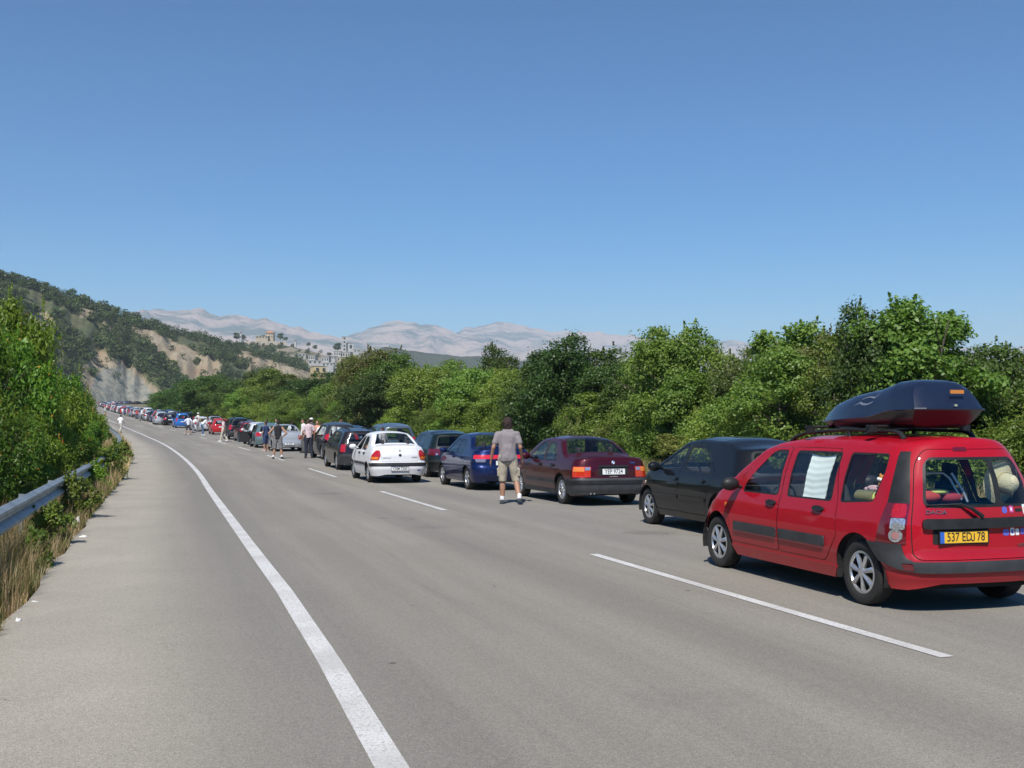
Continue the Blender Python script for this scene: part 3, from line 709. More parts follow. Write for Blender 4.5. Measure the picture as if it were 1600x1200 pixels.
def wheel_parts(root, R_, wid, style, loc, side, shared):
    """wheel > tyre, rim ; side -1 left"""
    key = (R_, wid, style)
    if key not in shared:
        t = MB(); ri = R_*.66; hw = wid/2
        prof = [(ri, -hw*.8), (ri+.02, -hw*.95), (R_*.86, -hw), (R_*.95, -hw*.93), (R_*.985, -hw*.75), (R_, -hw*.4), (R_, hw*.4), (R_*.985, hw*.75), (R_*.95, hw*.93), (R_*.86, hw), (ri+.02, hw*.95), (ri, hw*.8)]
        t.lathe(prof, n=40)
        tm = t.mesh('tyre', RUB, 40)
        d = MB(); d.lathe([(ri, hw*.8), (ri*.99, -hw*.72), (ri*.93, -hw*.78), (ri*.90, -hw*.6), (ri*.88, -hw*.1), (.02, -hw*.05)], n=36); dm = d.mesh('wheel_disc', mat('wheel_well_metal', (.05, .05, .05), .5, .6), 40)
        q = MB(); q.lathe([(ri*.99, -hw*.70), (ri*1.0, -hw*.84), (ri*.90, -hw*.86), (ri*.86, -hw*.7)], n=36)
        n, wd, taper = {'cover': (6, .30, .62), 'star': (5, .34, .5), 'multi': (14, .13, .8), 'seven': (7, .27, .7)}[style]
        for k in range(n):
            an = 2*math.pi*k/n+.2
            for lay in range(1):
                r0, r1 = ri*.18, ri*.9; a0 = wd*taper*ri/ (r0*2) ; a1 = wd*ri/(r1*2)
                pts = []
                for r_, a_ in ((r0, min(a0, math.pi/n)), (r1, a1)):
                    pts += [(an-a_, r_), (an+a_, r_)]
                V = []
                for x_ in (-hw*.80, -hw*.55):
                    for (aa, r_) in (pts[0], pts[1], pts[3], pts[2]):
                        bul = -hw*.10*(1-r_/ri) if style != 'multi' else hw*.15
                        V.append((x_+bul, r_*math.cos(aa), r_*math.sin(aa)))
                mid = [(V[0][i]+V[1][i])/2-(.012 if i == 0 else 0) for i in range(3)], [(V[2][i]+V[3][i])/2-(.012 if i == 0 else 0) for i in range(3)]
                b = len(V); V += [mid[0], mid[1]]
                q.add(V, [(0, 3, 9, 8), (8, 9, 2, 1), (4, 5, 6, 7), (0, 4, 7, 3), (1, 2, 6, 5), (0, 8, 1, 5, 4), (3, 7, 6, 2, 9)])
        q.lathe([(ri*.26, -hw*.5), (ri*.25, -hw*.9), (ri*.18, -hw*1.0), (.001, -hw*1.0)], n=18)
        rm = q.mesh('rim', ALLOY, 30)
        shared[key] = (tm, dm, rm)
    tm, dm, rm = shared[key]
    we = empty('wheel', loc); we.parent = root
    if side > 0: we.rotation_euler = (0, 0, math.pi)
    obj('tyre', tm, we); obj('wheel_disc', dm, we); obj('rim', rm, we)
    return we
SHARED = {}
def text_on(root, name, txt, M, size, m, sx=1.0, ext=.0012, bold=0.0):
    cu = bpy.data.curves.new(name, 'FONT'); cu.body = txt; cu.size = size; cu.align_x = 'CENTER'; cu.align_y = 'CENTER'; cu.extrude = ext; cu.offset = bold
    cu.resolution_u = 3; t = link(bpy.data.objects.new(name, cu)); bpy.context.view_layer.update()
    me = bpy.data.meshes.new_from_object(t.evaluated_get(bpy.context.evaluated_depsgraph_get())); bpy.data.objects.remove(t); me.materials.clear(); me.materials.append(m)
    o = obj(name, me, root); o.matrix_local = M @ Matrix.Diagonal((sx, 1, 1, 1)); return o
def plate(B, root, x, z, txt, m, wd=.50, ht=.11, band=None, off=.012, tx=0.0, sx=.82, size=None):
    M = B.frame(B.rU(x), z, off)
    me = MB().box((0, 0, 0), (wd, ht, .008)).mesh('licence_plate', m); p = obj('licence_plate', me, root); p.matrix_local = M
    fr = MB()
    for c, d in (((0, ht/2+.004, 0), (wd+.016, .008, .012)), ((0, -ht/2-.004, 0), (wd+.016, .008, .012)), ((-wd/2-.004, 0, 0), (.008, ht, .012)), ((wd/2+.004, 0, 0), (.008, ht, .012))): fr.box(c, d)
    fr.build('plate_frame', BLK, p)
    if band: MB().box((-wd/2+.022, 0, .005), (.044, ht, .003)).build('plate_band', band, p)
    text_on(p, 'lettering', txt, Matrix.Translation((tx, 0, .0055)), size or ht*1.12, INK, sx, .001, .0006)
    return p
def build_car(B, root, f):
    """f: dict of features in the ring chart (u, z) and the top chart (x, y)"""
    pm = f['paint']; regs = []; s = B
    def side_regs(sd):
        U = lambda P: [(s.sU(y, sd), z) for y, z in P]
        if f.get('arch'):
            for yc in (s.yr, s.yf):
                uc = s.sU(yc); ra = s.Ra+f['arch']
                P = [(sd*(uc-ra*math.cos(a)), s.Rw+ra*math.sin(a)) for a in np.linspace(-.4, math.pi+.4, 26)]
                regs.append(dict(name='wheel_arch', poly=P, mat=f.get('archmat', pm), off=.008, key=f'arch{sd}{yc}'))
        if f.get('sill'): regs.append(dict(name='sill', poly=U([(s.yr+s.Ra*.5, 0), (s.yf-s.Ra*.5, 0), (s.yf-s.Ra*.5, f['sill']), (s.yr+s.Ra*.5, f['sill'])]), mat=f.get('sillmat', pm), off=.012, key=f'sill{sd}'))
        for k, D in enumerate(f.get('doors', [])):
            P = rnd(U(D), .05); key = f'door{sd}{k}'
            c = (sum(p[0] for p in P)/len(P), sum(p[1] for p in P)/len(P))
            G = [(p[0]+(.006 if p[0] > c[0] else -.006), p[1]+(.006 if p[1] > c[1] else -.006)) for p in P]
            regs.append(dict(name='door_gap', poly=G, mat=DARK, off=-.006, skirt=False, key='gap'+key))
            regs.append(dict(name='door', poly=P, mat=pm, key=key, off=.0005, skirt=False))
        for k, (Wp, dk) in enumerate(f.get('windows', [])):
            P = U(Wp); par = None if dk is None else f'door{sd}{dk}'
            c = (sum(p[0] for p in P)/len(P), sum(p[1] for p in P)/len(P))
            G = rnd([(c[0]+(p[0]-c[0])*1+math.copysign(.022, p[0]-c[0]), p[1]+math.copysign(.02, p[1]-c[1])) for p in P], .05)
            regs.append(dict(name='window_seal', poly=G, mat=BLK, off=-.002, skirt=False, parent=par, key=f'seal{sd}{k}'))
            gm = f.get('glass', GL)
            if (sd, k) in f.get('open', ()): gm = None
            regs.append(dict(name='window' if gm else 'open_window', poly=rnd(P, .04), mat=gm or GL, off=-.007, skirt=False, parent=par, key=f'win{sd}{k}', drop=gm is None))
        if f.get('band'):
            for (ya, yb, za, zb, dk) in f['band']:
                regs.append(dict(name='rub_strip', poly=rnd(U([(ya, za), (yb, za), (yb, zb), (ya, zb)]), .02), mat=f.get('bandmat', GRYP), off=.018, parent=None if dk is None else f'door{sd}{dk}', key=f'band{sd}{ya}'))
        for (y, z, dk) in f.get('handles', []):
            regs.append(dict(name='handle', poly=circ((s.sU(y, sd), z), .095, 16, .03), mat=f.get('handlemat', BLK), off=.028, parent=f'door{sd}{dk}', key=f'hand{sd}{y}', d=.03))
        for ex in f.get('side_extra', []):
            q = dict(ex); q['poly'] = U(ex['poly']); q['key'] = str(ex['key'])+str(sd); regs.append(q)
    for sd in (1, -1): side_regs(sd)
    for ex in f.get('rear', []):
        q = dict(ex)
        if q.get('xy', True): q['poly'] = [(s.rU(x), z) for x, z in ex['poly']]
        if q.get('mirror'):
            q2 = dict(q); q2['poly'] = [(-u, z) for u, z in q['poly']]; q2['key'] = str(q.get('key', id(ex)))+'m'
            if q2.get('parent') and q2['parent'] in ('lampL',): q2['parent'] = 'lampLm'
            regs.append(q2)
        regs.append(q)
    made = s.chart(s.P, s.ring_outline(), [r for r in regs], root, 'body', pm)
    for r in regs:
        if r.get('drop') and r['key'] in made: o = made.pop(r['key']); bpy.data.objects.remove(o)
    # ---- top
    te = s.topedge
    tregs = []
    for ex in f.get('top', []): tregs.append(dict(ex))
    hw = s.W/2
    if f.get('shield'):
        y0, y1, k0, k1 = f['shield']     # header y, cowl y, half width at each (fraction)
        P = rnd([(-hw*k0, y0), (hw*k0, y0), (hw*k1, y1), (-hw*k1, y1)], .07)
        tregs.append(dict(name='windscreen', poly=P, mat=GL, off=-.004, skirt=False, key='ws'))
    if f.get('rglass'):
        y0, y1, k0, k1 = f['rglass']     # bottom y, top y
        P0 = [(-hw*k0, y0), (hw*k0, y0), (hw*k1, y1), (-hw*k1, y1)]
        G = rnd([(p[0]*1.03, y0-.03 if i < 2 else y1+.035) for i, p in enumerate(P0)], .06)
        tregs.append(dict(name='window_seal', poly=G, mat=BLK, off=-.001, skirt=False, key='rgs'))
        tregs.append(dict(name='rear_window', poly=rnd(P0, .06), mat=f.get('glass', GL), off=-.005, skirt=False, key='rg'))
    for y, k in f.get('seams', []):
        tregs.append(dict(name='lid_gap', poly=stroke([(-hw*k, y), (0, y-.02), (hw*k, y)], .006), mat=DARK, off=-.004, skirt=False, key='seam%s' % y))
    s.chart(s.Q, te, tregs, root, 'roof', pm)
    # ---- underbody, wheel housings, cabin
    ub = MB(); ub.box((0, s.L/2, .27), (s.W-.5, s.L-.35, .12))
    for yc in (s.yr, s.yf):
        for sd in (-1, 1):
            V = []; F = []; n = 18; xo = sd*(s.W/2-.035); xi = sd*(s.W/2-.42)
            for k in range(n+1):
                a = -.25+(math.pi+.5)*k/n
                for x_, rr in ((xo, s.Ra+.012), (xi, s.Ra+.03)): V.append((x_, yc+rr*math.cos(a), s.Rw+rr*math.sin(a)))
            for k in range(n): F.append((2*k, 2*k+1, 2*k+3, 2*k+2))
            b = len(V); V.append((xi, yc, s.Rw)); 
            for k in range(n): F.append((b, 2*k+1, 2*k+3))
            ub.add(V, F)
    ub.build('underbody', DARK, root)
    cab = MB(); cw = s.W/2-.12; c0, c1 = f.get('cabin', (s.yr-.3, s.yf-.3)); zb = s.zbelt-.02
    cab.box((0, (c0+c1)/2, .36), (2*cw, c1-c0, .04))
    for sd in (-1, 1): cab.box((sd*cw, (c0+c1)/2, (.36+zb)/2), (.03, c1-c0, zb-.4))
    cab.box((0, c1-.12, (.5+zb)/2+.02), (2*cw, .26, zb-.46))
    if f.get('shelf'): cab.box((0, f['shelf'][0], f['shelf'][1]), (2*cw, f['shelf'][2], .03))
    cab.build('cabin', INT, root)
    if f.get('interior', True):
        st = f.get('seats', (s.yf-1.35, s.yf-2.2)); zc = .52
        for k, ys in enumerate(st):
            for sd in (-1, 1):
                q = MB(); q.box((sd*.37, ys+.02, zc), (.50, .50, .18)); 
                q.tube([(sd*.37, ys-.22, zc), (sd*.37, ys-.30, zc+.30), (sd*.37, ys-.36, min(zc+.58, s.zroof-.42))], [.20, .24, .19], 10, flat=.32)
                q.tube([(sd*.37, ys-.37, min(zc+.60, s.zroof-.40)), (sd*.37, ys-.39, min(zc+.80, s.zroof-.22))], [.12, .11], 8, flat=.45)
                q.build('seat', SEATM, root, 40)
        sw = MB(); cx, cy, cz = -.37, s.yf-.72, .86
        ring = [(cx+.17*math.cos(a), cy-.17*math.sin(a)*.35, cz+.17*math.sin(a)*.94) for a in np.linspace(0, 2*math.pi, 17)]
        sw.tube(ring, .014, 6, False); sw.tube([(cx-.16, cy, cz), (cx+.16, cy, cz)], .02, 6); sw.tube([(cx, cy, cz), (cx, cy+.25, cz-.1)], .03, 6); sw.build('steering_wheel', BLK, root, 40)
    for sd in (-1, 1):
        for yc in (s.yr, s.yf):
            wheel_parts(root, s.Rw, s.tw, f.get('wheel', 'cover'), (sd*(s.W/2-.045-s.tw/2), yc, s.Rw), sd, SHARED)
        if f.get('mirror'):
            y, z = f['mirror']; mx = s.P(s.sU(y), z)[0]; q = MB(); x = abs(float(mx))
            q.tube([(sd*(x-.03), y, z), (sd*(x+.06), y, z+.02)], [.035, .03], 8, flat=.6)
            V0 = len(q.V); q.ell((sd*(x+.14), y-.0, z+.045), (.115, .07, .08), 12, 8)
            q.build('mirror', f.get('mirrormat', pm), root, 50)
    return made
# ---------- the cars one can tell apart
def lab(o, label, cat, group=None): return tag(o, label, cat, group)
def put_car(root, px, py, track, yr, phi):
    """rear left tyre stands where that point of the road is seen; phi = degrees turned left of straight ahead"""
    p = seen_at(px, py); a = R(phi); lx, ly = -track, yr
    root.location = (p.x-(lx*math.cos(a)-ly*math.sin(a)), p.y-(lx*math.sin(a)+ly*math.cos(a)), p.z+.036); root.rotation_euler = (0, 0, a)
    # follow the slope of the road
    Y0 = root.location.y; root.rotation_euler[0] = math.atan((float(gz(Y0+4))-float(gz(Y0)))/4)
    root.location.z = float(gz(Y0+.7))+.036
def lamp(u0, u1, z0, z1, m, key, parent=None, name='tail_lamp', off=.006, r=.02, slant=0.0):
    return dict(name=name, poly=rnd([(u0, z0), (u1, z0), (u1+slant, z1), (u0, z1)], r), mat=m, key=key, parent=parent, xy=False, mirror=True, off=off, d=.04)
# ---- A: the red seven-seat estate
def red_estate():
    root = empty('red_estate_car', label='red estate car with roof box and yellow rear plate, nearest car of the queue', cat='car')
    P = paint('signal_red_paint', (.38, .004, .015), 0, .3)
    B = Body(L=4.45, W=1.74, yr=.755, wb=2.905, Rw=.308, Ra=.375, ar=.50, af=.85, nr=3.1, nf=2.6, r=.06, Kr=.055, zs=.21, zlow=.27, zbelt=.97, grid=.06, tw=.185,
             S=[(0, .08), (.2, .06), (.36, .03), (.5, .005), (.66, 0), (.8, .012), (.92, .045), (.98, .065), (1.2, .115), (1.42, .20), (1.56, .30)],
             RP=[(0, .10), (.26, .05), (.34, .01), (.42, .0), (.5, .02), (.53, .05), (.8, .055), (.98, .07), (1.2, .11), (1.45, .20), (1.6, .26)],
             T=[(0, 1.535), (.6, 1.555), (1.3, 1.57), (2.2, 1.555), (2.6, 1.51), (2.8, 1.45), (3.42, 1.07), (3.62, .99), (4.0, .93), (4.25, .84), (4.45, .72)])
    sU, rU = B.sU, B.rU
    uc = rU(-.80)        # where the rear face meets the corner
    L0, L1, L2 = rU(-.745), rU(-.80), sU(.30)
    wb0, wb1 = .965, 1.40
    f = dict(paint=P, arch=.0, sill=.33, wheel='seven', mirror=(3.12, .985), mirrormat=BLK, cabin=(.62, 3.5), seats=(2.25, 1.35),
        doors=[[(1.32, .36), (2.20, .36), (2.20, 1.47), (1.30, 1.47), (1.14, .95), (1.10, .62)], [(2.215, .36), (3.30, .36), (3.34, .80), (3.22, 1.03), (2.66, 1.45), (2.215, 1.47)]],
        windows=[([(.56, wb0+.04), (1.08, wb0+.0), (1.08, 1.42), (.36, 1.42), (.40, 1.25)], None),
                 ([(1.27, wb0), (2.07, wb0), (2.07, 1.42), (1.27, 1.42)], 0),
                 ([(2.29, wb0), (3.03, wb0), (3.0, 1.06), (2.60, 1.39), (2.50, 1.42), (2.29, 1.42)], 1)],
        band=[(1.30, 2.17, .50, .60, 0), (2.235, 3.18, .50, .60, 1)], handles=[(1.43, .86, 0), (2.36, .86, 1)],
        shield=(2.62, 3.50, .80, .93), seams=[(3.66, .80)])
    f['side_extra'] = [dict(name='indicator', key='ind', poly=circ((3.42, .78), .022, 10), mat=AMB, off=.006),
                       dict(name='bumper', key='fb', poly=[(4.02, .2), (4.6, .2), (4.6, .56), (4.03, .56)], mat=BLK, off=.012),
                       dict(name='headlamp', key='hl', poly=rnd([(4.05, .62), (4.4, .62), (4.4, .80), (4.1, .80)], .04), mat=CLR, off=.004)]
    rr = []
    # bumper: black upper band from the arch round the corner, then under the doors; red skirt below with a reflector
    rr.append(dict(name='bumper_band', key='bb', xy=False, mirror=False, off=.02, mat=GRYP, d=.05, parent=None,
        poly=[(sU(.8), .625), (rU(-.76), .625), (rU(-.745), .50), (rU(-.70), .47), (rU(.70), .47), (rU(.745), .50), (rU(.76), .625), (-sU(.8), .625),
              (-sU(.8), .48), (-sU(.45), .475), (rU(.80), .40), (rU(.66), .375), (rU(-.66), .375), (rU(-.80), .40), (sU(.45), .475), (sU(.8), .48)]))
    rr.append(dict(name='reflector', key='rf', xy=True, mirror=True, off=.012, mat=DRED, poly=rnd([(-.775, .395), (-.71, .395), (-.715, .455), (-.785, .455)], .01), d=.04))
    # rear doors
    TG = rnd([(-.68, .49), (.68, .49), (.70, .98), (.70, 1.35), (.63, 1.48), (-.63, 1.48), (-.70, 1.35), (-.70, .98)], .07)
    rr.append(dict(name='door_gap', key='tgg', poly=[(x*1.012, .985+(z-.985)*1.012) for x, z in TG], mat=DARK, off=-.006, skirt=False))
    rr.append(dict(name='tailgate', key='tgL', poly=TG, mat=P, off=.002, skirt=False))
    rr.append(dict(name='window_seal', key='rwsL', parent='tgL', poly=rnd([(-.625, .955), (.625, .955), (.63, 1.34), (.57, 1.41), (-.57, 1.41), (-.63, 1.34)], [.08, .08, .04, .07, .07, .04]), mat=BLK, off=.004, skirt=False))
    for a_, b_ in ((-.60, .17), (.245, .60)):  # black bar left between the panes imitates a dark reflection in the glass
        rr.append(dict(name='rear_window', key='rwL%s' % a_, parent='tgL', poly=rnd([(a_, .98), (b_, .98), (b_, 1.385), (a_, 1.385)], .05), mat=GL, off=.003, skirt=False))
    rr.append(dict(name='door_handle_bar', key='gar', parent='tgL', poly=rnd([(-.615, .765), (.61, .77), (.61, .86), (-.615, .855)], .035), mat=BLK, off=.045, d=.05))
    rr.append(dict(name='plate_recess', key='prc', parent='tgL', poly=rnd([(-.52, .625), (.06, .625), (.06, .765), (-.52, .765)], .02), mat=DARK, off=.004, skirt=False))
    rr.append(dict(name='brake_light', key='hb', poly=rnd([(-.27, 1.465), (-.06, 1.465), (-.07, 1.50), (-.26, 1.50)], .012), mat=DRED, off=.007, parent='tgL'))
    # tail lamps: black column, red lens, clear unit
    rr.append(dict(name='corner_panel', key='cp', xy=False, mirror=True, mat=BLK, off=.004, d=.05, poly=[(rU(-.725), .99), (rU(-.735), 1.46), (sU(.23), 1.46), (sU(.32), .99)]))
    rr.append(dict(name='tail_lamp', key='lampL', xy=False, mirror=True, mat=DRED, off=.010, d=.05, poly=rnd([(rU(-.73), .625), (rU(-.725), .99), (sU(.32), .99), (sU(.42), .63)], .012)))
    a0, a1 = rU(-.74), rU(-.74)+.145
    rr.append(dict(name='brake_lens', key='lb', xy=False, mirror=True, parent='lampL', mat=REDL, off=.016, d=.03, poly=rnd([(a0, .86), (a0, .985), (a1-.02, .985), (a1-.01, .86)], .03)))
    rr.append(dict(name='clear_lens', key='lc', xy=False, mirror=True, parent='lampL', mat=CLR, off=.016, d=.03, poly=rnd([(a0, .755), (a0, .855), (a1-.015, .855), (a1-.01, .755)], .02)))
    rr.append(dict(name='round_lens', key='lr', xy=False, mirror=True, parent='lampL', mat=CLR, off=.02, d=.03, poly=circ(((a0+a1)/2+.005, .70), .062, 18, .058)))
    rr.append(dict(name='indicator_lens', key='li', xy=False, mirror=True, parent='lampL', mat=mat('pink_lamp', (.5, .25, .24), .15, .3, 1), off=.024, d=.03, poly=circ(((a0+a1)/2+.005, .70), .036, 14, .034)))
    # stickers
    def st(x, z, w_, h_, m, k, rd=.01): rr.append(dict(name='sticker', key='st%d' % k, poly=rnd([(x-w_/2, z-h_/2), (x+w_/2, z-h_/2), (x+w_/2, z+h_/2), (x-w_/2, z+h_/2)], rd), mat=m, off=.005, parent='tgL', skirt=False, d=.05))
    st(.26+.0, .925, .062, .062, VIO, 1, .03); st(.345, .93, .05, .06, PNK, 2); st(.44, .92, .09, .03, BLK, 3); st(.54, .925, .08, .09, WHT, 4); st(.54, .925, .045, .04, ORV, 5)
    st(.25, .72, .075, .06, VIO, 6, .03); st(.325, .725, .05, .07, WHT, 7); st(.385, .72, .045, .06, WHT, 8); st(.45, .725, .06, .06, VIO, 9, .03); st(.52, .73, .04, .065, WHT, 10); st(.325, .725, .03, .04, VIO, 11); st(.345, .93, .02, .03, WHT, 12)
    f['rear'] = rr
    made = build_car(B, root, f)
    tg = made['tgL']
    plate(B, tg, -.225, .69, '537 ED  78', PLY, .50, .10, PLB, .016, tx=.02, sx=.78)
    pl = [o for o in tg.children if o.name.startswith('licence_plate')][0]; q = MB(); pts = [(.106, .034, .0055), (.106, -.018, .0055)]+[(.091+.015*math.cos(a), -.018+.016*math.sin(a), .0055) for a in np.linspace(0, -math.pi, 7)][1:]
    V = []; 
    for i, p in enumerate(pts):
        a_, b_ = Vector(pts[max(i-1, 0)]), Vector(pts[min(i+1, len(pts)-1)]); t = (b_-a_).normalized(); n_ = Vector((-t.y, t.x, 0))*.0055; V += [Vector(p)+n_, Vector(p)-n_]
    q.add(V, [(2*i, 2*i+1, 2*i+3, 2*i+2) for i in range(len(pts)-1)]); q.build('lettering', INK, pl)
    text_on(tg, 'badge_lettering', 'DACIA', B.frame(rU(-.50), .915, .006), .05, mat('badge_grey', (.25, .25, .26), .3, .8), 1.3, .003)
    text_on(made['tgL'], 'badge_lettering', 'LOGAN', B.frame(rU(.46), .60, .006), .036, mat('badge_grey', (.25, .25, .26), .3, .8), 1.3, .002)
    # wiper
    M1, M2, M3 = B.frame(rU(-.04), .87, .05), B.frame(rU(-.26), .985, .03), B.frame(rU(-.60), .975, .02)
    wp = MB(); wp.tube([M1.translation, (M1.translation+M2.translation)/2+Vector((0, -.012, .01)), M2.translation], [.021, .017, .011], 6); wp.tube([M2.translation, M3.translation], [.009, .006], 6); wp.build('wiper', BLK, tg, 40)
    # roof rails
    for sd in (-1, 1):
        q = MB(); pts = []
        for y, h in ((.42, .0), (.52, .055), (.7, .075), (1.6, .08), (2.35, .07), (2.55, .045), (2.66, .0)):
            p = B.Q(np.array([sd*.665]), np.array([y]))[0]; pts.append((p[0], p[1], p[2]+h-.01))
        q.tube(pts, [.03, .026, .02, .02, .02, .024, .028], 8, flat=.9); 
        for y in (1.55,):
            p = B.Q(np.array([sd*.665]), np.array([y]))[0]; q.tube([(p[0], p[1], p[2]-.01), (p[0], p[1], p[2]+.08)], [.03, .02], 8)
        q.build('roof_rail', BLK, root, 50)
    for y in (.95, 2.05):
        q = MB(); z = float(B.Q(np.array([.665]), np.array([y]))[0][2])+.085
        q.tube([(-.60, y, z+.02), (.60, y, z+.02)], [.016, .016], 8); 
        for sd in (-1, 1): q.box((sd*.545, y, z+.0), (.08, .07, .07))
        q.build('roof_bar', BLK, root, 40)
    # tow ring and exhaust
    q = MB(); q.tube([(.55, .25, .27), (.55, .06, .25)], .028, 10); q.build('exhaust', mat('rusty_steel', (.12, .07, .05), .6, .8), root)
    root.scale = (.955, .955, .955); put_car(root, 1345, 951, (B.W/2-.045)*.955, B.yr*.955, 16.6)
    return root, B
VAN, VANB = red_estate()
def in_van(o):        # loose things in or on the estate car: placed in its frame
    bpy.context.view_layer.update(); o.matrix_world = VAN.matrix_world @ o.matrix_world
def loose(name, label, cat, group=None):
    return empty(name, (0, 0, 0), 0, label, cat, group)
def roof_box():
    root = loose('roof_box', 'dark navy roof box strapped on top of the red estate car', 'roof box')
    M = mat('navy_gelcoat', (.008, .014, .036), .32, 0, .5, bump=.04, bscale=300); M2 = mat('black_tray', (.012, .012, .016), .35, 0, .3)
    Lb = 1.84; n = 40; m = 28
    def hull(t):      # t 0 rear .. 1 front: half width, lid height above seam, tray depth, seam z
        w_ = .385*(1-max(0, (t-.45)/.55)**2.4*.42); w_ *= min(1, (t/.02+.55)**.5) if t < .02 else 1
        lid = np.interp(t, [0, .05, .12, .3, .45, .65, .85, .97, 1], [.25, .28, .295, .295, .288, .262, .20, .115, .045])
        seam = np.interp(t, [0, .25, .42, 1], [.185, .175, .115, .075]); return w_, lid, seam
    def shell(up):
        V = []; F = []
        for i in range(n+1):
            t = i/n; w_, lid, seam = hull(t)
            endr = 1 if t > .0 else 1
            for k in range(m+1):
                a = math.pi*k/m; cx = math.copysign(abs(math.cos(a))**.45, math.cos(a)); sz = math.sin(a)**.55
                back = (1-sz)*0
                if up: z = seam+lid*sz; y = t*Lb+.30*sz*lid*(1-t)**6*2.2; x = w_*cx*(1-.18*sz)
                else:
                    dep = (seam-.0)*(1 if t < .93 else (1-t)/.07); z = seam-dep*sz; y = t*Lb+.18*sz*(1-t)**8; x = w_*cx*(1-.12*sz)
                V.append((x, y, z))
        for i in range(n):
            for k in range(m):
                a = i*(m+1)+k; q = (a, a+1, a+m+2, a+m+1); F.append(q if not up else q[::-1])
        e0 = tuple(range(m+1)); F.append(e0 if up else e0[::-1])
        V.append((0, Lb+.02, hull(1)[2])); c = len(V)-1
        for k in range(m):
            a = n*(m+1)+k; F.append((a, a+1, c) if not up else (a+1, a, c))
        return V, F
    V, F = shell(True); q = MB(); q.add(V, F); lid = q.build('lid', M, root, 38)
    V, F = shell(False); q = MB(); q.add(V, F); q.build('tray', M2, root, 38)
    q = MB(); pts = []
    for i in range(n+1): w_, l, s_ = hull(i/n); pts.append((-w_-.006, i/n*Lb, s_))
    pr = [(-x, y, z) for x, y, z in pts]
    q.tube(pts+[(0, Lb+.03, hull(1)[2])]+pr[::-1]+[(0, -.008, pts[0][2]), pts[0]], .013, 6, False); q.build('seam_lip', M, root, 50)
    # emblem on the side and label on the back
    sil = mat('emblem_silver', (.35, .37, .4), .35, .6)
    def onside(t, a):
        w_, lid, seam = hull(t); sz = math.sin(a)**.55; cx = math.cos(a)**.45
        return Vector((-w_*cx*(1-.18*sz)-.004, t*Lb+.3*sz*lid*(1-t)**6*2.2, seam+lid*sz))
    q = MB()
    for k0, k1 in ((.2, math.pi-.55), (math.pi+.2, 2*math.pi-.55)):
        Vv = []; n2 = 14
        for j in range(n2+1):
            a = k0+(k1-k0)*j/n2
            for rr in (1.0, .62+.3*abs(j/n2-.35)):
                Vv.append(onside(.47-.075*math.cos(a)*rr, .42+.20*math.sin(a)*rr))
        q.add(Vv, [(2*j, 2*j+1, 2*j+3, 2*j+2) for j in range(n2)])
    q.add([onside(.40, .52), onside(.35, .60), onside(.41, .42)], [(0, 1, 2)]); q.add([onside(.54, .32), onside(.60, .26), onside(.53, .42)], [(0, 1, 2)])
    q.build('emblem', sil, lid)
    w_, l0, s0_ = hull(0)
    q = MB(); q.box((.08, .035, s0_+l0*.66), (.15, .012, .035)); lb = q.build('sticker', mat('orange_badge', (.55, .2, .04), .4), lid); lb.rotation_euler = (0, 0, 0)
    q = MB(); q.box((.03, -.002, s0_+.035), (.03, .02, .02)); q.build('lock', CHR, lid)
    root.location = (-.02, .42, VANB.zroof+.105); in_van(root); return root
roof_box()
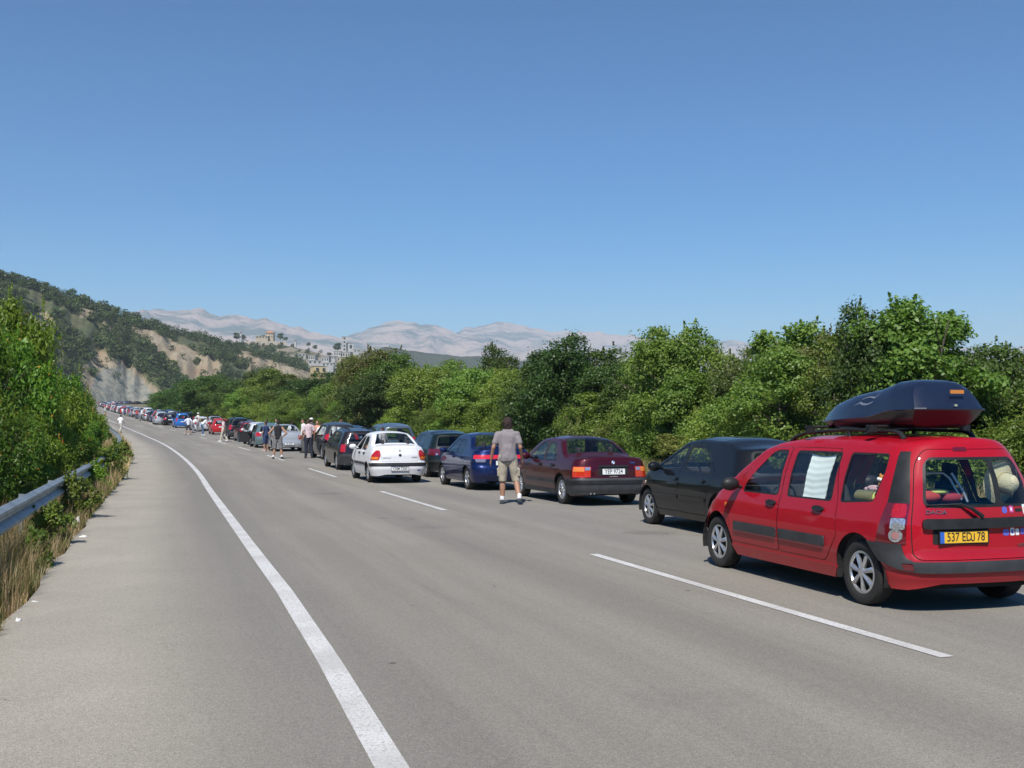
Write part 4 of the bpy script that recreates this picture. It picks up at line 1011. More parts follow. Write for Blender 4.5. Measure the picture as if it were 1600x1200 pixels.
def inside_things():
    # straw hat hanging in the right rear window
    r = loose('straw_hat', 'pale straw sun hat pressed against the right rear pane of the red estate car', 'hat'); st = mat('straw', (.60, .56, .38), .8, bump=.8, bscale=90)
    q = MB(); q.lathe([(.001, -.14), (.06, -.135), (.085, -.10), (.095, -.01), (.12, .0), (.19, .02), (.215, .03), (.19, .026), (.12, .006)], n=28, axis='y'); q.build('brim', st, r, 60)
    r.rotation_euler = (R(-90+10), R(8), R(6)); 
    q2 = MB(); q2.lathe([(.097, -.03), (.099, -.008)], n=28, axis='y'); q2.build('hat_band', mat('hat_band_cloth', (.42, .36, .2), .8), r, 60)
    r.location = (.41, .27, 1.17); r.rotation_euler = (R(8), 0, R(6)); in_van(r)
    # folding chair frame behind the left pane
    r = loose('folding_chair', 'folded pale tubular camping chair behind the rear window of the red estate car', 'chair'); al = mat('aluminium_tube', (.55, .58, .62), .3, .8)
    q = MB(); q.tube([(-.58, .42, 1.00), (-.57, .50, 1.22), (-.50, .50, 1.25), (-.08, .50, 1.25), (-.02, .48, 1.20), (.05, .40, 1.0)], .012, 8); q.tube([(.0, .48, 1.25), (.08, .42, 1.08), (.10, .38, .98)], .014, 8); q.build('frame', al, r, 50)
    q = MB(); q.tube([(-.56, .43, 1.06), (.0, .43, 1.06)], .010, 8); q.build('cross_bar', al, r, 50)
    in_van(r)
    # clothes heap
    r = loose('clothes_pile', 'heap of red and lime clothes behind the left rear pane of the red estate car', 'clothes')
    for c, rr, m in (((-.30, .50, 1.03), (.17, .14, .07), mat('red_cloth', (.4, .05, .05), .9)), ((-.02, .52, 1.02), (.15, .14, .07), mat('dark_red_cloth', (.3, .03, .05), .9)), ((-.48, .5, 1.04), (.10, .12, .08), mat('lime_cloth', (.42, .5, .14), .9)), ((-.18, .49, 1.075), (.14, .1, .03), mat('lime_cloth', (.4, .5, .1), .9))):
        q = MB(); q.ell(c, rr, 14, 8); q.build('garment', m, r, True)
    in_van(r)
    # load the things lie on
    r = loose('luggage', 'dark luggage filling the boot of the red estate car up to the windows', 'luggage')
    for c, d in (((-.35, .62, .78), (.55, .62, .36)), ((.28, .60, .76), (.55, .58, .34))): MB().box(c, d).build('suitcase', mat('dark_luggage', (.03, .03, .035), .8), r)
    in_van(r)
    # rolled mat and soft toy in the left quarter window
    r = loose('rolled_mat', 'lime green rolled beach mat lying in the left quarter window of the red estate car', 'beach mat'); lm = mat('lime_mat', (.42, .48, .13), .85, noise=(30, .2)); om = mat('olive_cover', (.16, .16, .085), .9)
    q = MB(); q.tube([(-.665, .50, 1.015), (-.70, .62, 1.02)], .058, 16); r.location = (-.035, 0, 0); q.build('end_roll', lm, r, 50); q = MB(); q.tube([(-.70, .622, 1.02), (-.69, .90, 1.02)], .062, 16); q.build('cover', om, r, 50)
    q = MB(); sp = [(-.685+0*k, .497, 1.017) for k in range(1)]; cc = Vector((-.664, .496, 1.015)); spp = [cc+Vector((0.006*math.cos(0)-.002, -.004, 0))+Vector((math.cos(a)*(.008+.0068*a/2), 0, math.sin(a)*(.008+.0068*a/2))) for a in np.linspace(0, 13, 50)]
    q.tube(spp, .003, 4); q.build('roll_edge', mat('dark_lime', (.2, .25, .05), .9), r); in_van(r)
    r = loose('soft_toy', 'small orange soft toy sitting above the rolled mat in the left quarter window', 'soft toy'); om = mat('orange_plush', (.72, .30, .05), .95, bump=.8, bscale=150)
    q = MB(); q.ell((-.655, .56, 1.15), (.05, .06, .058), 12, 9); q.ell((-.655, .56, 1.215), (.045, .05, .035), 10, 7); q.ell((-.66, .52, 1.24), (.015, .014, .022), 6, 5); q.ell((-.66, .60, 1.24), (.015, .014, .022), 6, 5); q.build('head', om, r, True)
    q = MB(); q.ell((-.70, .545, 1.205), (.012, .017, .017), 8, 6); q.ell((-.70, .58, 1.21), (.012, .017, .017), 8, 6); q.build('eye', mat('white_felt', (.8, .8, .76), .8), r, True)
    q = MB(); q.ell((-.65, .585, 1.10), (.05, .05, .05), 10, 8); q.build('toy_body', om, r, True); r.location = (-.035, 0, -.01); in_van(r)
    r = loose('striped_cloth', 'crumpled pink and white cloth lying on the rolled mat in the quarter window', 'cloth'); q = MB(); q.ell((-.655, .72, 1.10), (.05, .10, .035), 12, 8); q.ell((-.66, .80, 1.09), (.04, .06, .025), 12, 8)
    q.build('fold', mat('pink_check', (.45, .14, .2), .9, noise=(45, .5, (.7, .6, .6))), r, True); r.location = (-.03, 0, 0); in_van(r)
    # pale towel hung in the left rear door window
    r = loose('hanging_towel', 'pale blue green towel hung inside the left rear door window of the red estate car', 'towel'); tm = mat('pale_towel', (.86, .93, .90), .9, noise=(5, .06))
    V = []; F = []; na, nb = 12, 40
    for i in range(na+1):
        for j in range(nb+1):
            a = i/na; b = j/nb; sag = .004*math.sin(b*math.pi*14+.8*math.sin(a*6)); y = 1.40+.44*a-.03*b*(a-.5); z = 1.405-.02*math.sin(a*math.pi)-.455*b
            p = VANB.P(VANB.sU(y), z); V.append((float(p[0])+.028+sag*.5+.01*math.sin(a*3), float(p[1]), z))
    for i in range(na):
        for j in range(nb): c = i*(nb+1)+j; F.append((c, c+nb+1, c+nb+2, c+1))
    V2 = [(x+.006, y, z) for x, y, z in V]; k = len(V)
    r2 = MB(); r2.add(V, F); r2.add(V2, [f_[::-1] for f_ in F]); r2.build('cloth', tm, r, True); in_van(r)
inside_things()

# ---- shared rear features
def chrome_pipe(root, x, y, z=.27):
    q = MB(); q.lathe([(.024, .16), (.024, 0), (.019, 0), (.019, .1)], (x, y, z), 14, 'x'); 
    q = MB(); q.tube([(x, y+.25, z+.01), (x, y, z)], .024, 12, False); q.tube([(x, y+.25, z+.01), (x, y+.002, z)], .019, 12); q.build('exhaust', CHR, root, 50)
def wrap(B, y0, y1, za, zb, sd=1):        # a band round the back, from y0 on one side to y0 on the other
    return [(B.sU(y0), za), (-B.sU(y0), za), (-B.sU(y0), zb), (B.sU(y0), zb)]
def std_rear(B, z_b0, z_b1, bmat, y0=.45, off=.02, lip=None, lipmat=None):
    r = [dict(name='bumper', key='rb', xy=False, mirror=False, off=off, mat=bmat, d=.06, poly=[(B.sU(y0), z_b0), (B.sU(y0), z_b1), (-B.sU(y0), z_b1), (-B.sU(y0), z_b0)])]
    if lip: r.append(dict(name='bumper_strip', key='rl', xy=False, mirror=False, off=off+.012, mat=lipmat or BLK, d=.06, poly=[(B.sU(y0), lip[0]), (B.sU(y0), lip[1]), (-B.sU(y0), lip[1]), (-B.sU(y0), lip[0])]))
    return r
def front_std(B, m): return [dict(name='bumper', key='fb', poly=[(B.L-.50, .15), (B.L+1, .15), (B.L+1, .50), (B.L-.50, .50)], mat=m, off=.012), dict(name='headlamp', key='hl', poly=rnd([(B.L-.42, .60), (B.L-.0, .58), (B.L-.0, .72), (B.L-.36, .74)], .03), mat=CLR, off=.004)]
# ---- B: black hatchback beside the estate
def black_hatch():
    root = empty('black_hatchback', label='black hatchback partly behind the red estate car, left mirror visible', cat='car')
    P = paint('black_paint', (.006, .007, .009), 0, .2)
    B = Body(L=4.18, W=1.70, yr=.80, wb=2.535, Rw=.30, Ra=.355, ar=.45, af=.9, nr=2.9, nf=2.4, zbelt=.93, Kr=.05, r=.055,
             RP=[(0, .12), (.3, .05), (.5, 0), (.66, .02), (.9, .09), (1.4, .48)],
             T=[(0, 1.26), (.55, 1.33), (1.2, 1.40), (1.9, 1.42), (2.3, 1.385), (2.9, 1.08), (3.18, .95), (3.5, .90), (3.9, .80), (4.18, .66)])
    f = dict(paint=P, sill=.30, wheel='seven', mirror=(2.82, .93), doors=[[(1.28, .30), (2.12, .30), (2.12, 1.34), (1.55, 1.32), (1.02, .95), (1.16, .65)], [(2.13, .30), (3.12, .30), (3.16, .70), (3.06, .93), (2.45, 1.30), (2.13, 1.34)]],
        windows=[([(1.16, .94), (2.04, .96), (2.04, 1.29), (1.62, 1.28), (1.30, 1.14)], 0), ([(2.19, .96), (2.98, .94), (2.86, 1.02), (2.50, 1.22), (2.36, 1.28), (2.19, 1.29)], 1)],
        band=[(1.22, 2.09, .50, .555, 0), (2.16, 3.1, .50, .555, 1)], bandmat=P, handles=[(1.34, .80, 0), (2.26, .80, 1)], handlemat=P, shield=(2.36, 3.14, .78, .92), seams=[(3.25, .82)])
    f['side_extra'] = front_std(B, P)+[dict(name='indicator', key='ind', poly=circ((3.42, .70), .026, 12), mat=mat('pale_amber', (.75, .6, .4), .2, 0, 1), off=.006),
         dict(name='badge', key='bdg', poly=rnd([(3.18, .475), (3.28, .475), (3.28, .495), (3.18, .495)], .004), mat=CHR, off=.004), dict(name='fog_trim', key='ft', poly=rnd([(3.78, .22), (4.1, .22), (4.1, .36), (3.85, .36)], .04), mat=CLR, off=.014)]
    f['rear'] = std_rear(B, .2, .60, P)+[dict(name='window_seal', key='rs', poly=rnd([(-.66, .93), (.66, .93), (.66, 1.27), (-.66, 1.27)], .08), mat=BLK, off=.001, skirt=False), dict(name='rear_window', key='rw', poly=rnd([(-.62, .96), (.62, .96), (.62, 1.24), (-.62, 1.24)], .07), mat=GL, off=-.001, skirt=False), lamp(B.rU(-.60), B.sU(.40), .66, .90, REDL, 'lampL')]
    build_car(B, root, f); plate(B, root, 0, .44, 'IAB 4371', PLW, off=.03); put_car(root, 1271, 906, B.W/2-.045, B.yr, 17.0)
    # place by the front wheel: front left tyre at its point of the road
    p = seen_at(1013, 822); a = R(17.); lx, ly = -(B.W/2-.045), B.yf
    root.location = (p.x-(lx*math.cos(a)-ly*math.sin(a)), p.y-(lx*math.sin(a)+ly*math.cos(a)), .036); root.rotation_euler = (0, 0, a)
black_hatch()
# ---- C: burgundy saloon
def burgundy_saloon():
    root = empty('burgundy_saloon', label='dark burgundy saloon with white plate standing just right of the man in shorts', cat='car')
    P = paint('burgundy_paint', (.055, .004, .010), .25, .25)
    B = Body(L=4.43, W=1.70, yr=.95, wb=2.70, Rw=.305, Ra=.355, ar=.40, af=.9, nr=3.6, nf=2.8, zbelt=.90, Kr=.045, r=.05, tum=.23,
             S=[(0, .09), (.2, .06), (.40, .02), (.56, 0), (.72, .005), (.80, .025), (.88, .05), (.92, .075), (1.1, .13), (1.3, .24), (1.39, .30)],
             RP=[(0, .10), (.26, .05), (.36, 0), (.54, .0), (.57, .06), (.75, .065), (.92, .10), (1.4, .2)],
             T=[(0, .955), (.5, .975), (.78, .985), (.95, 1.04), (1.42, 1.31), (1.62, 1.355), (2.1, 1.385), (2.5, 1.36), (2.75, 1.28), (3.22, .97), (3.38, .92), (3.9, .85), (4.25, .78), (4.43, .66)])
    W = [([(1.40, .905), (1.98, .91), (1.98, 1.26), (1.72, 1.25), (1.60, 1.20)], 0), ([(1.25, .905), (1.355, .905), (1.555, 1.17), (1.50, 1.14)], 0), ([(2.12, .91), (3.02, .905), (2.90, .98), (2.56, 1.20), (2.44, 1.26), (2.12, 1.265)], 1)]
    f = dict(paint=P, sill=.29, sillmat=GRYP, wheel='multi', glass=glass_mat('green_window_glass', (.78, .88, .84)), mirror=(2.90, .92), doors=[[(1.30, .30), (2.05, .30), (2.05, 1.30), (1.66, 1.29), (1.14, .92), (1.22, .60)], [(2.06, .30), (3.12, .30), (3.14, .75), (3.08, .90), (2.52, 1.25), (2.40, 1.305), (2.06, 1.30)]],
        windows=W, band=[(1.30, 2.03, .44, .50, 0), (2.08, 3.1, .44, .50, 1)], handles=[(1.42, .80, 0), (2.2, .80, 1)], handlemat=BLK, shield=(2.58, 3.30, .80, .92), rglass=(.95, 1.50, .93, .86), seams=[(.66, .84), (3.45, .85)], arch=0)
    f['side_extra'] = front_std(B, P)
    rr = std_rear(B, .24, .545, GRYP, .60, .035, (.45, .52))
    rr += [dict(name='boot_gap', key='bg', poly=stroke([(-.60, .97), (-.585, .60), (-.56, .575), (.56, .575), (.585, .60), (.60, .97)], .007), mat=DARK, off=-.004, skirt=False)]
    l0, l1, l2 = B.rU(-.50), B.rU(-.745), B.sU(.22)
    rr += [lamp(l0, l2, .585, .80, mat('amber_red_lamp', (.55, .03, .01), .12, 0, 1, noise=(40, .2)), 'lampL', off=.008)]
    rr += [dict(name='reversing_lens', key='rv', xy=False, mirror=True, parent='lampL', mat=CLR, off=.012, d=.04, poly=rnd([(l0+.015, .73), (l0+.125, .73), (l0+.125, .79), (l0+.015, .79)], .01)),
           dict(name='amber_lens', key='am', xy=False, mirror=True, parent='lampL', mat=AMB, off=.012, d=.04, poly=rnd([(l0+.14, .70), (l2-.02, .70), (l2-.02, .79), (l0+.14, .79)], .01)),
           dict(name='plate_recess', key='pr', poly=rnd([(-.33, .625), (.33, .625), (.33, .80), (-.33, .80)], .02), mat=DARK, off=.002, skirt=False), dict(name='boot_trim', key='bt', poly=rnd([(-.34, .79), (.34, .79), (.34, .825), (-.34, .825)], .01), mat=BLK, off=.02)]
    f['rear'] = rr; f['shelf'] = (1.30, .93, .5)
    build_car(B, root, f); plate(B, root, 0, .70, 'YEP 9724', PLW, .50, .115, off=.012, sx=.8)
    M = B.frame(B.rU(0), .885, .006)
    q = MB(); q.lathe([(.040, 0), (.040, .004), (.034, .005), (.034, .003), (.001, .003)], n=24, axis='z'); q.lathe([(.033, .004), (.001, .004)], n=24, axis='z'); e = q.build('round_badge', WHT, root, 40); e.matrix_local = M
    q = MB(); 
    for a0 in (0, math.pi): 
        v = [(0, 0, .0062)]+[(.030*math.cos(a0+t), .030*math.sin(a0+t), .0062) for t in np.linspace(0, math.pi/2, 7)]; q.add(v, [(0, i, i+1) for i in range(1, 7)])
    q.build('badge_quarters', mat('badge_blue', (.02, .1, .4), .3), e)
    q = MB(); q.lathe([(.044, 0), (.044, .006), (.034, .0065)], n=24, axis='z'); q.build('badge_ring', BLK, e)
    text_on(root, 'badge_lettering', '336i', B.frame(B.rU(.46), .875, .006), .06, CHR, 1.3, .003)
    text_on(root, 'sticker_lettering', 'AUTOHAUS', B.frame(B.rU(.0), .60, .006), .03, mat('pale_print', (.5, .5, .45), .5), 1.1, .001)
    chrome_pipe(root, -.45, .0, .26); chrome_pipe(root, -.53, .0, .26)
    r = empty('crumpled_cloth', (0, 0, 0), 0, 'crumpled white and pink cloth on the parcel shelf of the burgundy saloon', 'cloth')
    q = MB(); q.ell((-.02, 1.28, .975), (.14, .10, .03), 12, 6); q.ell((.05, 1.30, 1.0), (.07, .06, .03), 10, 6); q.build('fold', mat('white_pink_cloth', (.7, .6, .6), .9, noise=(12, .5, (.6, .2, .25))), r, True)
    put_car(root, 877, 790, B.W/2-.045, B.yr, 18.5); bpy.context.view_layer.update(); r.matrix_world = root.matrix_world.copy()
burgundy_saloon()
# ---- D: blue saloon
def blue_saloon():
    root = empty('blue_saloon', label='blue saloon with boot spoiler and joined red tail lamps, behind the man in shorts', cat='car')
    P = paint('deep_blue_paint', (.006, .015, .075), .4, .15)
    B = Body(L=4.15, W=1.66, yr=.86, wb=2.45, Rw=.29, Ra=.345, ar=.42, af=.9, nr=3.1, nf=2.5, zbelt=.92, Kr=.05, r=.055, tum=.24,
             RP=[(0, .14), (.25, .07), (.40, 0), (.58, .02), (.62, .05), (.8, .06), (.95, .11), (1.4, .2)],
             T=[(0, 1.02), (.35, 1.035), (.55, 1.05), (.72, 1.10), (1.16, 1.34), (1.5, 1.405), (2.0, 1.42), (2.35, 1.38), (2.95, 1.02), (3.1, .95), (3.6, .87), (3.95, .78), (4.15, .66)])
    f = dict(paint=P, sill=.30, wheel='star', mirror=(2.72, .93), doors=[[(1.20, .30), (1.93, .30), (1.93, 1.34), (1.40, 1.32), (1.0, .95), (1.10, .62)], [(1.94, .30), (2.96, .30), (3.0, .72), (2.92, .93), (2.33, 1.31), (1.94, 1.34)]],
        windows=[([(1.22, .93), (1.87, .93), (1.87, 1.28), (1.50, 1.27), (1.32, 1.12)], 0), ([(2.0, .93), (2.86, .92), (2.72, 1.02), (2.36, 1.22), (2.22, 1.28), (2.0, 1.29)], 1)],
        handles=[(1.30, .82, 0), (2.06, .82, 1)], handlemat=P, shield=(2.38, 3.05, .80, .92), rglass=(.70, 1.24, .93, .84), seams=[(.5, .85), (3.2, .84)], band=[(1.16, 1.91, .46, .50, 0), (1.96, 2.95, .46, .50, 1)], bandmat=P)
    f['side_extra'] = front_std(B, P)
    f['rear'] = std_rear(B, .22, .575, P)+[dict(name='boot_gap', key='bg', poly=stroke([(-.60, 1.0), (-.58, .62), (.58, .62), (.60, 1.0)], .006), mat=DARK, off=-.004, skirt=False),
        dict(name='tail_lamp', key='lampL', mirror=False, xy=False, off=.008, mat=mat('bright_red_lamp', (.62, .02, .03), .12, 0, 1, noise=(50, .2)), d=.05, poly=rnd([(B.sU(.24), .80), (-B.sU(.24), .80), (-B.sU(.24), .90), (B.sU(.24), .90)], .03)),
        dict(name='clear_lens', key='cl', mirror=True, xy=False, off=.008, mat=mat('smoke_lamp', (.25, .22, .28), .12, .3, 1), poly=rnd([(B.rU(-.52), .72), (B.sU(.14), .72), (B.sU(.18), .80), (B.rU(-.50), .80)], .02)),
        dict(name='bumper_vent', key='bv', poly=rnd([(-.62, .315), (.62, .315), (.60, .335), (-.60, .335)], .01), mat=DARK, off=.022)]
    f['shelf'] = (1.1, .95, .4)
    build_car(B, root, f); plate(B, root, 0, .70, 'IBH 5824', PLW, .5, .11, off=.012)
    sp = MB(); 
    sp.tube([(-.60, .40, 1.03), (-.54, .24, 1.085), (0, .17, 1.10), (.54, .24, 1.085), (.60, .40, 1.03)], [.03, .045, .05, .045, .03], 10, flat=.35); sp.build('spoiler', P, root, 50)
    chrome_pipe(root, -.48, .02, .25)
    put_car(root, 729, 767, B.W/2-.045, B.yr, 18.6)
blue_saloon()
# ---- E: black-green small hatch behind the blue saloon
def dark_hatch():
    root = empty('dark_green_hatchback', label='blackish green hatchback between the white saloon and the blue saloon', cat='car')
    P = paint('black_green_paint', (.008, .016, .017), .2, .2)
    B = Body(L=4.15, W=1.70, yr=.78, wb=2.51, Rw=.30, Ra=.355, ar=.44, af=.85, nr=3.0, nf=2.5, zbelt=.94, Kr=.05, r=.06,
             RP=[(0, .10), (.3, .04), (.5, 0), (.62, .03), (.92, .08), (1.4, .38)],
             T=[(0, 1.34), (.5, 1.38), (1.1, 1.43), (1.9, 1.44), (2.3, 1.40), (2.85, 1.08), (3.12, .97), (3.6, .90), (3.95, .80), (4.15, .68)])
    f = dict(paint=P, sill=.30, wheel='star', glass=GLD, mirror=(2.72, .95), doors=[[(1.22, .30), (2.02, .30), (2.02, 1.36), (1.35, 1.35), (1.05, .95), (1.10, .65)], [(2.03, .30), (3.02, .30), (3.05, .72), (2.96, .95), (2.40, 1.33), (2.03, 1.36)]],
        windows=[([(1.12, .95), (1.95, .95), (1.95, 1.31), (1.38, 1.30)], 0), ([(2.09, .95), (2.90, .94), (2.76, 1.03), (2.36, 1.25), (2.25, 1.31), (2.09, 1.31)], 1)],
        handles=[(1.30, .83, 0), (2.16, .83, 1)], handlemat=P, shield=(2.36, 3.08, .80, .92), band=[(1.18, 2.0, .50, .56, 0), (2.05, 3.0, .50, .56, 1)], bandmat=BLK)
    f['side_extra'] = front_std(B, P)
    f['rear'] = std_rear(B, .2, .575, P, lip=(.48, .54))+[dict(name='tailgate_gap', key='tg', poly=stroke(rnd([(-.66, .62), (.66, .62), (.70, .95), (.66, 1.33), (-.66, 1.33), (-.70, .95)], .05)+[(-.66, .66)], .006), mat=DARK, off=-.004, skirt=False),
        dict(name='window_seal', key='rs', poly=rnd([(-.66, .95), (.66, .95), (.66, 1.31), (-.66, 1.31)], .07), mat=BLK, off=.001, skirt=False), dict(name='rear_window', key='rw', poly=rnd([(-.63, .975), (.63, .975), (.63, 1.29), (-.63, 1.29)], .06), mat=GLD, off=-.001, skirt=False),
        lamp(B.rU(-.50), B.sU(.30), .70, .90, DRED, 'lampL'), dict(name='reversing_lens', key='rv', xy=False, mirror=True, parent='lampL', mat=CLR, off=.012, d=.04, poly=circ((B.rU(-.60), .73), .035, 10))]
    build_car(B, root, f); plate(B, root, 0, .77, 'NIY 2810', PLW, off=.01)
    q = MB(); q.tube([(0, .55, 1.44), (0, .50, 1.60)], .006, 6); q.build('aerial', BLK, root)
    put_car(root, 664, 747, B.W/2-.045, B.yr, 19)
dark_hatch()
# ---- F: white saloon
def white_saloon():
    root = empty('white_saloon', label='white small saloon with red and amber tail lamps and a grey rear bumper strip', cat='car')
    P = paint('white_paint', (.74, .74, .74), 0, .25)
    B = Body(L=4.15, W=1.64, yr=.94, wb=2.45, Rw=.275, Ra=.335, ar=.42, af=.8, nr=3.2, nf=2.5, zbelt=.94, Kr=.05, r=.06, tum=.22,
             RP=[(0, .12), (.26, .05), (.42, 0), (.55, .02), (.60, .06), (.8, .065), (.98, .12), (1.4, .2)],
             T=[(0, 1.02), (.4, 1.045), (.62, 1.06), (.78, 1.11), (1.24, 1.35), (1.5, 1.41), (1.95, 1.43), (2.3, 1.40), (2.9, 1.08), (3.1, .98), (3.6, .90), (3.95, .79), (4.15, .66)])
    f = dict(paint=P, sill=.29, wheel='cover', glass=glass_mat('green_window_glass', (.82, .9, .87)), mirror=(2.76, .95), mirrormat=P, doors=[[(1.25, .30), (1.98, .30), (1.98, 1.35), (1.46, 1.33), (1.06, .95), (1.16, .62)], [(1.99, .30), (2.98, .30), (3.02, .72), (2.94, .95), (2.38, 1.32), (1.99, 1.35)]],
        windows=[([(1.24, .94), (1.91, .94), (1.91, 1.30), (1.55, 1.29), (1.36, 1.14)], 0), ([(2.05, .94), (2.86, .93), (2.74, 1.02), (2.40, 1.23), (2.27, 1.30), (2.05, 1.30)], 1)], open=((1, 1),),
        band=[(1.18, 1.96, .50, .57, 0), (2.0, 2.96, .50, .57, 1)], bandmat=GRYP, handles=[(1.36, .83, 0), (2.12, .83, 1)], shield=(2.36, 3.05, .80, .92), rglass=(.74, 1.30, .92, .84), seams=[(.56, .84), (3.2, .84)])
    f['side_extra'] = front_std(B, P)
    l0 = B.rU(-.56)
    rr = std_rear(B, .22, .575, P, lip=(.485, .57))
    rr += [dict(name='boot_gap', key='bg', poly=stroke([(-.57, 1.03), (-.55, .80), (-.52, .62), (.52, .62), (.55, .80), (.57, 1.03)], .006), mat=DARK, off=-.004, skirt=False),
           dict(name='tail_lamp', key='lampL', xy=False, mirror=True, off=.008, mat=REDL, d=.05, poly=rnd([(l0+.05, .66), (B.sU(.30), .66), (B.sU(.24), .80), (B.rU(-.70), .94), (l0+.04, .93), (l0, .80)], .03)),
           dict(name='amber_lens', key='am', xy=False, mirror=True, parent='lampL', mat=AMB, off=.012, d=.04, poly=rnd([(l0+.07, .68), (B.sU(.26), .68), (B.sU(.24), .75), (l0+.05, .75)], .02)),
           dict(name='keyhole', key='kh', poly=circ((B.rU(0), .80), .045, 14, .035), mat=BLK, off=.01, xy=False),
           dict(name='reflector', key='rf', poly=rnd([(.50, .365), (.60, .365), (.60, .395), (.50, .395)], .008), mat=mat('violet_lamp', (.12, .1, .35), .2), off=.024)]
    rr[-2]['poly'] = circ((0, .80), .045, 14, .035)
    f['rear'] = rr; f['shelf'] = (1.15, .97, .4)
    build_car(B, root, f); plate(B, root, -.02, .42, 'YXM 7300', PLW, .50, .105, off=.028)
    M = B.frame(B.rU(0), .925, .006); q = MB(); q.add([(0, .04, 0), (-.026, 0, 0), (0, -.04, 0), (.026, 0, 0), (0, .022, .006), (-.014, 0, .006), (0, -.022, .006), (.014, 0, .006)], [(0, 1, 5, 4), (1, 2, 6, 5), (2, 3, 7, 6), (3, 0, 4, 7)]); o = q.build('diamond_badge', CHR, root); o.matrix_local = M
    text_on(root, 'badge_lettering', 'RENAULT', B.frame(B.rU(-.38), .72, .005), .042, mat('badge_grey', (.25, .25, .26), .3, .8), 1.25, .002); text_on(root, 'badge_lettering', 'symbol', B.frame(B.rU(.42), .74, .005), .05, mat('badge_grey', (.25, .25, .26), .3, .8), 1.1, .002)
    r = empty('person', (0, 0, 0), 0, 'driver in a coral shirt sitting in the white saloon', 'person')
    q = MB(); q.tube([(-.38, 2.0, .62), (-.40, 1.95, .95), (-.40, 1.96, 1.06)], [.19, .20, .09], 12, flat=.7); q.tube([(-.56, 1.98, 1.0), (-.70, 2.1, .93), (-.60, 2.34, .98)], [.07, .05, .04], 8)
    q.build('body', mat('coral_shirt', (.6, .22, .14), .9), r, True)
    q = MB(); q.ell((-.40, 1.99, 1.20), (.075, .095, .11), 12, 9); q.build('head', mat('skin', (.42, .24, .16), .55), r, True); q = MB(); q.ell((-.40, 1.97, 1.235), (.082, .098, .09), 12, 8); q.build('hair', mat('dark_hair', (.02, .015, .012), .8), r, True)
    put_car(root, 574, 755.5, B.W/2-.045, B.yr, 18.0); bpy.context.view_layer.update(); r.matrix_world = root.matrix_world.copy()
white_saloon()
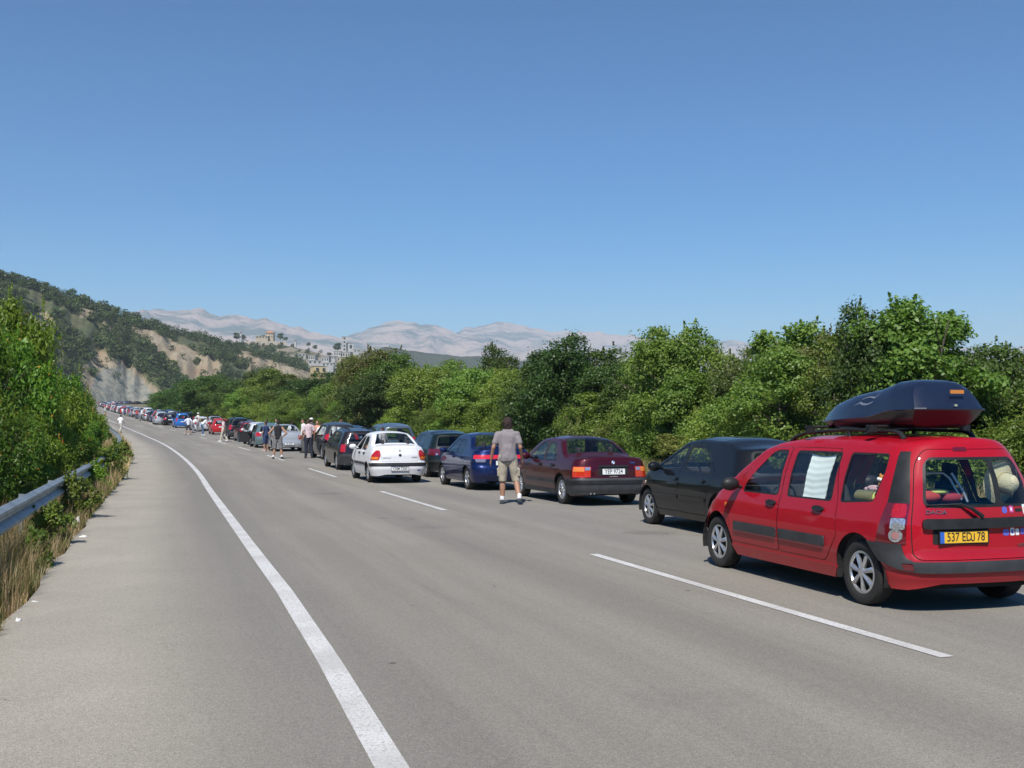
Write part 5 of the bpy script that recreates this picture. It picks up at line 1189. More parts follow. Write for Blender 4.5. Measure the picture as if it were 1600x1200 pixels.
# ================================================================== THE REST OF THE QUEUE
def gen_body(kind):
    if kind == 'hatch':
        B = Body(L=4.0, W=1.68, yr=.72, wb=2.48, Rw=.295, Ra=.35, ar=.42, zbelt=.94, grid=.11, r=.06, RP=[(0, .1), (.3, .04), (.5, 0), (.62, .03), (.92, .08), (1.45, .38)],
                 T=[(0, 1.36), (.5, 1.41), (1.1, 1.46), (1.8, 1.47), (2.2, 1.43), (2.8, 1.10), (3.1, .98), (3.5, .91), (3.8, .81), (4.0, .68)])
        W = [[(.75, .97), (1.0, .96), (1.0, 1.33), (.72, 1.30)], [(1.10, .96), (1.86, .96), (1.86, 1.34), (1.15, 1.34)], [(1.98, .96), (2.80, .95), (2.66, 1.05), (2.28, 1.28), (2.14, 1.34), (1.98, 1.34)]]
        D = [[(1.16, .30), (1.92, .30), (1.92, 1.39), (1.06, 1.38), (1.02, .95), (1.08, .65)], [(1.935, .30), (2.92, .30), (2.96, .72), (2.86, .95), (2.30, 1.35), (1.935, 1.39)]]
        g = dict(hatch=(.66, .96, 1.33), shield=(2.24, 3.06, .84, .93), lamp=(-.52, .28, .70, .93))
    elif kind == 'saloon':
        B = Body(L=4.4, W=1.70, yr=.98, wb=2.6, Rw=.30, Ra=.355, ar=.42, zbelt=.94, grid=.11, r=.06, RP=[(0, .12), (.26, .05), (.42, 0), (.6, .04), (.8, .05), (.98, .10), (1.4, .2)],
                 T=[(0, 1.0), (.4, 1.03), (.70, 1.05), (.86, 1.10), (1.36, 1.35), (1.65, 1.41), (2.1, 1.43), (2.5, 1.39), (3.1, 1.07), (3.35, .96), (3.85, .88), (4.2, .78), (4.4, .66)])
        W = [[(1.40, .94), (2.06, .94), (2.06, 1.30), (1.70, 1.29), (1.50, 1.12)], [(2.18, .94), (3.06, .93), (2.92, 1.03), (2.56, 1.24), (2.42, 1.30), (2.18, 1.30)]]
        D = [[(1.36, .30), (2.12, .30), (2.12, 1.35), (1.62, 1.33), (1.16, .95), (1.28, .62)], [(2.135, .30), (3.16, .30), (3.2, .72), (3.10, .95), (2.52, 1.32), (2.135, 1.35)]]
        g = dict(rglass=(.82, 1.42, .92, .84), shield=(2.54, 3.28, .84, .93), lamp=(-.50, .26, .66, .88))
    elif kind == 'estate':
        B = Body(L=4.5, W=1.72, yr=.92, wb=2.65, Rw=.305, Ra=.36, ar=.42, zbelt=.95, grid=.11, r=.06, RP=[(0, .1), (.3, .04), (.5, 0), (.62, .03), (.92, .08), (1.45, .30)],
                 T=[(0, 1.37), (.5, 1.41), (1.3, 1.46), (2.2, 1.47), (2.6, 1.43), (3.2, 1.10), (3.5, .98), (3.95, .90), (4.3, .80), (4.5, .68)])
        W = [[(.50, .98), (1.28, .97), (1.28, 1.35), (.50, 1.32)], [(1.42, .97), (2.2, .96), (2.2, 1.36), (1.42, 1.36)], [(2.32, .96), (3.18, .95), (3.04, 1.05), (2.66, 1.28), (2.5, 1.36), (2.32, 1.36)]]
        D = [[(1.40, .30), (2.26, .30), (2.26, 1.41), (1.36, 1.41), (1.30, .95), (1.32, .65)], [(2.275, .30), (3.28, .30), (3.32, .72), (3.22, .95), (2.64, 1.36), (2.275, 1.41)]]
        g = dict(hatch=(.66, .97, 1.33), shield=(2.64, 3.44, .84, .93), lamp=(-.62, .16, .66, .93), rails=(.4, 2.5))
    elif kind == 'mpv':
        B = Body(L=4.25, W=1.74, yr=.76, wb=2.69, Rw=.305, Ra=.36, ar=.42, zbelt=1.0, grid=.11, r=.07, tum=.26, RP=[(0, .1), (.3, .04), (.5, 0), (.62, .03), (1.0, .08), (1.65, .34)],
                 T=[(0, 1.53), (.5, 1.58), (1.2, 1.63), (2.0, 1.62), (2.4, 1.56), (3.1, 1.15), (3.4, 1.02), (3.8, .93), (4.1, .82), (4.25, .70)])
        W = [[(.52, 1.04), (1.02, 1.02), (1.02, 1.49), (.50, 1.46)], [(1.14, 1.02), (1.98, 1.01), (1.98, 1.51), (1.16, 1.51)], [(2.10, 1.01), (3.05, 1.0), (2.92, 1.10), (2.46, 1.40), (2.30, 1.50), (2.10, 1.51)]]
        D = [[(1.16, .32), (2.04, .32), (2.04, 1.56), (1.08, 1.56), (1.05, .95), (1.10, .65)], [(2.055, .32), (3.14, .32), (3.18, .72), (3.08, 1.0), (2.44, 1.50), (2.055, 1.56)]]
        g = dict(hatch=(.64, 1.02, 1.49), shield=(2.44, 3.36, .84, .93), lamp=(-.64, .18, .74, 1.14))
    else:
        B = Body(L=4.5, W=1.82, yr=.85, wb=2.65, Rw=.35, Ra=.42, ar=.40, zbelt=1.08, grid=.12, r=.07, zs=.30, zlow=.36, RP=[(0, .1), (.36, .05), (.55, 0), (.75, .03), (1.05, .06), (1.7, .30)],
                 T=[(0, 1.62), (.5, 1.66), (1.3, 1.70), (2.2, 1.69), (2.55, 1.63), (3.1, 1.26), (3.4, 1.14), (3.9, 1.06), (4.3, .98), (4.5, .84)])
        W = [[(.52, 1.12), (1.22, 1.11), (1.22, 1.56), (.50, 1.54)], [(1.34, 1.11), (2.16, 1.10), (2.16, 1.58), (1.34, 1.58)], [(2.28, 1.10), (3.12, 1.09), (3.0, 1.18), (2.62, 1.46), (2.46, 1.57), (2.28, 1.58)]]
        D = [[(1.36, .42), (2.22, .42), (2.22, 1.62), (1.28, 1.62), (1.24, 1.05), (1.30, .75)], [(2.235, .42), (3.2, .42), (3.24, .82), (3.16, 1.08), (2.60, 1.56), (2.235, 1.62)]]
        g = dict(hatch=(.70, 1.10, 1.56), shield=(2.60, 3.34, .84, .93), lamp=(-.66, .18, .78, 1.16), rails=(.4, 2.6))
    return B, W, D, g
GEN = {}
def template(kind, lod):
    """lod 1: doors, windows and lamps apart; lod 2: for cars a dozen pixels wide"""
    if (kind, lod) in GEN: return GEN[(kind, lod)]
    B, W, D, g = gen_body(kind); P = paint('template_paint', (.3, .3, .3)); root = empty('parked_car')
    root['kind'] = 'thing'
    if lod == 2: B.grid = .25
    f = dict(paint=P, windows=[(w_, (None, 0, 1)[k] if len(W) == 3 else (0, 1)[k]) for k, w_ in enumerate(W)], doors=D, wheel=('seven' if kind in ('mpv', 'suv') else 'star'), shield=g['shield'], interior=lod == 1, glass=GLD if kind in ('suv',) else GL)
    if 'rglass' in g: f['rglass'] = g['rglass']
    if lod == 1: f['mirror'] = (D[1][3][0]-.18, B.zbelt); f['handles'] = [(D[0][0][0]+.14, B.zbelt-.12, 0), (D[1][0][0]+.12, B.zbelt-.12, 1)]; f['handlemat'] = P
    l = g['lamp']; rr = std_rear(B, B.zs+.02, .58 if kind != 'suv' else .68, P if kind not in ('suv', 'estate') else GRYP)
    rr.append(lamp(B.rU(l[0]), B.sU(l[1]), l[2], l[3], REDL, 'lampL'))
    if 'hatch' in g:
        hx, z0, z1 = g['hatch']; rr.append(dict(name='window_seal', key='rs', poly=rnd([(-hx, z0), (hx, z0), (hx-.02, z1), (-hx+.02, z1)], .08), mat=BLK, off=.001, skirt=False)); rr.append(dict(name='rear_window', key='rw', poly=rnd([(-hx+.03, z0+.03), (hx-.03, z0+.03), (hx-.05, z1-.03), (-hx+.05, z1-.03)], .06), mat=GLD if kind == 'suv' else GL, off=-.001, skirt=False))
    f['rear'] = rr; f['side_extra'] = front_std(B, P)
    if lod == 2:
        f['doors'] = []; f['windows'] = [(w_, None) for w_, _ in f['windows']]
    m = build_car(B, root, f)
    if lod == 1: plate(B, root, 0, .42 if kind in ('saloon',) else .72, 'IK 5209', PLW, .5, .11, off=.03 if kind == 'saloon' else .012)
    if lod == 2:
        seals = [o for o in root.children if o.name.startswith(('window_seal', 'cabin'))]
        ws = [o for o in root.children if o.name.startswith('window') and not o.name.startswith('window_seal')]
        for o in seals: bpy.data.objects.remove(o)
        V = []; F = []
        for o in ws:
            b = len(V); V += [tuple(v.co) for v in o.data.vertices]; F += [tuple(b+i for i in p.vertices) for p in o.data.polygons]; bpy.data.objects.remove(o)
        me = fast_mesh('side_windows', V, F, GLD, smooth=True); obj('side_windows', me, root)
        q = MB()
        for wv in [o for o in root.children if o.name.startswith('wheel')]:
            lx = wv.location.x
            for c in list(wv.children): bpy.data.objects.remove(c)
            q.lathe([(.001, -.09), (B.Rw, -.09), (B.Rw, .09), (.001, .09)], tuple(wv.location), 14); bpy.data.objects.remove(wv)
        q.build('wheels', RUB, root)
    if 'rails' in g and lod == 1:
        for sd in (-1, 1):
            q = MB(); a, b = g['rails']; pts = [(float(B.Q(np.array([sd*.66]), np.array([y]))[0][0]), y, float(B.Q(np.array([sd*.66]), np.array([y]))[0][2])+h) for y, h in ((a, 0), (a+.12, .05), (b-.15, .05), (b, 0))]
            q.tube(pts, .018, 6); q.build('roof_rail', BLK, root, 50)
    GEN[(kind, lod)] = (root, B, P, [False]); return GEN[(kind, lod)]
def queue_car(kind, lod, col, label, s=None, off=None, px=None, turn=0.0, metal=.3, name='parked_car', cat='car', group='cars queueing along the road'):
    root, B, P, used = template(kind, lod)
    pm = paint('paint_%02d_%02d_%02d' % tuple(int(99*c) for c in col), col, metal, .2)
    r = copy_tree(root)
    def swap(o):
        if o.type == 'MESH':
            for i, sl in enumerate(o.material_slots):
                if sl.material == P: sl.link = 'OBJECT'; sl.material = pm
        for c in o.children: swap(c)
    swap(r); r['label'] = label; r['category'] = cat; r['group'] = group; r.name = name
    if px:
        p = seen_at(*px); s = s_at(p.y); h = float(road(s)[2])+R(turn); lx, ly = -(B.W/2-.045), B.yr
        r.location = (p.x-(lx*math.cos(h)-ly*math.sin(h)), p.y-(lx*math.sin(h)+ly*math.cos(h)), 0)
    else:
        x, y, h = road(s, off); h = float(h)+R(turn); r.location = (float(x), float(y), 0)
    Y0 = r.location.y; fw = Vector((-math.sin(h), math.cos(h))); z0 = float(gz(Y0)); z1 = float(gz(Y0+4*fw.y))
    r.rotation_euler = (math.atan((z1-z0)/4), 0, h); r.location.z = z0+.036
    return r, B
G1 = 'cars queueing along the road'
C = dict(silver=(.42, .44, .46), white=(.72, .72, .72), black=(.008, .009, .011), navy=(.012, .02, .06), blue=(.02, .13, .42), red=(.42, .012, .015), maroon=(.13, .01, .02), grey=(.12, .13, .14), dgrey=(.035, .037, .04), green=(.012, .05, .035), teal=(.10, .16, .17), lblue=(.18, .23, .28))
queue_car('estate', 1, (.022, .018, .02), 'dark brown grey estate just ahead of the white saloon', px=(525, 735.5))
queue_car('mpv', 1, (.09, .12, .16), 'blue grey people carrier whose roof shows behind the dark estate', s=s_at(41.5), off=3.6)
queue_car('mpv', 1, C['dgrey'], 'charcoal people carrier next to the man in the white vest', px=(502, 719))
queue_car('hatch', 1, C['navy'], 'navy hatchback with red lamp behind the plaid shirt man', s=s_at(50.5), off=3.7)
queue_car('saloon', 1, C['silver'], 'silver saloon beside the man in the black vest', px=(425, 706))
SLV, _SB = queue_car('hatch', 1, (.13, .19, .20), 'pale green grey hatchback with its left door standing open', px=(398, 700.5))
queue_car('hatch', 1, C['white'], 'white hatchback ahead of the car with the open door', px=(387, 696))
queue_car('estate', 1, C['maroon'], 'maroon estate behind the tall black off-road car', px=(372, 691))
queue_car('suv', 1, C['black'], 'tall black off-road car with roof rails', px=(355, 687.5))
queue_car('hatch', 1, C['red'], 'bright red hatchback ahead of the tall black off-road car', px=(331, 679.5), metal=0)
queue_car('hatch', 1, C['navy'], 'dark blue hatchback half hidden beside the bright red hatchback', s=s_at(93), off=3.9)
queue_car('hatch', 1, C['white'], 'white hatchback next to the man bending in blue jeans', px=(302, 674))
queue_car('mpv', 1, C['blue'], 'bright blue people carrier in the middle of the queue', px=(273, 669), metal=0)
queue_car('hatch', 1, C['black'], 'black hatchback just ahead of the bright blue people carrier', s=s_at(134), off=1.5)
queue_car('saloon', 1, C['silver'], 'grey saloon tucked in on the verge side of the bright blue people carrier', s=s_at(115), off=4.3)
queue_car('mpv', 1, C['silver'], 'silver people carrier with pale plate beside the man in the red shirt', px=(241, 664))
queue_car('saloon', 1, C['navy'], 'dark blue saloon just ahead of the silver people carrier', s=s_at(144), off=1.5)
queue_car('hatch', 1, C['black'], 'black hatchback on the verge side of the silver people carrier', s=s_at(140), off=4.4)
queue_car('estate', 1, (.35, .37, .39), 'silver estate leading into the crowded far part of the queue', px=(206, 652.5))
rq = random.Random(11)
pal = [C['silver'], C['white'], C['navy'], C['dgrey'], C['black'], C['red'], C['silver'], (.03, .07, .15), C['grey'], C['white'], C['green'], C['maroon'], C['lblue']]
nm = {0: 'silver', 1: 'white', 2: 'dark blue', 3: 'charcoal', 4: 'black', 5: 'red', 6: 'silver', 7: 'blue', 8: 'grey', 9: 'white', 10: 'dark green', 11: 'maroon', 12: 'pale blue'}
s = s_at(150.)
while s < _rd[-1]-15:
    if s_at(182) < s < s_at(186): s = s_at(197.)
    for off in (1.5, 4.4):
        k = rq.randrange(len(pal)); kd = rq.choice(['hatch', 'hatch', 'saloon', 'estate', 'mpv'])
        if rq.random() < .9:
            kn = {'hatch': 'hatchback', 'saloon': 'saloon', 'estate': 'estate car', 'mpv': 'people carrier'}[kd]
            queue_car(kd, 2, pal[k], f'tiny {nm[k]} {kn} in the far crowded part of the queue', s=s+rq.uniform(-.4, .4)+(2 if off > 3 else 0), off=off+rq.uniform(-.2, .2), turn=rq.uniform(-2, 2), group=f'far {nm[k]} {kn}s in the queue')
    s += rq.uniform(5.6, 6.6)
for (kd, lod) in list(GEN):
    def kill(o):
        for c in list(o.children): kill(c)
        bpy.data.objects.remove(o)
    kill(GEN[(kd, lod)][0])
# the open door of the green grey hatchback, swung out on its hinge
def open_door():
    d = [c for c in SLV.children if c.name.startswith('door') and not c.name.startswith('door_gap') and sum(v.co.x for v in c.data.vertices) < 0]
    d = max(d, key=lambda c: sum(v.co.y for v in c.data.vertices)/len(c.data.vertices))
    hinge = Vector((-.80, 2.93, 0)); a = R(58)
    d.data = d.data.copy()
    Rz = Matrix.Translation(hinge) @ Matrix.Rotation(-a, 4, 'Z') @ Matrix.Translation(-hinge)
    d.matrix_local = Matrix.Rotation(0, 4, 'Z') @ (Matrix.Translation(hinge) @ Matrix.Rotation(a*-1, 4, 'Z') @ Matrix.Translation(-hinge))
    q = MB(); q.box((-.76, 2.42, .62), (.05, .84, .58)); q.build('door_lining', INT, d)
    d['label'] = 'open left door'
open_door()
# the coach standing across the far bend
def coach():
    x, y, h = road(s_at(512)+4, 8); r = empty('coach', (float(x)+6, 522, float(gz(522))+.03), R(-78), 'long white coach standing sideways at the far bend below the cutting', 'coach')
    P = paint('coach_white', (.8, .8, .78)); q = MB(); q.prism([(-1.25, .35), (1.25, .35), (1.25, 2.9), (1.1, 3.15), (-1.1, 3.15), (-1.25, 2.9)], 'y', -5, 5); q.build('body', P, r)
    for sd in (-1, 1): MB().box((sd*1.26, 0, 2.05), (.03, 9.2, .8)).build('window_band', GLD, r)
    for yy in (-3, 3):
        for sd in (-1, 1): q = MB(); q.lathe([(.001, -.12), (.48, -.12), (.48, .12), (.001, .12)], (sd*1.1, yy, .48), 16); q.build('wheel', RUB, r)
coach()
# ================================================================== PEOPLE
SKIN = mat('skin_tan', (.36, .19, .12), .55, noise=(6, .08)); HAIRM = mat('brown_hair', (.035, .02, .014), .75, bump=1, bscale=110)
def capsule(q, p0, p1, r0, r1, n=12, flat=(1, 1)):
    p0, p1 = Vector(p0), Vector(p1); d = p1-p0; L = max(d.length, 1e-4); t = d/L; pts = []; rs = []
    for a in (-80, -50, -20): pts.append(p0+t*r0*math.sin(R(a))); rs.append(r0*math.cos(R(a)))
    pts += [p0, p1]; rs += [r0, r1]
    for a in (20, 50, 80): pts.append(p1+t*r1*math.sin(R(a))); rs.append(r1*math.cos(R(a)))
    b = len(q.V); q.tube(pts, rs, n)
    if flat != (1, 1):
        for i in range(b, len(q.V)):
            v = Vector(q.V[i]); c = p0+t*((v-p0).dot(t)); o = v-c; q.V[i] = (c.x+o.x*flat[0], c.y+o.y*flat[1], c.z+o.z)
def meld(q, vox, name, m, sm=3, disp=0.0, seed=0):
    me = q.mesh(name, m); o = link(bpy.data.objects.new('tmp', me))
    r = o.modifiers.new('r', 'REMESH'); r.mode = 'VOXEL'; r.voxel_size = vox; s = o.modifiers.new('s', 'SMOOTH'); s.iterations = sm; s.factor = .5
    bpy.context.view_layer.update(); me2 = bpy.data.meshes.new_from_object(o.evaluated_get(bpy.context.evaluated_depsgraph_get())); bpy.data.objects.remove(o)
    if disp:
        n = len(me2.vertices); co = np.empty(n*3); me2.vertices.foreach_get('co', co); no = np.empty(n*3); me2.vertices.foreach_get('normal', no); co = co.reshape(-1, 3); no = no.reshape(-1, 3)
        k = fbm(co[:, 0]*14+seed, co[:, 2]*9+co[:, 1]*11, seed, 3)-.5; co += no*(k*disp)[:, None]; me2.vertices.foreach_set('co', co.ravel())
    me2.name = name; me2.materials.clear(); me2.materials.append(m); me2.polygons.foreach_set('use_smooth', [True]*len(me2.polygons)); me2.update(); return me2
POSE = {
 'stand': dict(hip=(.09, 0, .92), kn=[(-.11, .01, .49), (.12, .0, .49)], an=[(-.12, -.03, .08), (.14, -.04, .08)], el=[(-.27, -.03, 1.12), (.27, -.02, 1.12)], wr=[(-.27, .06, .88), (.26, .08, .88)], lean=0),
 'hips': dict(hip=(.09, 0, .92), kn=[(-.14, .01, .49), (.14, .0, .49)], an=[(-.19, -.03, .08), (.18, -.04, .08)], el=[(-.40, -.10, 1.14), (.40, -.10, 1.14)], wr=[(-.20, .02, .98), (.20, .02, .98)], lean=0),
 'walk': dict(hip=(.09, 0, .91), kn=[(-.09, .14, .50), (.09, -.02, .48)], an=[(-.09, .20, .09), (.09, -.26, .14)], el=[(-.25, -.16, 1.13), (.25, .06, 1.14)], wr=[(-.25, -.14, .88), (.24, .24, .96)], lean=.03),
 'bend': dict(hip=(.09, -.10, .90), kn=[(-.10, .03, .48), (.10, .03, .48)], an=[(-.11, -.05, .08), (.11, -.02, .08)], el=[(-.24, .34, .92), (.24, .36, .94)], wr=[(-.18, .48, .74), (.18, .50, .74)], lean=.42),
 'main': dict(hip=(.095, 0, .93), kn=[(-.10, .03, .50), (.165, .06, .50)], an=[(-.11, .02, .08), (.26, -.16, .12)], el=[(-.285, -.06, 1.15), (.265, -.01, 1.15)], wr=[(-.34, .03, .91), (.285, .13, .93)], lean=.02),
}
PM = {}
def pose_meshes(pose, shorts, vest, fine):
    key = (pose, shorts, vest, fine)
    if key in PM: return PM[key]
    P = POSE[pose]; ln = P['lean']; vb = .011 if fine else .019; hx, hy, hz = P['hip']
    up = lambda z, x=0.0, y=0.0: Vector((x, hy+y+ln*(z-.92)*1.6, z-(ln*.55*(z-.92) if ln > .1 else 0)))
    neck = up(1.46); head = up(1.62)+Vector((0, .02 if ln < .1 else .06, 0)); sh = [up(1.40, -.175), up(1.40, .175)]
    el = [Vector(e) for e in P['el']]; wr = [Vector(e) for e in P['wr']]; kn = [Vector(e) for e in P['kn']]; an = [Vector(e) for e in P['an']]; hp = [Vector((-hx, hy, hz)), Vector((hx, hy, hz))]
    if pose == 'main': sh = [up(1.41, -.20), up(1.41, .20)]
    q = MB()                                   # ---- body: one continuous figure
    q.ell(tuple(head+Vector((0, 0, .015))), (.073, .092, .105), 16, 12); q.ell(tuple(head+Vector((0, .035, -.06))), (.052, .055, .055), 12, 8)
    q.ell(tuple(head+Vector((0, .098, -.012))), (.013, .022, .022), 8, 6)                                          # nose
    q.ell(tuple(head+Vector((0, .082, -.062))), (.026, .014, .010), 8, 6)                                          # mouth
    for sd in (-1, 1): q.ell(tuple(head+Vector((sd*.077, 0, -.01))), (.012, .022, .034), 8, 6); q.ell(tuple(head+Vector((sd*.03, .082, .012))), (.014, .010, .010), 8, 6)   # ears, brows
    capsule(q, neck-Vector((0, 0, .02)), head-Vector((0, .01, .05)), .056, .052)
    capsule(q, up(1.36), up(1.12), .15, .125, flat=(1.08, .68)); capsule(q, up(1.12), up(.95), .13, .145, flat=(1.08, .78)); capsule(q, sh[0]+Vector((.04, 0, 0)), sh[1]-Vector((.04, 0, 0)), .068, .068)
    for i in (0, 1):
        capsule(q, sh[i], el[i], .056, .041); capsule(q, el[i], wr[i], .042, .027)
        capsule(q, hp[i]+Vector((0, 0, .0)), kn[i], .092, .058); capsule(q, kn[i], an[i]+(kn[i]-an[i])*.55, .056, .060); capsule(q, an[i]+(kn[i]-an[i])*.55, an[i], .058, .038)
        toe = an[i]+Vector(((-.02, .03)[i], .14, -.045)); capsule(q, an[i]+Vector((0, -.03, -.035)), toe, .036, .028)
        d = (wr[i]-el[i]).normalized(); d = (d+Vector((0, .15, -.25))).normalized(); side = Vector((1, 0, 0)) if abs(d.x) < .8 else Vector((0, 0, 1)); fwd = d.cross(side).normalized()
        palm = wr[i]+d*.055; capsule(q, wr[i], wr[i]+d*.085, .026, .034, flat=(.62, 1))
        for j in range(4):                      # four unequal, slightly curled fingers and a thumb
            b0 = wr[i]+d*.088+fwd*((j-1.5)*.019); ln_ = (.062, .072, .067, .052)[j]; d2 = (d+side*(.25 if i == 0 else -.25)).normalized(); k1 = b0+d*ln_*.5; k2 = k1+d2*ln_*.6
            capsule(q, b0, k1, .0115, .011, 8); capsule(q, k1, k2, .011, .009, 8)
        t0 = wr[i]+d*.035+fwd*-.026; capsule(q, t0, t0+d*.035-fwd*.026, .014, .012, 8); capsule(q, t0+d*.035-fwd*.026, t0+d*.065-fwd*.03, .012, .010, 8)
    body = meld(q, .0085 if fine else .0165, 'body', SKIN, 1 if fine else 1)
    q = MB(); e = 1.12 if fine else 1.0         # ---- shirt
    capsule(q, up(1.37), up(1.12), .158*e, .150*e, flat=(1.12, .76)); capsule(q, up(1.12), up(.93), .150*e, .160*e, flat=(1.08, .90)); capsule(q, sh[0]+Vector((.045, 0, .0)), sh[1]-Vector((.045, 0, 0)), .078, .078, flat=(1, .95))
    if not vest:
        for i in (0, 1): capsule(q, sh[i], sh[i]+(el[i]-sh[i])*.62, .068, .066)
    shirt = meld(q, vb, 'shirt', SKIN, 4, .028 if fine else .015, 3)
    q = MB()                                    # ---- trousers or shorts
    capsule(q, hp[0]+Vector((.03, 0, .05)), hp[1]+Vector((-.03, 0, .05)), .128, .128, flat=(1, .95)); 
    capsule(q, up(.97), up(.86), .12, .10, flat=(1, 1.05))
    for i in (0, 1):
        end = kn[i]-(hp[i]-kn[i])*.06 if shorts else kn[i]
        capsule(q, hp[i], end, .112, .088 if shorts else .074)
        if shorts and fine: q.box(tuple(hp[i]+(kn[i]-hp[i])*.66+Vector(((-.098, .098)[i], 0, 0))), (.035, .15, .17))
        if not shorts: capsule(q, kn[i], an[i]+Vector((0, 0, .02)), .074, .062)
    pants = meld(q, vb, 'shorts' if shorts else 'trousers', SKIN, 3, .034 if fine else .02, 9)
    if shorts:                                  # square hems
        n = len(pants.vertices); co = np.empty(n*3); pants.vertices.foreach_get('co', co); co = co.reshape(-1, 3); lim = kn[0].z-.045; co[:, 2] = np.maximum(co[:, 2], lim+.02*np.abs(co[:, 0])); pants.vertices.foreach_set('co', co.ravel()); pants.update()
    n = len(shirt.vertices); co = np.empty(n*3); shirt.vertices.foreach_get('co', co); co = co.reshape(-1, 3)
    if ln < .1: co[:, 2] = np.where((np.abs(co[:, 0]) < .23) & (co[:, 2] < 1.0), np.maximum(co[:, 2], (.875 if fine else .895)+.008*np.sin(co[:, 0]*26)), co[:, 2]); shirt.vertices.foreach_set('co', co.ravel()); shirt.update()
    shoes = []; socks = []
    for i in (0, 1):
        q = MB(); a = an[i]; tx = (-.02, .035)[i]; capsule(q, a+Vector((0, -.04, -.035)), a+Vector((tx, .15, -.045)), .048, .040, flat=(1, 1)); q.box((a.x+tx*.4, a.y+.055, a.z-.066), (.085, .26, .025)); shoes.append(meld(q, vb*.8, 'shoe', SKIN, 1))
        q = MB(); capsule(q, a+Vector((0, -.005, .01)), a+Vector((0, 0, .065)), .046, .046); socks.append(q.mesh('sock', SKIN, True))
    q = MB(); hd = head                          # ---- hair
    if fine:
        q.ell(tuple(hd+Vector((0, -.016, .03))), (.096, .108, .112), 14, 10); q.ell(tuple(hd+Vector((0, -.05, -.045))), (.082, .062, .095), 12, 8); q.ell(tuple(hd+Vector((0, -.055, -.115))), (.062, .035, .05), 10, 7)
        for k in range(46):
            rr_ = random.Random(k); a = rr_.uniform(0, 6.28); b = rr_.uniform(-.7, 1.3); c = hd+Vector((.092*math.cos(a)*math.cos(b), min(.05, .105*math.sin(a)*math.cos(b)-.015), .03+.105*math.sin(b))); q.ell(tuple(c), (.022, .022, .03), 8, 6)
    else: q.ell(tuple(hd+Vector((0, -.014, .035))), (.083, .098, .09), 12, 8); q.ell(tuple(hd+Vector((0, -.04, -.02))), (.072, .06, .07), 10, 7)
    hair = meld(q, .011 if fine else .02, 'hair', HAIRM, 1, .02 if fine else .0, 5)
    PM[key] = (body, shirt, pants, shoes, socks, hair, head); return PM[key]
def person(label, x, y, face, shirt, pants, pose='stand', shorts=False, vest=False, h=1.75, hair=(.03, .02, .014), shoe=(.03, .03, .03), sock=None, cap=None, fine=False, z=None, group=None):
    b, s, p, sh, so, hr, hd = pose_meshes(pose, shorts, vest, fine)
    z = float(gz(y))+.036 if z is None else z
    r = empty('person', (x, y, z), R(face), label, 'person', group); k = h/1.75; r.scale = (k, k, k)
    def part(name, me, m):
        o = obj(name, me, r)
        if m is not None and len(o.material_slots): o.material_slots[0].link = 'OBJECT'; o.material_slots[0].material = m
        return o
    cm = lambda c, n='cloth': mat('%s_%02d_%02d_%02d' % (n, *[int(99*v) for v in c]), c, .9, noise=(9, .12), bump=.25, bscale=25)
    part('body', b, None); part('shirt', s, shirt if not isinstance(shirt, tuple) else cm(shirt)); part('shorts' if shorts else 'trousers', p, cm(pants))
    for m in sh: part('shoe', m, cm(shoe, 'shoe'))
    if sock:
        for m in so: part('sock', m, cm(sock))
    part('hair', hr, mat('hair_%02d_%02d_%02d' % tuple(int(99*v) for v in hair), hair, .8, bump=.8, bscale=100))
    if cap: q = MB(); q.ell((hd.x, hd.y-.005, hd.z+.06), (.095, .11, .075), 14, 8); q.ell((hd.x, hd.y+.11, hd.z+.05), (.07, .075, .012), 10, 5); q.build('cap', cm(cap), r, True)
    return r
def who(px, py, **k):        # feet seen at a point of the photograph
    p = seen_at(px, py); return person(x=p.x, y=p.y, **k)
TEE = mat('grey_tee', (.235, .205, .21), .95, noise=(7, .07), bump=.3, bscale=16)
who(793, 790, label='man in a grey T-shirt and beige cargo shorts seen from behind', face=-6, shirt=TEE, pants=(.38, .33, .25), pose='main', shorts=True, h=1.80, sock=(.75, .75, .75), shoe=(.05, .06, .07), hair=(.035, .018, .014), fine=True)
plaid = mat('plaid_cloth', (.55, .32, .34), .9, noise=(28, .4, (.62, .58, .58)))
who(434, 718, label='man in a black vest and grey shorts standing hands on hips', face=4, shirt=(.012, .012, .014), pants=(.17, .165, .16), pose='hips', shorts=True, vest=True, h=1.78, sock=(.7, .7, .7))
who(482, 717, label='man in a pink plaid shirt and dark jeans', face=20, shirt=plaid, pants=(.015, .02, .035), pose='stand', h=1.84, hair=(.06, .03, .02))
who(520, 714.5, label='man in a white vest with one hand on his hip', face=30, shirt=(.78, .78, .8), pants=(.6, .6, .6), pose='hips', vest=True, h=1.78)
def by(px, Y, **k):
    p = seen_at(px, 690, Y); return person(x=p.x, y=Y, **k)
by(533, 52.5, label='woman in a white top standing behind the cars right of the white vest', face=60, shirt=(.75, .78, .8), pants=(.05, .05, .08), h=1.8, hair=(.12, .05, .03))
by(486, 57, label='man wearing a white cap behind the plaid shirt man', face=-20, shirt=(.05, .05, .06), pants=(.04, .04, .05), cap=(.78, .76, .68), h=1.86)
by(474, 57.5, label='person with dark hair in white left of the white cap', face=120, shirt=(.7, .68, .66), pants=(.1, .1, .1), h=1.8)
by(496, 56, label='person in an orange and white top behind the navy hatchback', face=170, shirt=(.62, .30, .2), pants=(.1, .1, .1), h=1.72, hair=(.15, .06, .03))
by(502.5, 55, label='dark haired person in a white shirt behind the navy hatchback', face=20, shirt=(.78, .78, .78), pants=(.1, .1, .1), h=1.66)
by(456, 66, label='person in white seen just over the silver saloon', face=10, shirt=(.75, .75, .75), pants=(.1, .1, .1), h=1.6)
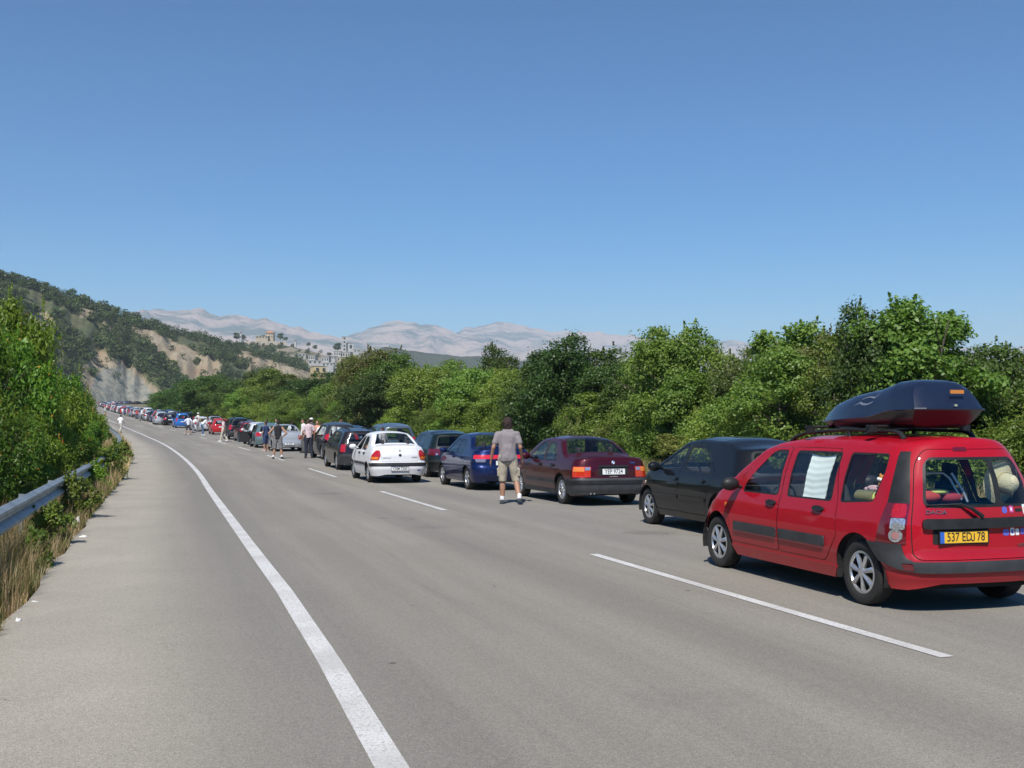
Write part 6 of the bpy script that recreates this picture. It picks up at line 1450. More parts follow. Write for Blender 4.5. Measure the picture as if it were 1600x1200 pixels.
by(432, 69, label='person in a teal shirt over the roof of the silver saloon', face=150, shirt=(.16, .35, .36), pants=(.1, .1, .1), h=1.75)
by(417, 73, label='bare chested man over the roof of the white hatchback', face=40, shirt=(.42, .2, .12), pants=(.1, .1, .1), h=1.7, vest=True)
by(598, 41.5, label='person in a pale pink shirt stooping behind the white saloon', face=60, shirt=(.6, .5, .52), pants=(.1, .1, .1), h=1.55, hair=(.05, .025, .02))
who(415, 706, label='barefoot person in dark blue standing in the open car door', face=60, shirt=(.03, .05, .12), pants=(.03, .045, .11), pose='stand', shorts=True, h=1.65, shoe=(.5, .35, .3))
who(349.5, 691, label='person in a pink top and beige trousers beside the tall black car', face=80, shirt=(.65, .5, .52), pants=(.5, .45, .36), pose='walk', h=1.72, hair=(.06, .03, .025), shoe=(.7, .7, .7))
who(317, 681, label='man in blue jeans and white shirt bending beside the white hatchback', face=-70, shirt=(.68, .68, .66), pants=(.07, .13, .22), pose='bend', h=1.78, shoe=(.75, .75, .75))
who(294, 680, label='man in a white shirt and dark shorts standing in the road', face=20, shirt=(.68, .68, .74), pants=(.05, .05, .06), pose='hips', shorts=True, h=1.78, hair=(.08, .04, .03))
who(302, 677, label='person in a white T-shirt leaning by the white hatchback', face=-40, shirt=(.75, .75, .75), pants=(.2, .2, .22), pose='bend', h=1.7)
who(309, 675, label='tall person carrying a pale bundle over the white hatchback', face=-40, shirt=(.6, .55, .5), pants=(.2, .2, .22), pose='stand', h=1.95, cap=(.75, .72, .7))
who(226, 657, label='man in a red shirt and white cap behind the silver people carrier', face=-50, shirt=(.45, .05, .05), pants=(.12, .10, .09), pose='stand', h=1.8, cap=(.7, .68, .6))
by(243, 142, label='person in a red shirt beyond the silver people carrier', face=60, shirt=(.42, .07, .05), pants=(.12, .10, .09), h=1.95, pose='hips')
who(188, 677, label='man in white shirt and pale trousers walking along the crash barrier', face=-14, shirt=(.75, .75, .75), pants=(.5, .48, .42), pose='walk', h=1.8, hair=(.05, .03, .02))
who(191.5, 652, label='small figure in a white top beside the far cars', face=30, shirt=(.7, .7, .7), pants=(.3, .3, .3), pose='walk')
who(164, 642, label='far person in a red shirt and white trousers at the queue edge', face=30, shirt=(.45, .06, .05), pants=(.7, .7, .66), h=1.85)
who(169, 642.6, label='far person in a red shirt and dark trousers', face=-30, shirt=(.42, .08, .06), pants=(.06, .06, .06), h=1.85)
who(181, 645.4, label='person in dark red beside the far cars', face=0, shirt=(.2, .02, .03), pants=(.05, .03, .03), h=1.85)
rp = random.Random(5)
for k in range(16):
    s = s_at(150)+rp.uniform(0, 330); off = rp.choice([.2, .3, 2.9, 6.2, 6.6]); x, y, h = road(s, off); c = rp.choice([(.72, .72, .72), (.72, .72, .72), (.4, .06, .05), (.06, .08, .2), (.3, .3, .3)])
    n = {(.72, .72, .72): 'white', (.4, .06, .05): 'red', (.06, .08, .2): 'navy', (.3, .3, .3): 'grey'}[c]
    person(f'tiny far figure in a {n} shirt among the queueing cars', float(x), float(y), rp.uniform(0, 360), c, rp.choice([(.05, .06, .1), (.4, .36, .3), (.1, .1, .1)]), pose=rp.choice(['stand', 'walk', 'hips']), h=rp.uniform(1.6, 1.85), group=f'far people in {n} shirts among the cars')
# ================================================================== CRASH BARRIER
ZINC = mat('galvanised_steel', (.30, .34, .36), .5, .55, noise=(3, .2), bump=.1, bscale=30)
def barrier():
    root = empty('crash_barrier', (0, 0, 0), 0, 'galvanised crash barrier curving away along the left verge', 'crash barrier')
    sA, sB = s_at(2.0), s_at(210); OFF = -6.95
    prof = [(-.0, .155), (.012, .15), (.045, .135), (.083, .115), (.083, .075), (.045, .045), (.0, .018), (.0, -.018), (.045, -.045), (.083, -.075), (.083, -.115), (.045, -.135), (.012, -.15), (0, -.155)]
    s = sA; k = 0
    while s < sB:
        e = s+4.0; q = MB(); ss_ = np.linspace(s-.12, e+.12, 9); V = []; n = len(prof); lap = .004 if k % 2 else 0
        for a in ss_:
            for o_, z_ in prof:
                x, y, h = road(a, OFF+o_+lap); V.append((float(x), float(y), float(gz(y))+.60+z_))
        m = len(V)
        for a in ss_:
            for o_, z_ in prof:
                x, y, h = road(a, OFF+o_+lap-.004); V.append((float(x), float(y), float(gz(y))+.60+z_))
        F = []
        for i in range(len(ss_)-1):
            for j in range(n-1):
                c = i*n+j; F.append((c, c+1, c+n+1, c+n)); F.append((m+c, m+c+n, m+c+n+1, m+c+1))
        for j in (0, n-1):
            for i in range(len(ss_)-1): c = i*n+j; F.append((c, c+n, m+c+n, m+c))
        q.add(V, F); q.build('rail', ZINC, root, 35)
        x, y, h = road(s, OFF-.12); q = MB(); z0 = float(gz(y)); h = float(h)
        q.box((float(x), float(y), z0+.20), (.005+.05, .10, 1.05), h); ox, oy = .07*math.cos(h), .07*math.sin(h); q.box((float(x)+ox, float(y)+oy, z0+.62), (.10, .12, .20), h)
        q.build('post', ZINC, root)
        s = e; k += 1
barrier()
# ================================================================== VEGETATION
rng = np.random.default_rng(4)
def leaf_quads(C, Nn, size, asp=.55, fold=.25):
    """one folded quad per leaf round the centres C with normals Nn"""
    n = len(C); r = rng.normal(size=(n, 3)); Nn = Nn/np.linalg.norm(Nn, axis=1, keepdims=True)
    a = np.cross(Nn, r); a /= np.linalg.norm(a, axis=1, keepdims=True)+1e-9; b = np.cross(Nn, a)
    sz = (size*(.65+.7*rng.random(n)))[:, None] if np.isscalar(size) else size[:, None]
    V = np.stack([C-a*sz*.5, C+b*sz*asp*.5+Nn*sz*fold*.3, C+a*sz*.5, C-b*sz*asp*.5+Nn*sz*fold*.3], 1)
    return V.reshape(-1, 3)
def leaf_mesh(name, V, m, tint=None):
    n = len(V)//4; F = np.arange(n*4).reshape(n, 4); me = fast_mesh(name, V, F, m)
    ca = me.color_attributes.new('tint', 'FLOAT_COLOR', 'POINT'); t = rng.random((n, 3)) if tint is None else tint
    c = np.repeat(np.c_[t, np.ones(n)], 4, 0).astype(np.float32); ca.data.foreach_set('color', c.ravel()); return me
def crown_points(blobs, nclump, nleaf, rc, shoots=30):
    """leaves in clumps over a union of lumps"""
    P = []; Nn = []; T = []
    vol = np.array([(b[3]*b[4]+b[4]*b[5]+b[3]*b[5]) for b in blobs]); cnt = np.maximum(3, (nclump*vol/vol.sum()).astype(int))
    for b, c in zip(blobs, cnt):
        d = rng.normal(size=(c, 3)); d /= np.linalg.norm(d, axis=1, keepdims=True); d[:, 2] = np.where(d[:, 2] < -.6, -d[:, 2], d[:, 2])
        rr = .72+.36*rng.random(c)**.8; cc = np.array(b[:3])+d*np.array(b[3:])*rr[:, None]
        k = rng.poisson(nleaf, c)
        for i in range(c):
            if k[i] == 0: continue
            o = np.clip(rng.normal(size=(k[i], 3)), -1.7, 1.7)*rc*(.6+.7*rng.random()); o[:, 2] *= .75; P.append(cc[i]+o)
            Nn.append(d[i]*.6+o/rc*.35+rng.normal(size=(k[i], 3))*.65+np.array([0, 0, .45]))
            T.append(np.clip(rng.random((k[i], 3))*.6+rng.random()*.4, 0, 1))
    for k in range(shoots):                     # young shoots standing out of the crown
        b = blobs[int(rng.integers(len(blobs)))]; d = rng.normal(size=3); d[2] = abs(d[2])*.8+.5; d /= np.linalg.norm(d); p0 = np.array(b[:3])+d*np.array(b[3:])*.9; L_ = rc*rng.uniform(1.5, 3.6); n = int(rng.integers(20, 40)); up = d*.45+np.array([0, 0, .9]); up /= np.linalg.norm(up)
        t = rng.random(n)**.8; P.append(p0+up*(t*L_)[:, None]+rng.normal(size=(n, 3))*rc*.30*(1.1-t)[:, None]); Nn.append(rng.normal(size=(n, 3))+d); T.append(np.clip(rng.random((n, 3))*.6+.4, 0, 1))
    return np.concatenate(P), np.concatenate(Nn), np.concatenate(T)
def lumps(seed, Rx, H, z0, n, lean=0.0, round_=1.0):
    r = np.random.default_rng(seed); B = [(0, 0, z0+(H-z0)*.42, Rx*.50, Rx*.50, (H-z0)*.40)]
    for i in range(n):
        a = r.uniform(0, 2*math.pi); t = r.uniform(.08, .93); w_ = math.sin(math.pi*min(1, t*.85+.14))**.6*Rx*round_; s_ = Rx*r.uniform(.20, .38)
        B.append((math.cos(a)*w_*(q_ := r.uniform(.5, .9)), math.sin(a)*w_*q_, z0+(H-z0)*t*.90, s_, s_, s_*r.uniform(.7, 1.1)))
    return B
def trunk_mesh(name, H, rad, seed, stems=2, m=None):
    r = random.Random(seed); q = MB()
    for s in range(stems):
        a = r.uniform(0, 6.28); x = y = 0.0; pts = []; rs = []; n = 7
        for i in range(n):
            t = i/(n-1); pts.append((x, y, -.3+t*H*.86)); rs.append(rad*(1-t*.85)); x += math.cos(a)*H*.03+r.uniform(-1, 1)*H*.018; y += math.sin(a)*H*.03+r.uniform(-1, 1)*H*.018
        q.tube(pts, rs, 7)
        for i in range(2, n-1):
            for b in range(2):
                an = r.uniform(0, 6.28); L_ = H*r.uniform(.16, .30); p = Vector(pts[i]); e = p+Vector((math.cos(an)*L_, math.sin(an)*L_, L_*.6)); q.tube([p, (p+e)/2+Vector((0, 0, L_*.08)), e], [rs[i]*.55, rs[i]*.35, rs[i]*.12], 5)
    return q.mesh(name, m or BARK, 60)
BARK = mat('bark', (.11, .085, .065), .9, noise=(9, .35), bump=1, bscale=22)
LG = dict(dark=leaf_mat('leaf_dark', (.042, .088, .017), (.090, .152, .030), (.12, .15, .03), .25),
          mid=leaf_mat('leaf_mid', (.080, .142, .022), (.165, .232, .042), (.18, .20, .04), .3),
          light=leaf_mat('leaf_light', (.112, .185, .028), (.215, .295, .055), (.26, .23, .06), .32, .07),
          olive=leaf_mat('leaf_olive', (.110, .145, .034), (.190, .215, .060), (.20, .13, .07), .3, .09),
          bright=leaf_mat('leaf_bright', (.070, .150, .014), (.165, .250, .030), (.42, .17, .03), .36, .05))
TREEV = {}
def tree_variant(kind, v):
    if (kind, v) in TREEV: return TREEV[(kind, v)]
    H = 6.0; sd = hash(kind) % 1000 if False else {'dark': 10, 'mid': 20, 'light': 30, 'olive': 40, 'tall': 50, 'shrub': 60, 'oshrub': 70}[kind]+v
    if kind in ('shrub', 'oshrub'):
        H = 2.0; B = lumps(sd, 1.45, H, .05, 9, round_=1.1); P, Nn, T = crown_points(B, 150, 70, .16); V = leaf_quads(P, Nn, .075, .5); tr = trunk_mesh('stem', 1.5, .025, sd, 4)
    elif kind == 'tall':
        B = lumps(sd, 1.85, H, .9, 19, round_=1.0); P, Nn, T = crown_points(B, 440, 55, .17); V = leaf_quads(P, Nn, .125, .6); tr = trunk_mesh('trunk', H, .10, sd, 2)
    else:
        B = lumps(sd, 2.4, H, .25, 22); P, Nn, T = crown_points(B, 520, 54, .19); V = leaf_quads(P, Nn, .12, .6); tr = trunk_mesh('trunk', H, .10, sd, 3)
    mk = {'shrub': 'light', 'oshrub': 'olive', 'tall': 'mid'}.get(kind, kind)
    # a solid dark heart of twigs and shaded leaves keeps the far side from showing through
    TREEV[(kind, v)] = (leaf_mesh('crown', V, LG[mk], T), tr, H); return TREEV[(kind, v)]
rt = random.Random(21)
def plant(kind, x, y, h, wd, label, group=None, name='tree', cat='tree', z=None, matk=None):
    cm, tm, H = tree_variant(kind, rt.randrange(3)); bw = {'shrub': 3.2, 'oshrub': 3.2, 'tall': 3.9}.get(kind, 5.0)
    r = empty(name, (x, y, (float(land(x, y)) if z is None else z)-.02), rt.uniform(0, 6.28), label, cat, group)
    r.scale = (wd/bw, wd/bw*rt.uniform(.9, 1.1), h/H)
    c = obj('crown', cm, r); obj('stem' if kind in ('shrub', 'oshrub') else 'trunk', tm, r)
    if matk: c.material_slots[0].link = 'OBJECT'; c.material_slots[0].material = LG[matk]
    return r
TALL = [  # px, distance, top y, width m, kind
 (1655,25,560,4.5,'mid'),(1620,29,543,4,'mid'),(1590,33,550,4,'dark'),(1552,28,523,3.4,'dark'),(1520,31,548,3.4,'mid'),(1488,26.5,512,3.0,'dark'),(1440,25.5,452,3.6,'tall'),(1412,26.5,490,3.4,'dark'),(1358,26,469,2.7,'dark'),
 (1325,29,522,3,'mid'),(1290,33,516,3.4,'olive'),(1243,35,492,3.6,'tall'),(1212,31,540,3.6,'light'),(1178,36,537,3.4,'olive'),(1150,38,541,3.2,'light'),(1098,38,568,3.6,'light'),(1060,39,508,4.2,'mid'),(1030,41,530,3.8,'mid'),
 (1000,45,566,4,'dark'),(975,47,552,4.6,'dark'),(940,50,534,5.2,'dark'),(885,49,523,5.0,'dark'),(858,53,548,4.6,'dark'),(820,57,570,5,'mid'),(775,72,536,4.6,'dark'),(795,60,575,5,'light'),(745,64,574,5,'light'),(700,80,547,6,'mid'),(722,84,560,5,'mid'),
 (665,72,572,6,'light'),(640,84,552,6,'mid'),(612,84,549,6,'mid'),(583,86,536,7,'olive'),(560,94,548,6,'olive'),(592,80,575,6,'dark'),(545,104,576,7,'mid'),(516,112,592,7,'mid'),(488,122,580,8,'dark'),(455,128,583,8,'mid'),(428,136,575,9,'mid'),
 (400,142,580,8,'dark'),(372,150,586,9,'dark'),(345,158,592,8,'mid'),(322,168,583,9,'dark'),(298,178,584,9,'dark'),(276,188,600,8,'dark'),(262,215,612,9,'mid'),(310,205,590,9,'mid'),(352,185,584,9,'dark'),(410,168,577,9,'dark'),(470,150,583,9,'mid'),(530,135,588,8,'dark'),(250,250,618,8,'dark')]
WORDS = {'dark': 'dark green leafy', 'mid': 'green leafy', 'light': 'light green leafy', 'olive': 'olive green leafy', 'tall': 'tall upright'}
for px, Y, yt, wd, kd in TALL:
    p = seen_at(px, 660, Y); g = float(gz(Y)); h = (hup(yt, Y)-g)*1.03
    if px > 1400: nb = 'behind the roof box'
    elif px > 1150: nb = 'behind the red estate car'
    elif px > 960: nb = 'behind the black hatchback'
    elif px > 760: nb = 'behind the burgundy saloon'
    elif px > 540: nb = 'behind the white saloon'
    else: nb = 'beyond the middle of the queue'
    special = {1440: 'tallest tree of the right edge, rising behind the roof box', 1358: 'narrow dark tree left of the tallest one', 1060: 'rounded green tree rising behind the black hatchback', 583: 'olive crowned tree against the village', 885: 'dark tree whose crown tops the wood behind the burgundy saloon', 1552: 'dark pointed tree right of the roof box', 1243: 'tall tree behind the bonnet of the red estate car'}
    plant(kd, p.x, Y, h, wd*1.02, special.get(px, f'{WORDS[kd]} tree in the thicket {nb}'), None if px in special else f'{WORDS[kd]} trees {nb}')
def yfront(px):
    t = (px-800)/FPX; best = None
    for s in np.arange(30, 330, 1.0):
        x, y, h = road(s, 10.4)
        if y > 8 and x/y <= t: return float(y)
    return 200.
px = 1640
while px > 265:
    Yf = yfront(px); 
    step = 3.0/Yf*FPX*.62
    for (dy, hh, kd, ww) in ((2.3, rt.uniform(1.5, 2.2), rt.choice(['shrub', 'oshrub', 'shrub']), 3.4), (4.2, rt.uniform(2.4, 3.3), rt.choice(['light', 'light', 'olive', 'mid', 'mid']), 3.8)):
        Y = Yf+dy+rt.uniform(-.4, .8); p = seen_at(px+rt.uniform(-8, 8), 660, Y); big = 1+max(0, Y-70)/90
        nb = 'near the red estate car' if px > 1100 else 'behind the near saloons' if px > 560 else 'along the middle of the queue'
        w_ = {'shrub': 'light green', 'oshrub': 'olive', 'light': 'light green', 'olive': 'olive', 'mid': 'green'}[kd]
        if dy < 3: plant(kd, p.x, Y, hh*min(big, 1.5), ww*min(big, 1.9), f'low {w_} shrub on the right verge {nb}', f'low {w_} shrubs {nb}', 'shrub', 'shrub')
        else: plant(kd, p.x, Y, hh*min(big, 1.7), ww*min(big, 1.9), f'waist high to head high {w_} bush in the thicket {nb}'.replace('waist high to head high', 'head high'), f'head high {w_} bushes {nb}', 'bush', 'bush')
    px -= step
# deeper wood, so that no gap shows bare land
for k in range(60):
    px = rt.uniform(270, 1650); Y = yfront(px)*1.0+rt.uniform(9, 26)+max(0, (900-px)*.05); p = seen_at(px, 660, Y); kd = rt.choice(['dark', 'mid', 'light', 'dark'])
    h = min(hup(592 if px > 540 else 608, Y)-float(gz(Y)), 7.5)*rt.uniform(.85, 1.05)
    plant(kd, p.x, Y, h, rt.uniform(4.5, 6.5)*(1+max(0, Y-70)/120), f'{WORDS[kd]} tree deep in the wood right of the road', f'{WORDS[kd]} trees deep in the wood')
# ---- left side thicket, broad leaves close to the camera
def left_variant(seed, H, Rx, n):
    B = lumps(seed, Rx, H, .0, n); P, Nn, T = crown_points(B, 380, 48, .18); 
    return leaf_mesh('crown', leaf_quads(P, Nn, .12, .46, .3), LG['bright'], T), trunk_mesh('stem', H, .035, seed, 5), H
LV = [left_variant(101, 3.2, 1.5, 13), left_variant(102, 3.2, 1.5, 13), left_variant(103, 3.2, 1.4, 15)]
def behind_rail(px, c):        # the distance at which a bush c metres behind the barrier is seen at px
    best = (9e9, 20.)
    for Y in np.arange(9, 150, .25):
        x, y, h = road(s_at(Y), -7.25-c); e = abs(float(x)/float(y)-(px-800)/FPX)
        if e < best[0]: best = (e, float(Y), float(x), float(y))
    return best[2], best[3]
LEFT = [(38,457,2.7,0,'tallest bush of the left thicket, its tip against the hill'),(-25,505,3.2,0,'bush at the left edge of the thicket'),(8,515,3.0,0,None),(70,548,2.5,0,None),(95,572,2.6,0,None),(112,590,2.6,0,None),(130,612,2.6,0,None),(146,630,2.8,0,None),(158,640,3.0,0,None),(168,646,3.2,0,None),(176,652,3.4,0,None),(181,655,3.4,0,None),
        (-90,560,2.6,0,None),(-70,480,3.2,1.5,None),(20,560,2.4,.6,None),(55,575,2.4,.6,None),(85,600,2.4,.6,None)]+[(p, y, 1.7, -.15, None) for p, y in ((-60,600),(-25,640),(5,632),(30,640),(52,640),(72,645),(90,648),(106,650),(120,652),(132,655),(142,656),(151,656),(160,658),(168,658),(175,660))]
for i, (px, yt, wd, dc, lb) in enumerate(LEFT):
    x, Y = behind_rail(px, wd*.60+dc); g = float(land(x, Y)); me, tr, H = LV[i % 3]
    near = 'beside the near end of the crash barrier' if Y < 30 else 'farther along the crash barrier'; sz = 'tall' if wd > 2 else 'low'
    r = empty('bush', (x, Y, g-.05), i*1.7, lb or f'{sz} bright green bush {near}', 'bush', None if lb else f'{sz} bright green bushes {near}')
    r.scale = (wd/3.6, wd/3.6, (hup(yt, Y)-g)/H); obj('crown', me, r); obj('stem', tr, r)
# thicket carried on unseen beside and behind the camera, added to darken car reflections
for k in range(16):
    Y = 9-k*4.5; s_ = float(np.interp(Y, ROAD[:430, 1], _rd[:430])); x = float(road(s_, -7.3)[0])-4.2-rt.uniform(0, 1.2); me, tr, H = LV[k % 3]
    r = empty('bush', (x, Y, -.3), k*2.3, 'bright green bush of the left thicket beside the camera', 'bush', 'bushes of the left thicket beside the camera'); r.scale = (1.3, 1.3, rt.uniform(1.0, 1.5)); obj('crown', me, r); obj('stem', tr, r)
    if k % 2 == 0: plant('dark', x-6, Y-2, rt.uniform(6, 9), 7, 'dark tree behind the left thicket beside the camera', 'dark trees beside the camera')
# weeds at the foot of the barrier and one sprawling over it
WEEDS = [(140, 812, .85, .8, 'dark green leafy weed clump growing out onto the shoulder', 'mid'), (165, 772, .8, .9, 'leafy weed clump farther up the barrier spilling over the pavement edge', 'bright'), (182, 752, 1.1, 1.2, 'large pale green weed bush hanging over the barrier', 'light'), (98, 855, .6, .6, 'small green weed clump in the dry grass by the barrier post', 'mid'), (70, 890, .5, .5, 'small green weed tuft low on the verge', 'light'), (194, 726, 1.0, 1.0, 'pale green weed bush at the bend of the barrier', 'light')]
WL = []
for sd in (201, 202):
    B = lumps(sd, .5, 1.0, .0, 8); P, Nn, T = crown_points(B, 60, 30, .09); WL.append((leaf_mesh('leaves', leaf_quads(P, Nn, .085, .55, .3), LG['mid'], T), trunk_mesh('stem', .8, .012, sd, 5)))
for i, (px, py, h, wd, lb, mk) in enumerate(WEEDS):
    p = seen_at(px, py); r = empty('weed', (p.x-.25*wd, p.y, p.z-.02), i*2.1, lb, 'weed'); r.scale = (wd, wd, h); o = obj('leaves', WL[i % 2][0], r); o.material_slots[0].link = 'OBJECT'; o.material_slots[0].material = LG[mk]; obj('stem', WL[i % 2][1], r)
# ---- dry grass
def blades(P, h, wd, lean, name, m, label):
    n = len(P); a = rng.uniform(0, 2*math.pi, n); d = np.c_[np.cos(a), np.sin(a), np.zeros(n)]; sidev = np.c_[-np.sin(a), np.cos(a), np.zeros(n)]*wd[:, None]*.5; L_ = (lean*rng.random(n))[:, None]
    b = P; mid = P+d*L_*h[:, None]*.3+np.c_[np.zeros((n, 2)), h*.55]; tip = P+d*L_*h[:, None]+np.c_[np.zeros((n, 2)), h*(1-.25*L_[:, 0])]
    V = np.stack([b-sidev, b+sidev, mid+sidev*.7, mid-sidev*.7, tip], 1).reshape(-1, 3); i = np.arange(n)*5
    F = np.concatenate([np.stack([i, i+1, i+2, i+3], 1)]); T3 = np.stack([i+3, i+2, i+4], 1)
    me = bpy.data.meshes.new(name); me.vertices.add(len(V)); me.vertices.foreach_set('co', V.astype(np.float32).ravel()); lp = np.concatenate([F.ravel(), T3.ravel()]).astype(np.int32); me.loops.add(len(lp)); me.loops.foreach_set('vertex_index', lp)
    me.polygons.add(2*n); me.polygons.foreach_set('loop_start', np.r_[np.arange(n)*4, 4*n+np.arange(n)*3].astype(np.int32)); me.update(calc_edges=True); me.materials.append(m)
    ca = me.color_attributes.new('tint', 'FLOAT_COLOR', 'POINT'); t = rng.random((n, 3)); ca.data.foreach_set('color', np.repeat(np.c_[t, np.ones(n)], 5, 0).astype(np.float32).ravel())
    o = obj(name, me); o['kind'] = 'stuff'; o['label'] = label; return o
STRAW = leaf_mat('dry_grass', (.30, .22, .10), (.52, .41, .23), (.14, .15, .05), .3, .14); GREENG = leaf_mat('green_grass', (.07, .10, .025), (.16, .17, .06), (.30, .24, .12), .3, .3)
def verge(n, s0_, s1_, o0, o1, hm, name, m, label, bias=1.0, tuft=.12, wd=.006, clump=.4):
    nt = n//14; s = s0_+(s1_-s0_)*rng.random(nt)**bias; o = o0+(o1-o0)*rng.random(nt); keep = vnoise(s*.9, o*2.2, 5) > clump*rng.random(nt)*1.6; s = s[keep]; o = o[keep]; hs = hm*(.35+.9*vnoise(s*.7, o*1.5, 9)**1.1)
    s = np.repeat(s, 14)+rng.normal(size=len(s)*14)*tuft; o = np.repeat(o, 14)+rng.normal(size=len(o)*14)*tuft; h = np.repeat(hs, 14)*(.5+.7*rng.random(len(s)))
    o = np.where(o < 0, np.minimum(o, -6.43-.05*rng.random(len(o))), np.maximum(o, 8.55)); x, y, _ = road(s, o); return blades(np.c_[x, y, land(x, y)-.01], h, wd*(1+.05*np.maximum(0, y-10)), .75, name, m, label)
verge(60000, s_at(5.5), s_at(34), -8.6, -6.5, .52, 'dry_grass', STRAW, 'tall dry straw coloured grass under the crash barrier', 1.2)
verge(70000, s_at(5.5), s_at(60), -8.4, -6.42, .17, 'low_grass', STRAW, 'low dry grass and seed heads along the pavement edge', 1.3, .10, .007, .15)
verge(26000, s_at(5.5), s_at(34), -8.2, -6.4, .36, 'green_grass', GREENG, 'green weeds mixed in the grass of the left verge', 1.1, .08, .010)
verge(30000, s_at(30), s_at(150), -8.6, -6.3, .6, 'dry_grass', STRAW, 'dry grass along the far barrier', 1.3, .2, .008)
verge(60000, s_at(12), s_at(150), 8.5, 12.0, .55, 'dry_grass', STRAW, 'dry grass in front of the right hand shrubs', 1.4, .25, .008, .3)
verge(30000, s_at(150), s_at(480), 8.6, 24.0, .9, 'dry_grass', STRAW, 'dry grass beside the far cars', 1.0, .7, .02, .2)
verge(16000, s_at(20), s_at(110), 9.0, 12.5, .6, 'green_grass', GREENG, 'green growth in front of the right hand shrubs', 1.4, .25, .014, .3)
# ---- litter on the verge
LIT = mat('white_film', (.6, .6, .58), .5, noise=(14, .15))
def litter(px, py, sx, sy, sz, name, label, cat, sd):
    p = seen_at(px, py); q = MB(); q.ell((0, 0, sz*.5), (sx, sy, sz), 22, 14); r = np.random.default_rng(sd)
    q.V = [(v[0]*(1+.9*(fbm(v[0]*22+sd, v[2]*20, sd, 3)-.5)*2), v[1]*(1+.5*(fbm(v[1]*25, v[0]*20+sd, sd, 3)-.5)*2), max(0, v[2]*(1+1.3*(fbm(v[0]*30, v[1]*30+sd, sd, 3)-.5)*2))) for v in q.V]
    o = q.build(name, LIT, None, 35, loc=(p.x, p.y, p.z+.03)); tag(o, label, cat)
litter(118, 826, .06, .05, .085, 'plastic_bag', 'crumpled white plastic bag caught in the weeds by the barrier', 'bag', 3)
litter(131, 843, .055, .03, .02, 'paper_scrap', 'flattened white paper at the pavement edge below the plastic bag', 'paper', 4)
litter(54, 946, .03, .012, .012, 'paper_scrap', 'thin white paper scrap at the grass edge', 'paper', 5)
litter(29, 977, .025, .02, .015, 'crushed_cup', 'crushed pale cup lying at the grass edge nearest the camera', 'cup', 6)
litter(8, 1004, .015, .012, .01, 'paper_scrap', 'small white scrap in the nearest grass', 'paper', 7)
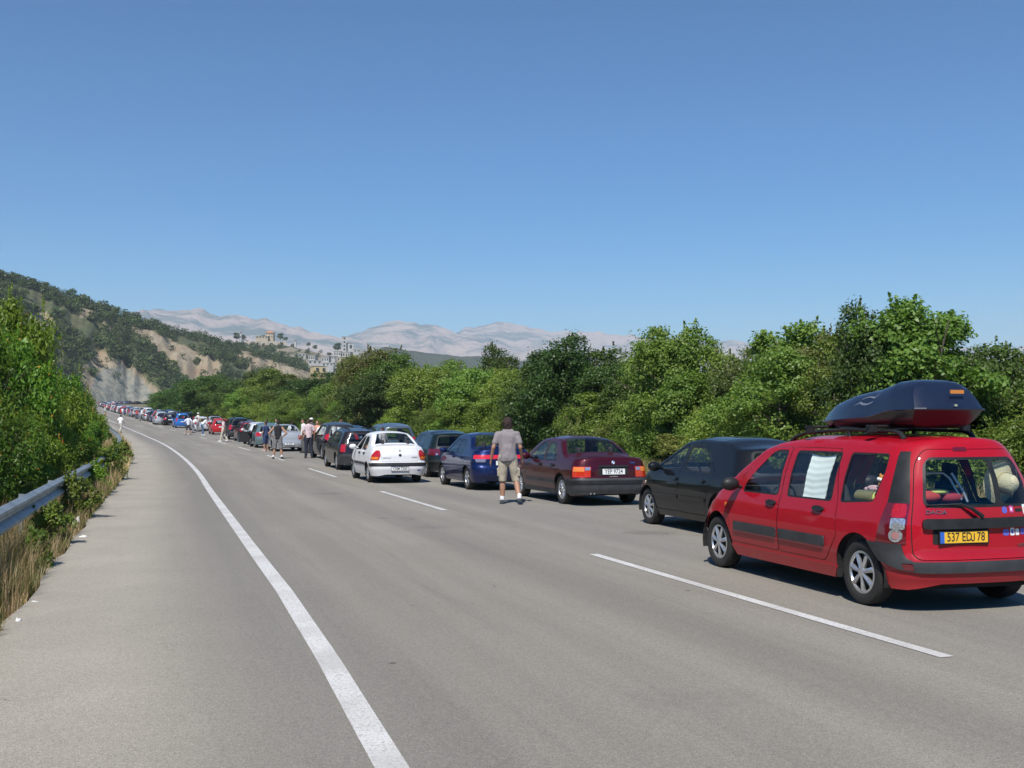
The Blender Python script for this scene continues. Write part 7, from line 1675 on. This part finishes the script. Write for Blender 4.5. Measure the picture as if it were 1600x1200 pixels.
# ================================================================== SCRUB ON THE HILL
def scrub_variant(seed, n, size):
    B = lumps(seed, 2.6, 4.2, -.3, 6, round_=1.0); P, Nn, T = crown_points(B, 40, n/40, .42, 0); Nn = Nn+np.array([0, 0, .2]); return leaf_quads(P, Nn, size, .8), T
SCV = [scrub_variant(300+i, 420, .62) for i in range(4)]; HG = leaf_mat('scrub_leaf', (.055, .090, .022), (.105, .140, .040), (.08, .08, .03), .15)
SCM = [leaf_mesh('crown', V, HG, T) for V, T in SCV]; STM = trunk_mesh('trunk', 3, .08, 7, 2)
def scrub():
    cand = []
    M = 26000; ci = rng.random(M)*(len(cols)-1.01); vj = rng.random(M)**1.0*(nv-8+1.5)
    i0 = ci.astype(int); j0 = np.minimum(vj.astype(int), nv-2); fx = ci-i0; fy = vj-j0
    P = Vh[i0, j0]*((1-fx)*(1-fy))[:, None]+Vh[i0+1, j0]*(fx*(1-fy))[:, None]+Vh[i0, j0+1]*((1-fx)*fy)[:, None]+Vh[i0+1, j0+1]*(fx*fy)[:, None]
    qx, qy = project(P[:, 0], P[:, 1], P[:, 2]); bare, _ = bare_mask(qx, qy, P[:, 0], P[:, 1]); bare |= (qx > 120) & (qx < 268) & (qy > 612)
    ok = (~bare) & (P[:, 2] > 8); ok |= bare & (rng.random(M) < .012) & (qy < 600)
    ok &= (fbm(P[:, 0]/22, P[:, 1]/22, 31, 3) > .37) | (vj > nv-11)
    ok &= (qx > -380)
    P = P[ok]; qx = qx[ok]
    # keep a spacing
    keep = []; cell = {}
    for k, p in enumerate(P):
        c = (int(p[0]//3.5), int(p[1]//3.5))
        if c in cell: continue
        cell[c] = 1; keep.append(k)
    P = P[keep]; qx = qx[keep]; sc = rng.uniform(.7, 1.45, len(P))
    vis = (qx > -10) & (qx < 620); show = np.where(vis, sc/P[:, 1], 0); order = np.argsort(-show); 
    one = order[:280]; rest = order[280:]
    for k in one:
        p = P[k]; v = int(rng.integers(4)); r = obj('hill_bush', None) if False else empty('hill_bush', tuple(p), float(rng.uniform(0, 6.28)), 'dark green scrub bush on the slope above the far bend', 'bush', 'scrub bushes on the hill'); r.scale = (sc[k],)*3; obj('crown', SCM[v], r)
    VV = []; TT = []
    for k in rest:
        V, T = SCV[int(rng.integers(4))]; n = len(T); pick = rng.random(n) < .25; a = rng.uniform(0, 6.28); ca_, sa_ = math.cos(a), math.sin(a)
        q = V.reshape(n, 4, 3)[pick].reshape(-1, 3)*sc[k]; q = np.c_[q[:, 0]*ca_-q[:, 1]*sa_, q[:, 0]*sa_+q[:, 1]*ca_, q[:, 2]]+P[k]; VV.append(q); TT.append(T[pick])
    print('scrub', len(P), sum(len(t) for t in TT))
    o = obj('hill_scrub', leaf_mesh('hill_scrub', np.concatenate(VV), HG, np.concatenate(TT))); o['kind'] = 'stuff'; o['label'] = 'dense dark scrub covering the hill'
    # scrub on the village spur
    VV = []; TT = []
    for k in range(900):
        px = rng.uniform(300, 640); v = rng.uniform(.05, 1.02); X, Y, Z = spur_pt(px, v); qx, qy = project(X, Y, Z)
        if in_poly(qx, qy, [(430,546),(470,541),(505,552),(512,556),(480,562),(440,556)]) or in_poly(qx, qy, [(478,558),(600,552),(620,592),(560,600),(500,598),(470,575)]) or in_poly(qx, qy, [(380,528),(442,526),(447,540),(420,543),(388,541)]): 
            if rng.random() > .12: continue
        V, T = SCV[int(rng.integers(4))]; n = len(T); pick = rng.random(n) < .35; q = V.reshape(n, 4, 3)[pick].reshape(-1, 3)*rng.uniform(.8, 1.6)+np.array([X, Y, Z]); VV.append(q); TT.append(T[pick])
    o = obj('village_scrub', leaf_mesh('village_scrub', np.concatenate(VV), HG, np.concatenate(TT))); o['kind'] = 'stuff'; o['label'] = 'scrub on the spur below the villa'
scrub()
# ================================================================== THE VILLAGE ON THE SPUR
WALLC = mat('cream_render', (.46, .38, .27), .9, noise=(.4, .1)); WALLW = mat('white_render', (.44, .43, .41), .9, noise=(.3, .06)); TILE = mat('roof_tile', (.42, .20, .12), .9, noise=(1, .2)); CONC = mat('concrete', (.42, .40, .37), .9, noise=(.5, .12)); WIN = mat('dark_pane', (.03, .035, .04), .2, 0, .5)
def house(name, px, py, Y, w_, d_, h_, label, m=None, rz=0.0, floors=2, nw=3, roof='flat', cat='house', under=4.0, rm=None):
    p = seen_at(px, py, Y); r = empty(name, tuple(p), R(rz), label, cat)
    q = MB(); q.box((0, d_/2, h_/2-under/2), (w_, d_, h_+under)); q.build('wall', m or WALLW, r)
    if roof == 'hip':
        q = MB(); a, b = w_/2+.5, d_/2+.5; q.add([(-a, -.5, h_+.01), (a, -.5, h_+.01), (a, d_+.5, h_+.01), (-a, d_+.5, h_+.01), (-a*.35, d_/2, h_+2.2), (a*.35, d_/2, h_+2.2)], [(0, 1, 5, 4), (1, 2, 5), (2, 3, 4, 5), (3, 0, 4), (3, 2, 1, 0)]); q.build('roof', rm or TILE, r)
    else: MB().box((0, d_/2, h_+.16), (w_+.7, d_+.7, .3)).build('roof', rm or CONC, r)
    for f_ in range(floors):
        for k in range(nw): MB().box(((k-(nw-1)/2)*w_/nw, -.06, (f_+.55)*h_/floors), (w_/nw*.42, .16, h_/floors*.45)).build('window', WIN, r)
    return r
house('villa', 421, 528, 985, 7, 6, 4.6, 'cream villa with a red tiled roof on the ridge', WALLC, 0, 2, 3, 'hip', 'villa')
house('annexe', 409, 529.5, 980, 11, 6, 2.4, 'low cream annexe left of the villa', WALLC, 0, 1, 4, 'flat', 'house')
house('white_house', 557, 552.5, 900, 4.5, 6, 3.6, 'tiny white house right of the white tower', WALLW, 10, 1, 2, 'flat'); house('white_house', 566, 557, 890, 6, 6, 4, 'small white house at the foot of the big olive tree', WALLW, -10, 1, 3, 'flat')
house('hall', 544, 548, 930, 9, 8, 6.5, 'white hall beside the white tower', WALLW, 12, 1, 2, 'flat', 'hall'); house('tower', 538, 549, 926, 3.2, 3.2, 12.5, 'slim white tower in the village', WALLW, 12, 4, 1, 'flat', 'tower')
house('shed', 501, 584, 720, 9, 8, 5, 'yellow walled shed with a pale flat roof', mat('ochre_render', (.58, .45, .24), .9), 28, 1, 2, 'flat', 'shed', rm=WALLW)
house('shed', 492, 569, 800, 10, 8, 2.6, 'long low pale roofed shed above the ochre one', CONC, 10, 1, 3, 'flat', 'shed', rm=WALLW); house('shed', 530, 572, 800, 14, 6, 2.5, 'low concrete shed above the pylon frame', CONC, 0, 1, 4, 'flat', 'shed', rm=WALLW)
house('pump_house', 469, 557, 905, 9, 4, 2.2, 'white low wall-like building on the spur', WALLW, 0, 1, 3, 'flat', 'building'); house('pale_pillar', 376, 530, 985, 1.6, 1.6, 7.5, 'white pillar among the trees left of the villa', WALLW, 0, 2, 1, 'flat', 'pillar'); house('hut', 461, 535, 975, 1.9, 2, 2, 'tiny white hut on the ridge', WALLW, 0, 1, 1, 'flat', 'hut')
rv = random.Random(8)
for px, py, Y in ((508, 566, 850), (519, 562, 870), (534, 565, 850), (548, 568, 830), (556, 575, 800), (541, 558, 890), (527, 557, 900), (512, 573, 790), (571, 563, 860), (487, 563, 870)):
    o = house('village_house', px, py, Y, rv.uniform(5, 9), 6, rv.uniform(2.6, 4.2), 'small pale flat-roofed house in the village below the white tower', rv.choice([WALLW, WALLC, CONC]), rv.uniform(-15, 25), 1, 3, 'flat'); o['group'] = 'small village houses below the white tower'
def terrace():
    r = empty('terrace_wall', tuple(seen_at(415, 535, 972)), 0, 'long pale terrace wall below the villa', 'wall')
    for k in range(9): MB().box(((k-4)*4.1, abs(k-4)*.6, -.6), (4.0, .5, 3.4)).build('wall_panel', mat('pale_stone_wall', (.45, .38, .31), .9, noise=(.6, .15)), r)
terrace()
def gantry():
    r = empty('substation_frame', tuple(seen_at(524, 590, 705)), R(14), 'pale concrete portal frame of the substation below the village', 'frame'); z = 7.5
    for x in (-6, -3.2, 0, 3.2, 5.0): MB().box((x, 0, z/2-2), (.5, .5, z+4)).build('column', WALLW, r)
    MB().box((-1.6, 0, z+.25), (10.4, .7, .5)).build('beam', WALLW, r); MB().box((2.5, 3, z*.55), (8, .5, .5)).build('beam', CONC, r)
gantry()
for px, py, Y, h in ((526, 575, 760, 13), (540, 578, 740, 12), (532, 585, 705, 10), (559, 566, 800, 10)):
    r = empty('power_pole', tuple(seen_at(px, py, Y)), 0, f'slender pale power pole near the substation at the {"top" if py < 570 else "middle" if py < 580 else "bottom"} of the slope', 'pole', 'power poles of the substation'); r['label'] = 'slender pale power pole by the substation below the village'
    MB().box((0, 0, h/2-2), (.35, .35, h+4), 0, .6).build('mast', CONC, r); MB().box((0, 0, h-.6), (2.6, .2, .2)).build('crossarm', CONC, r)
for px, yb, yt, wd, Y, lb in ((527, 549, 533.5, 7.0, 935, 'round dark tree left of the white tower'), (370, 531, 518, 7, 990, 'dark tree at the left end of the villa ridge'), (380, 531, 522, 6, 992, 'dark tree just right of the white pillar'), (438, 531, 519, 6, 992, 'dark tree right of the villa'), (411, 528, 523, 5, 996, 'low dark tree behind the annexe'), (446, 532, 526, 5, 990, 'low dark tree at the right end of the ridge'), (482, 541, 534, 4, 960, 'small dark tree on the spur'), (492, 546, 538, 4.5, 950, 'second small dark tree on the spur'), (546, 556, 549, 5, 905, 'small tree below the white hall'), (515, 556, 550, 5, 905, 'low tree below the round dark tree')):
    p = seen_at(px, yb, Y); cm, tm, H = TREEV[('dark', 0)]; r = empty('village_tree', tuple(p), px*.7, lb, 'tree'); r.scale = (wd/5, wd/5, (hup(yt, Y)-p.z)/H); obj('crown', cm, r); obj('trunk', tm, r)
# ================================================================== HAZE
def haze():
    m = bpy.data.materials.new('haze'); m.use_nodes = True; N = m.node_tree.nodes; Lk = m.node_tree.links
    for n in list(N): N.remove(n)
    o = N.new('ShaderNodeOutputMaterial'); v = N.new('ShaderNodeVolumePrincipled')
    v.inputs['Color'].default_value = (.76, .88, 1, 1); v.inputs['Density'].default_value = HAZE_D; v.inputs['Anisotropy'].default_value = 0
    Lk.new(v.outputs[0], o.inputs['Volume'])
    me = MB().box((0, 10900, 505), (31000, 22400, 1030)).mesh('haze', m)
    ob = obj('haze', me); ob['kind'] = 'stuff'; ob['label'] = 'pale summer haze over the land'
HAZE_D = 1.15e-4
haze()
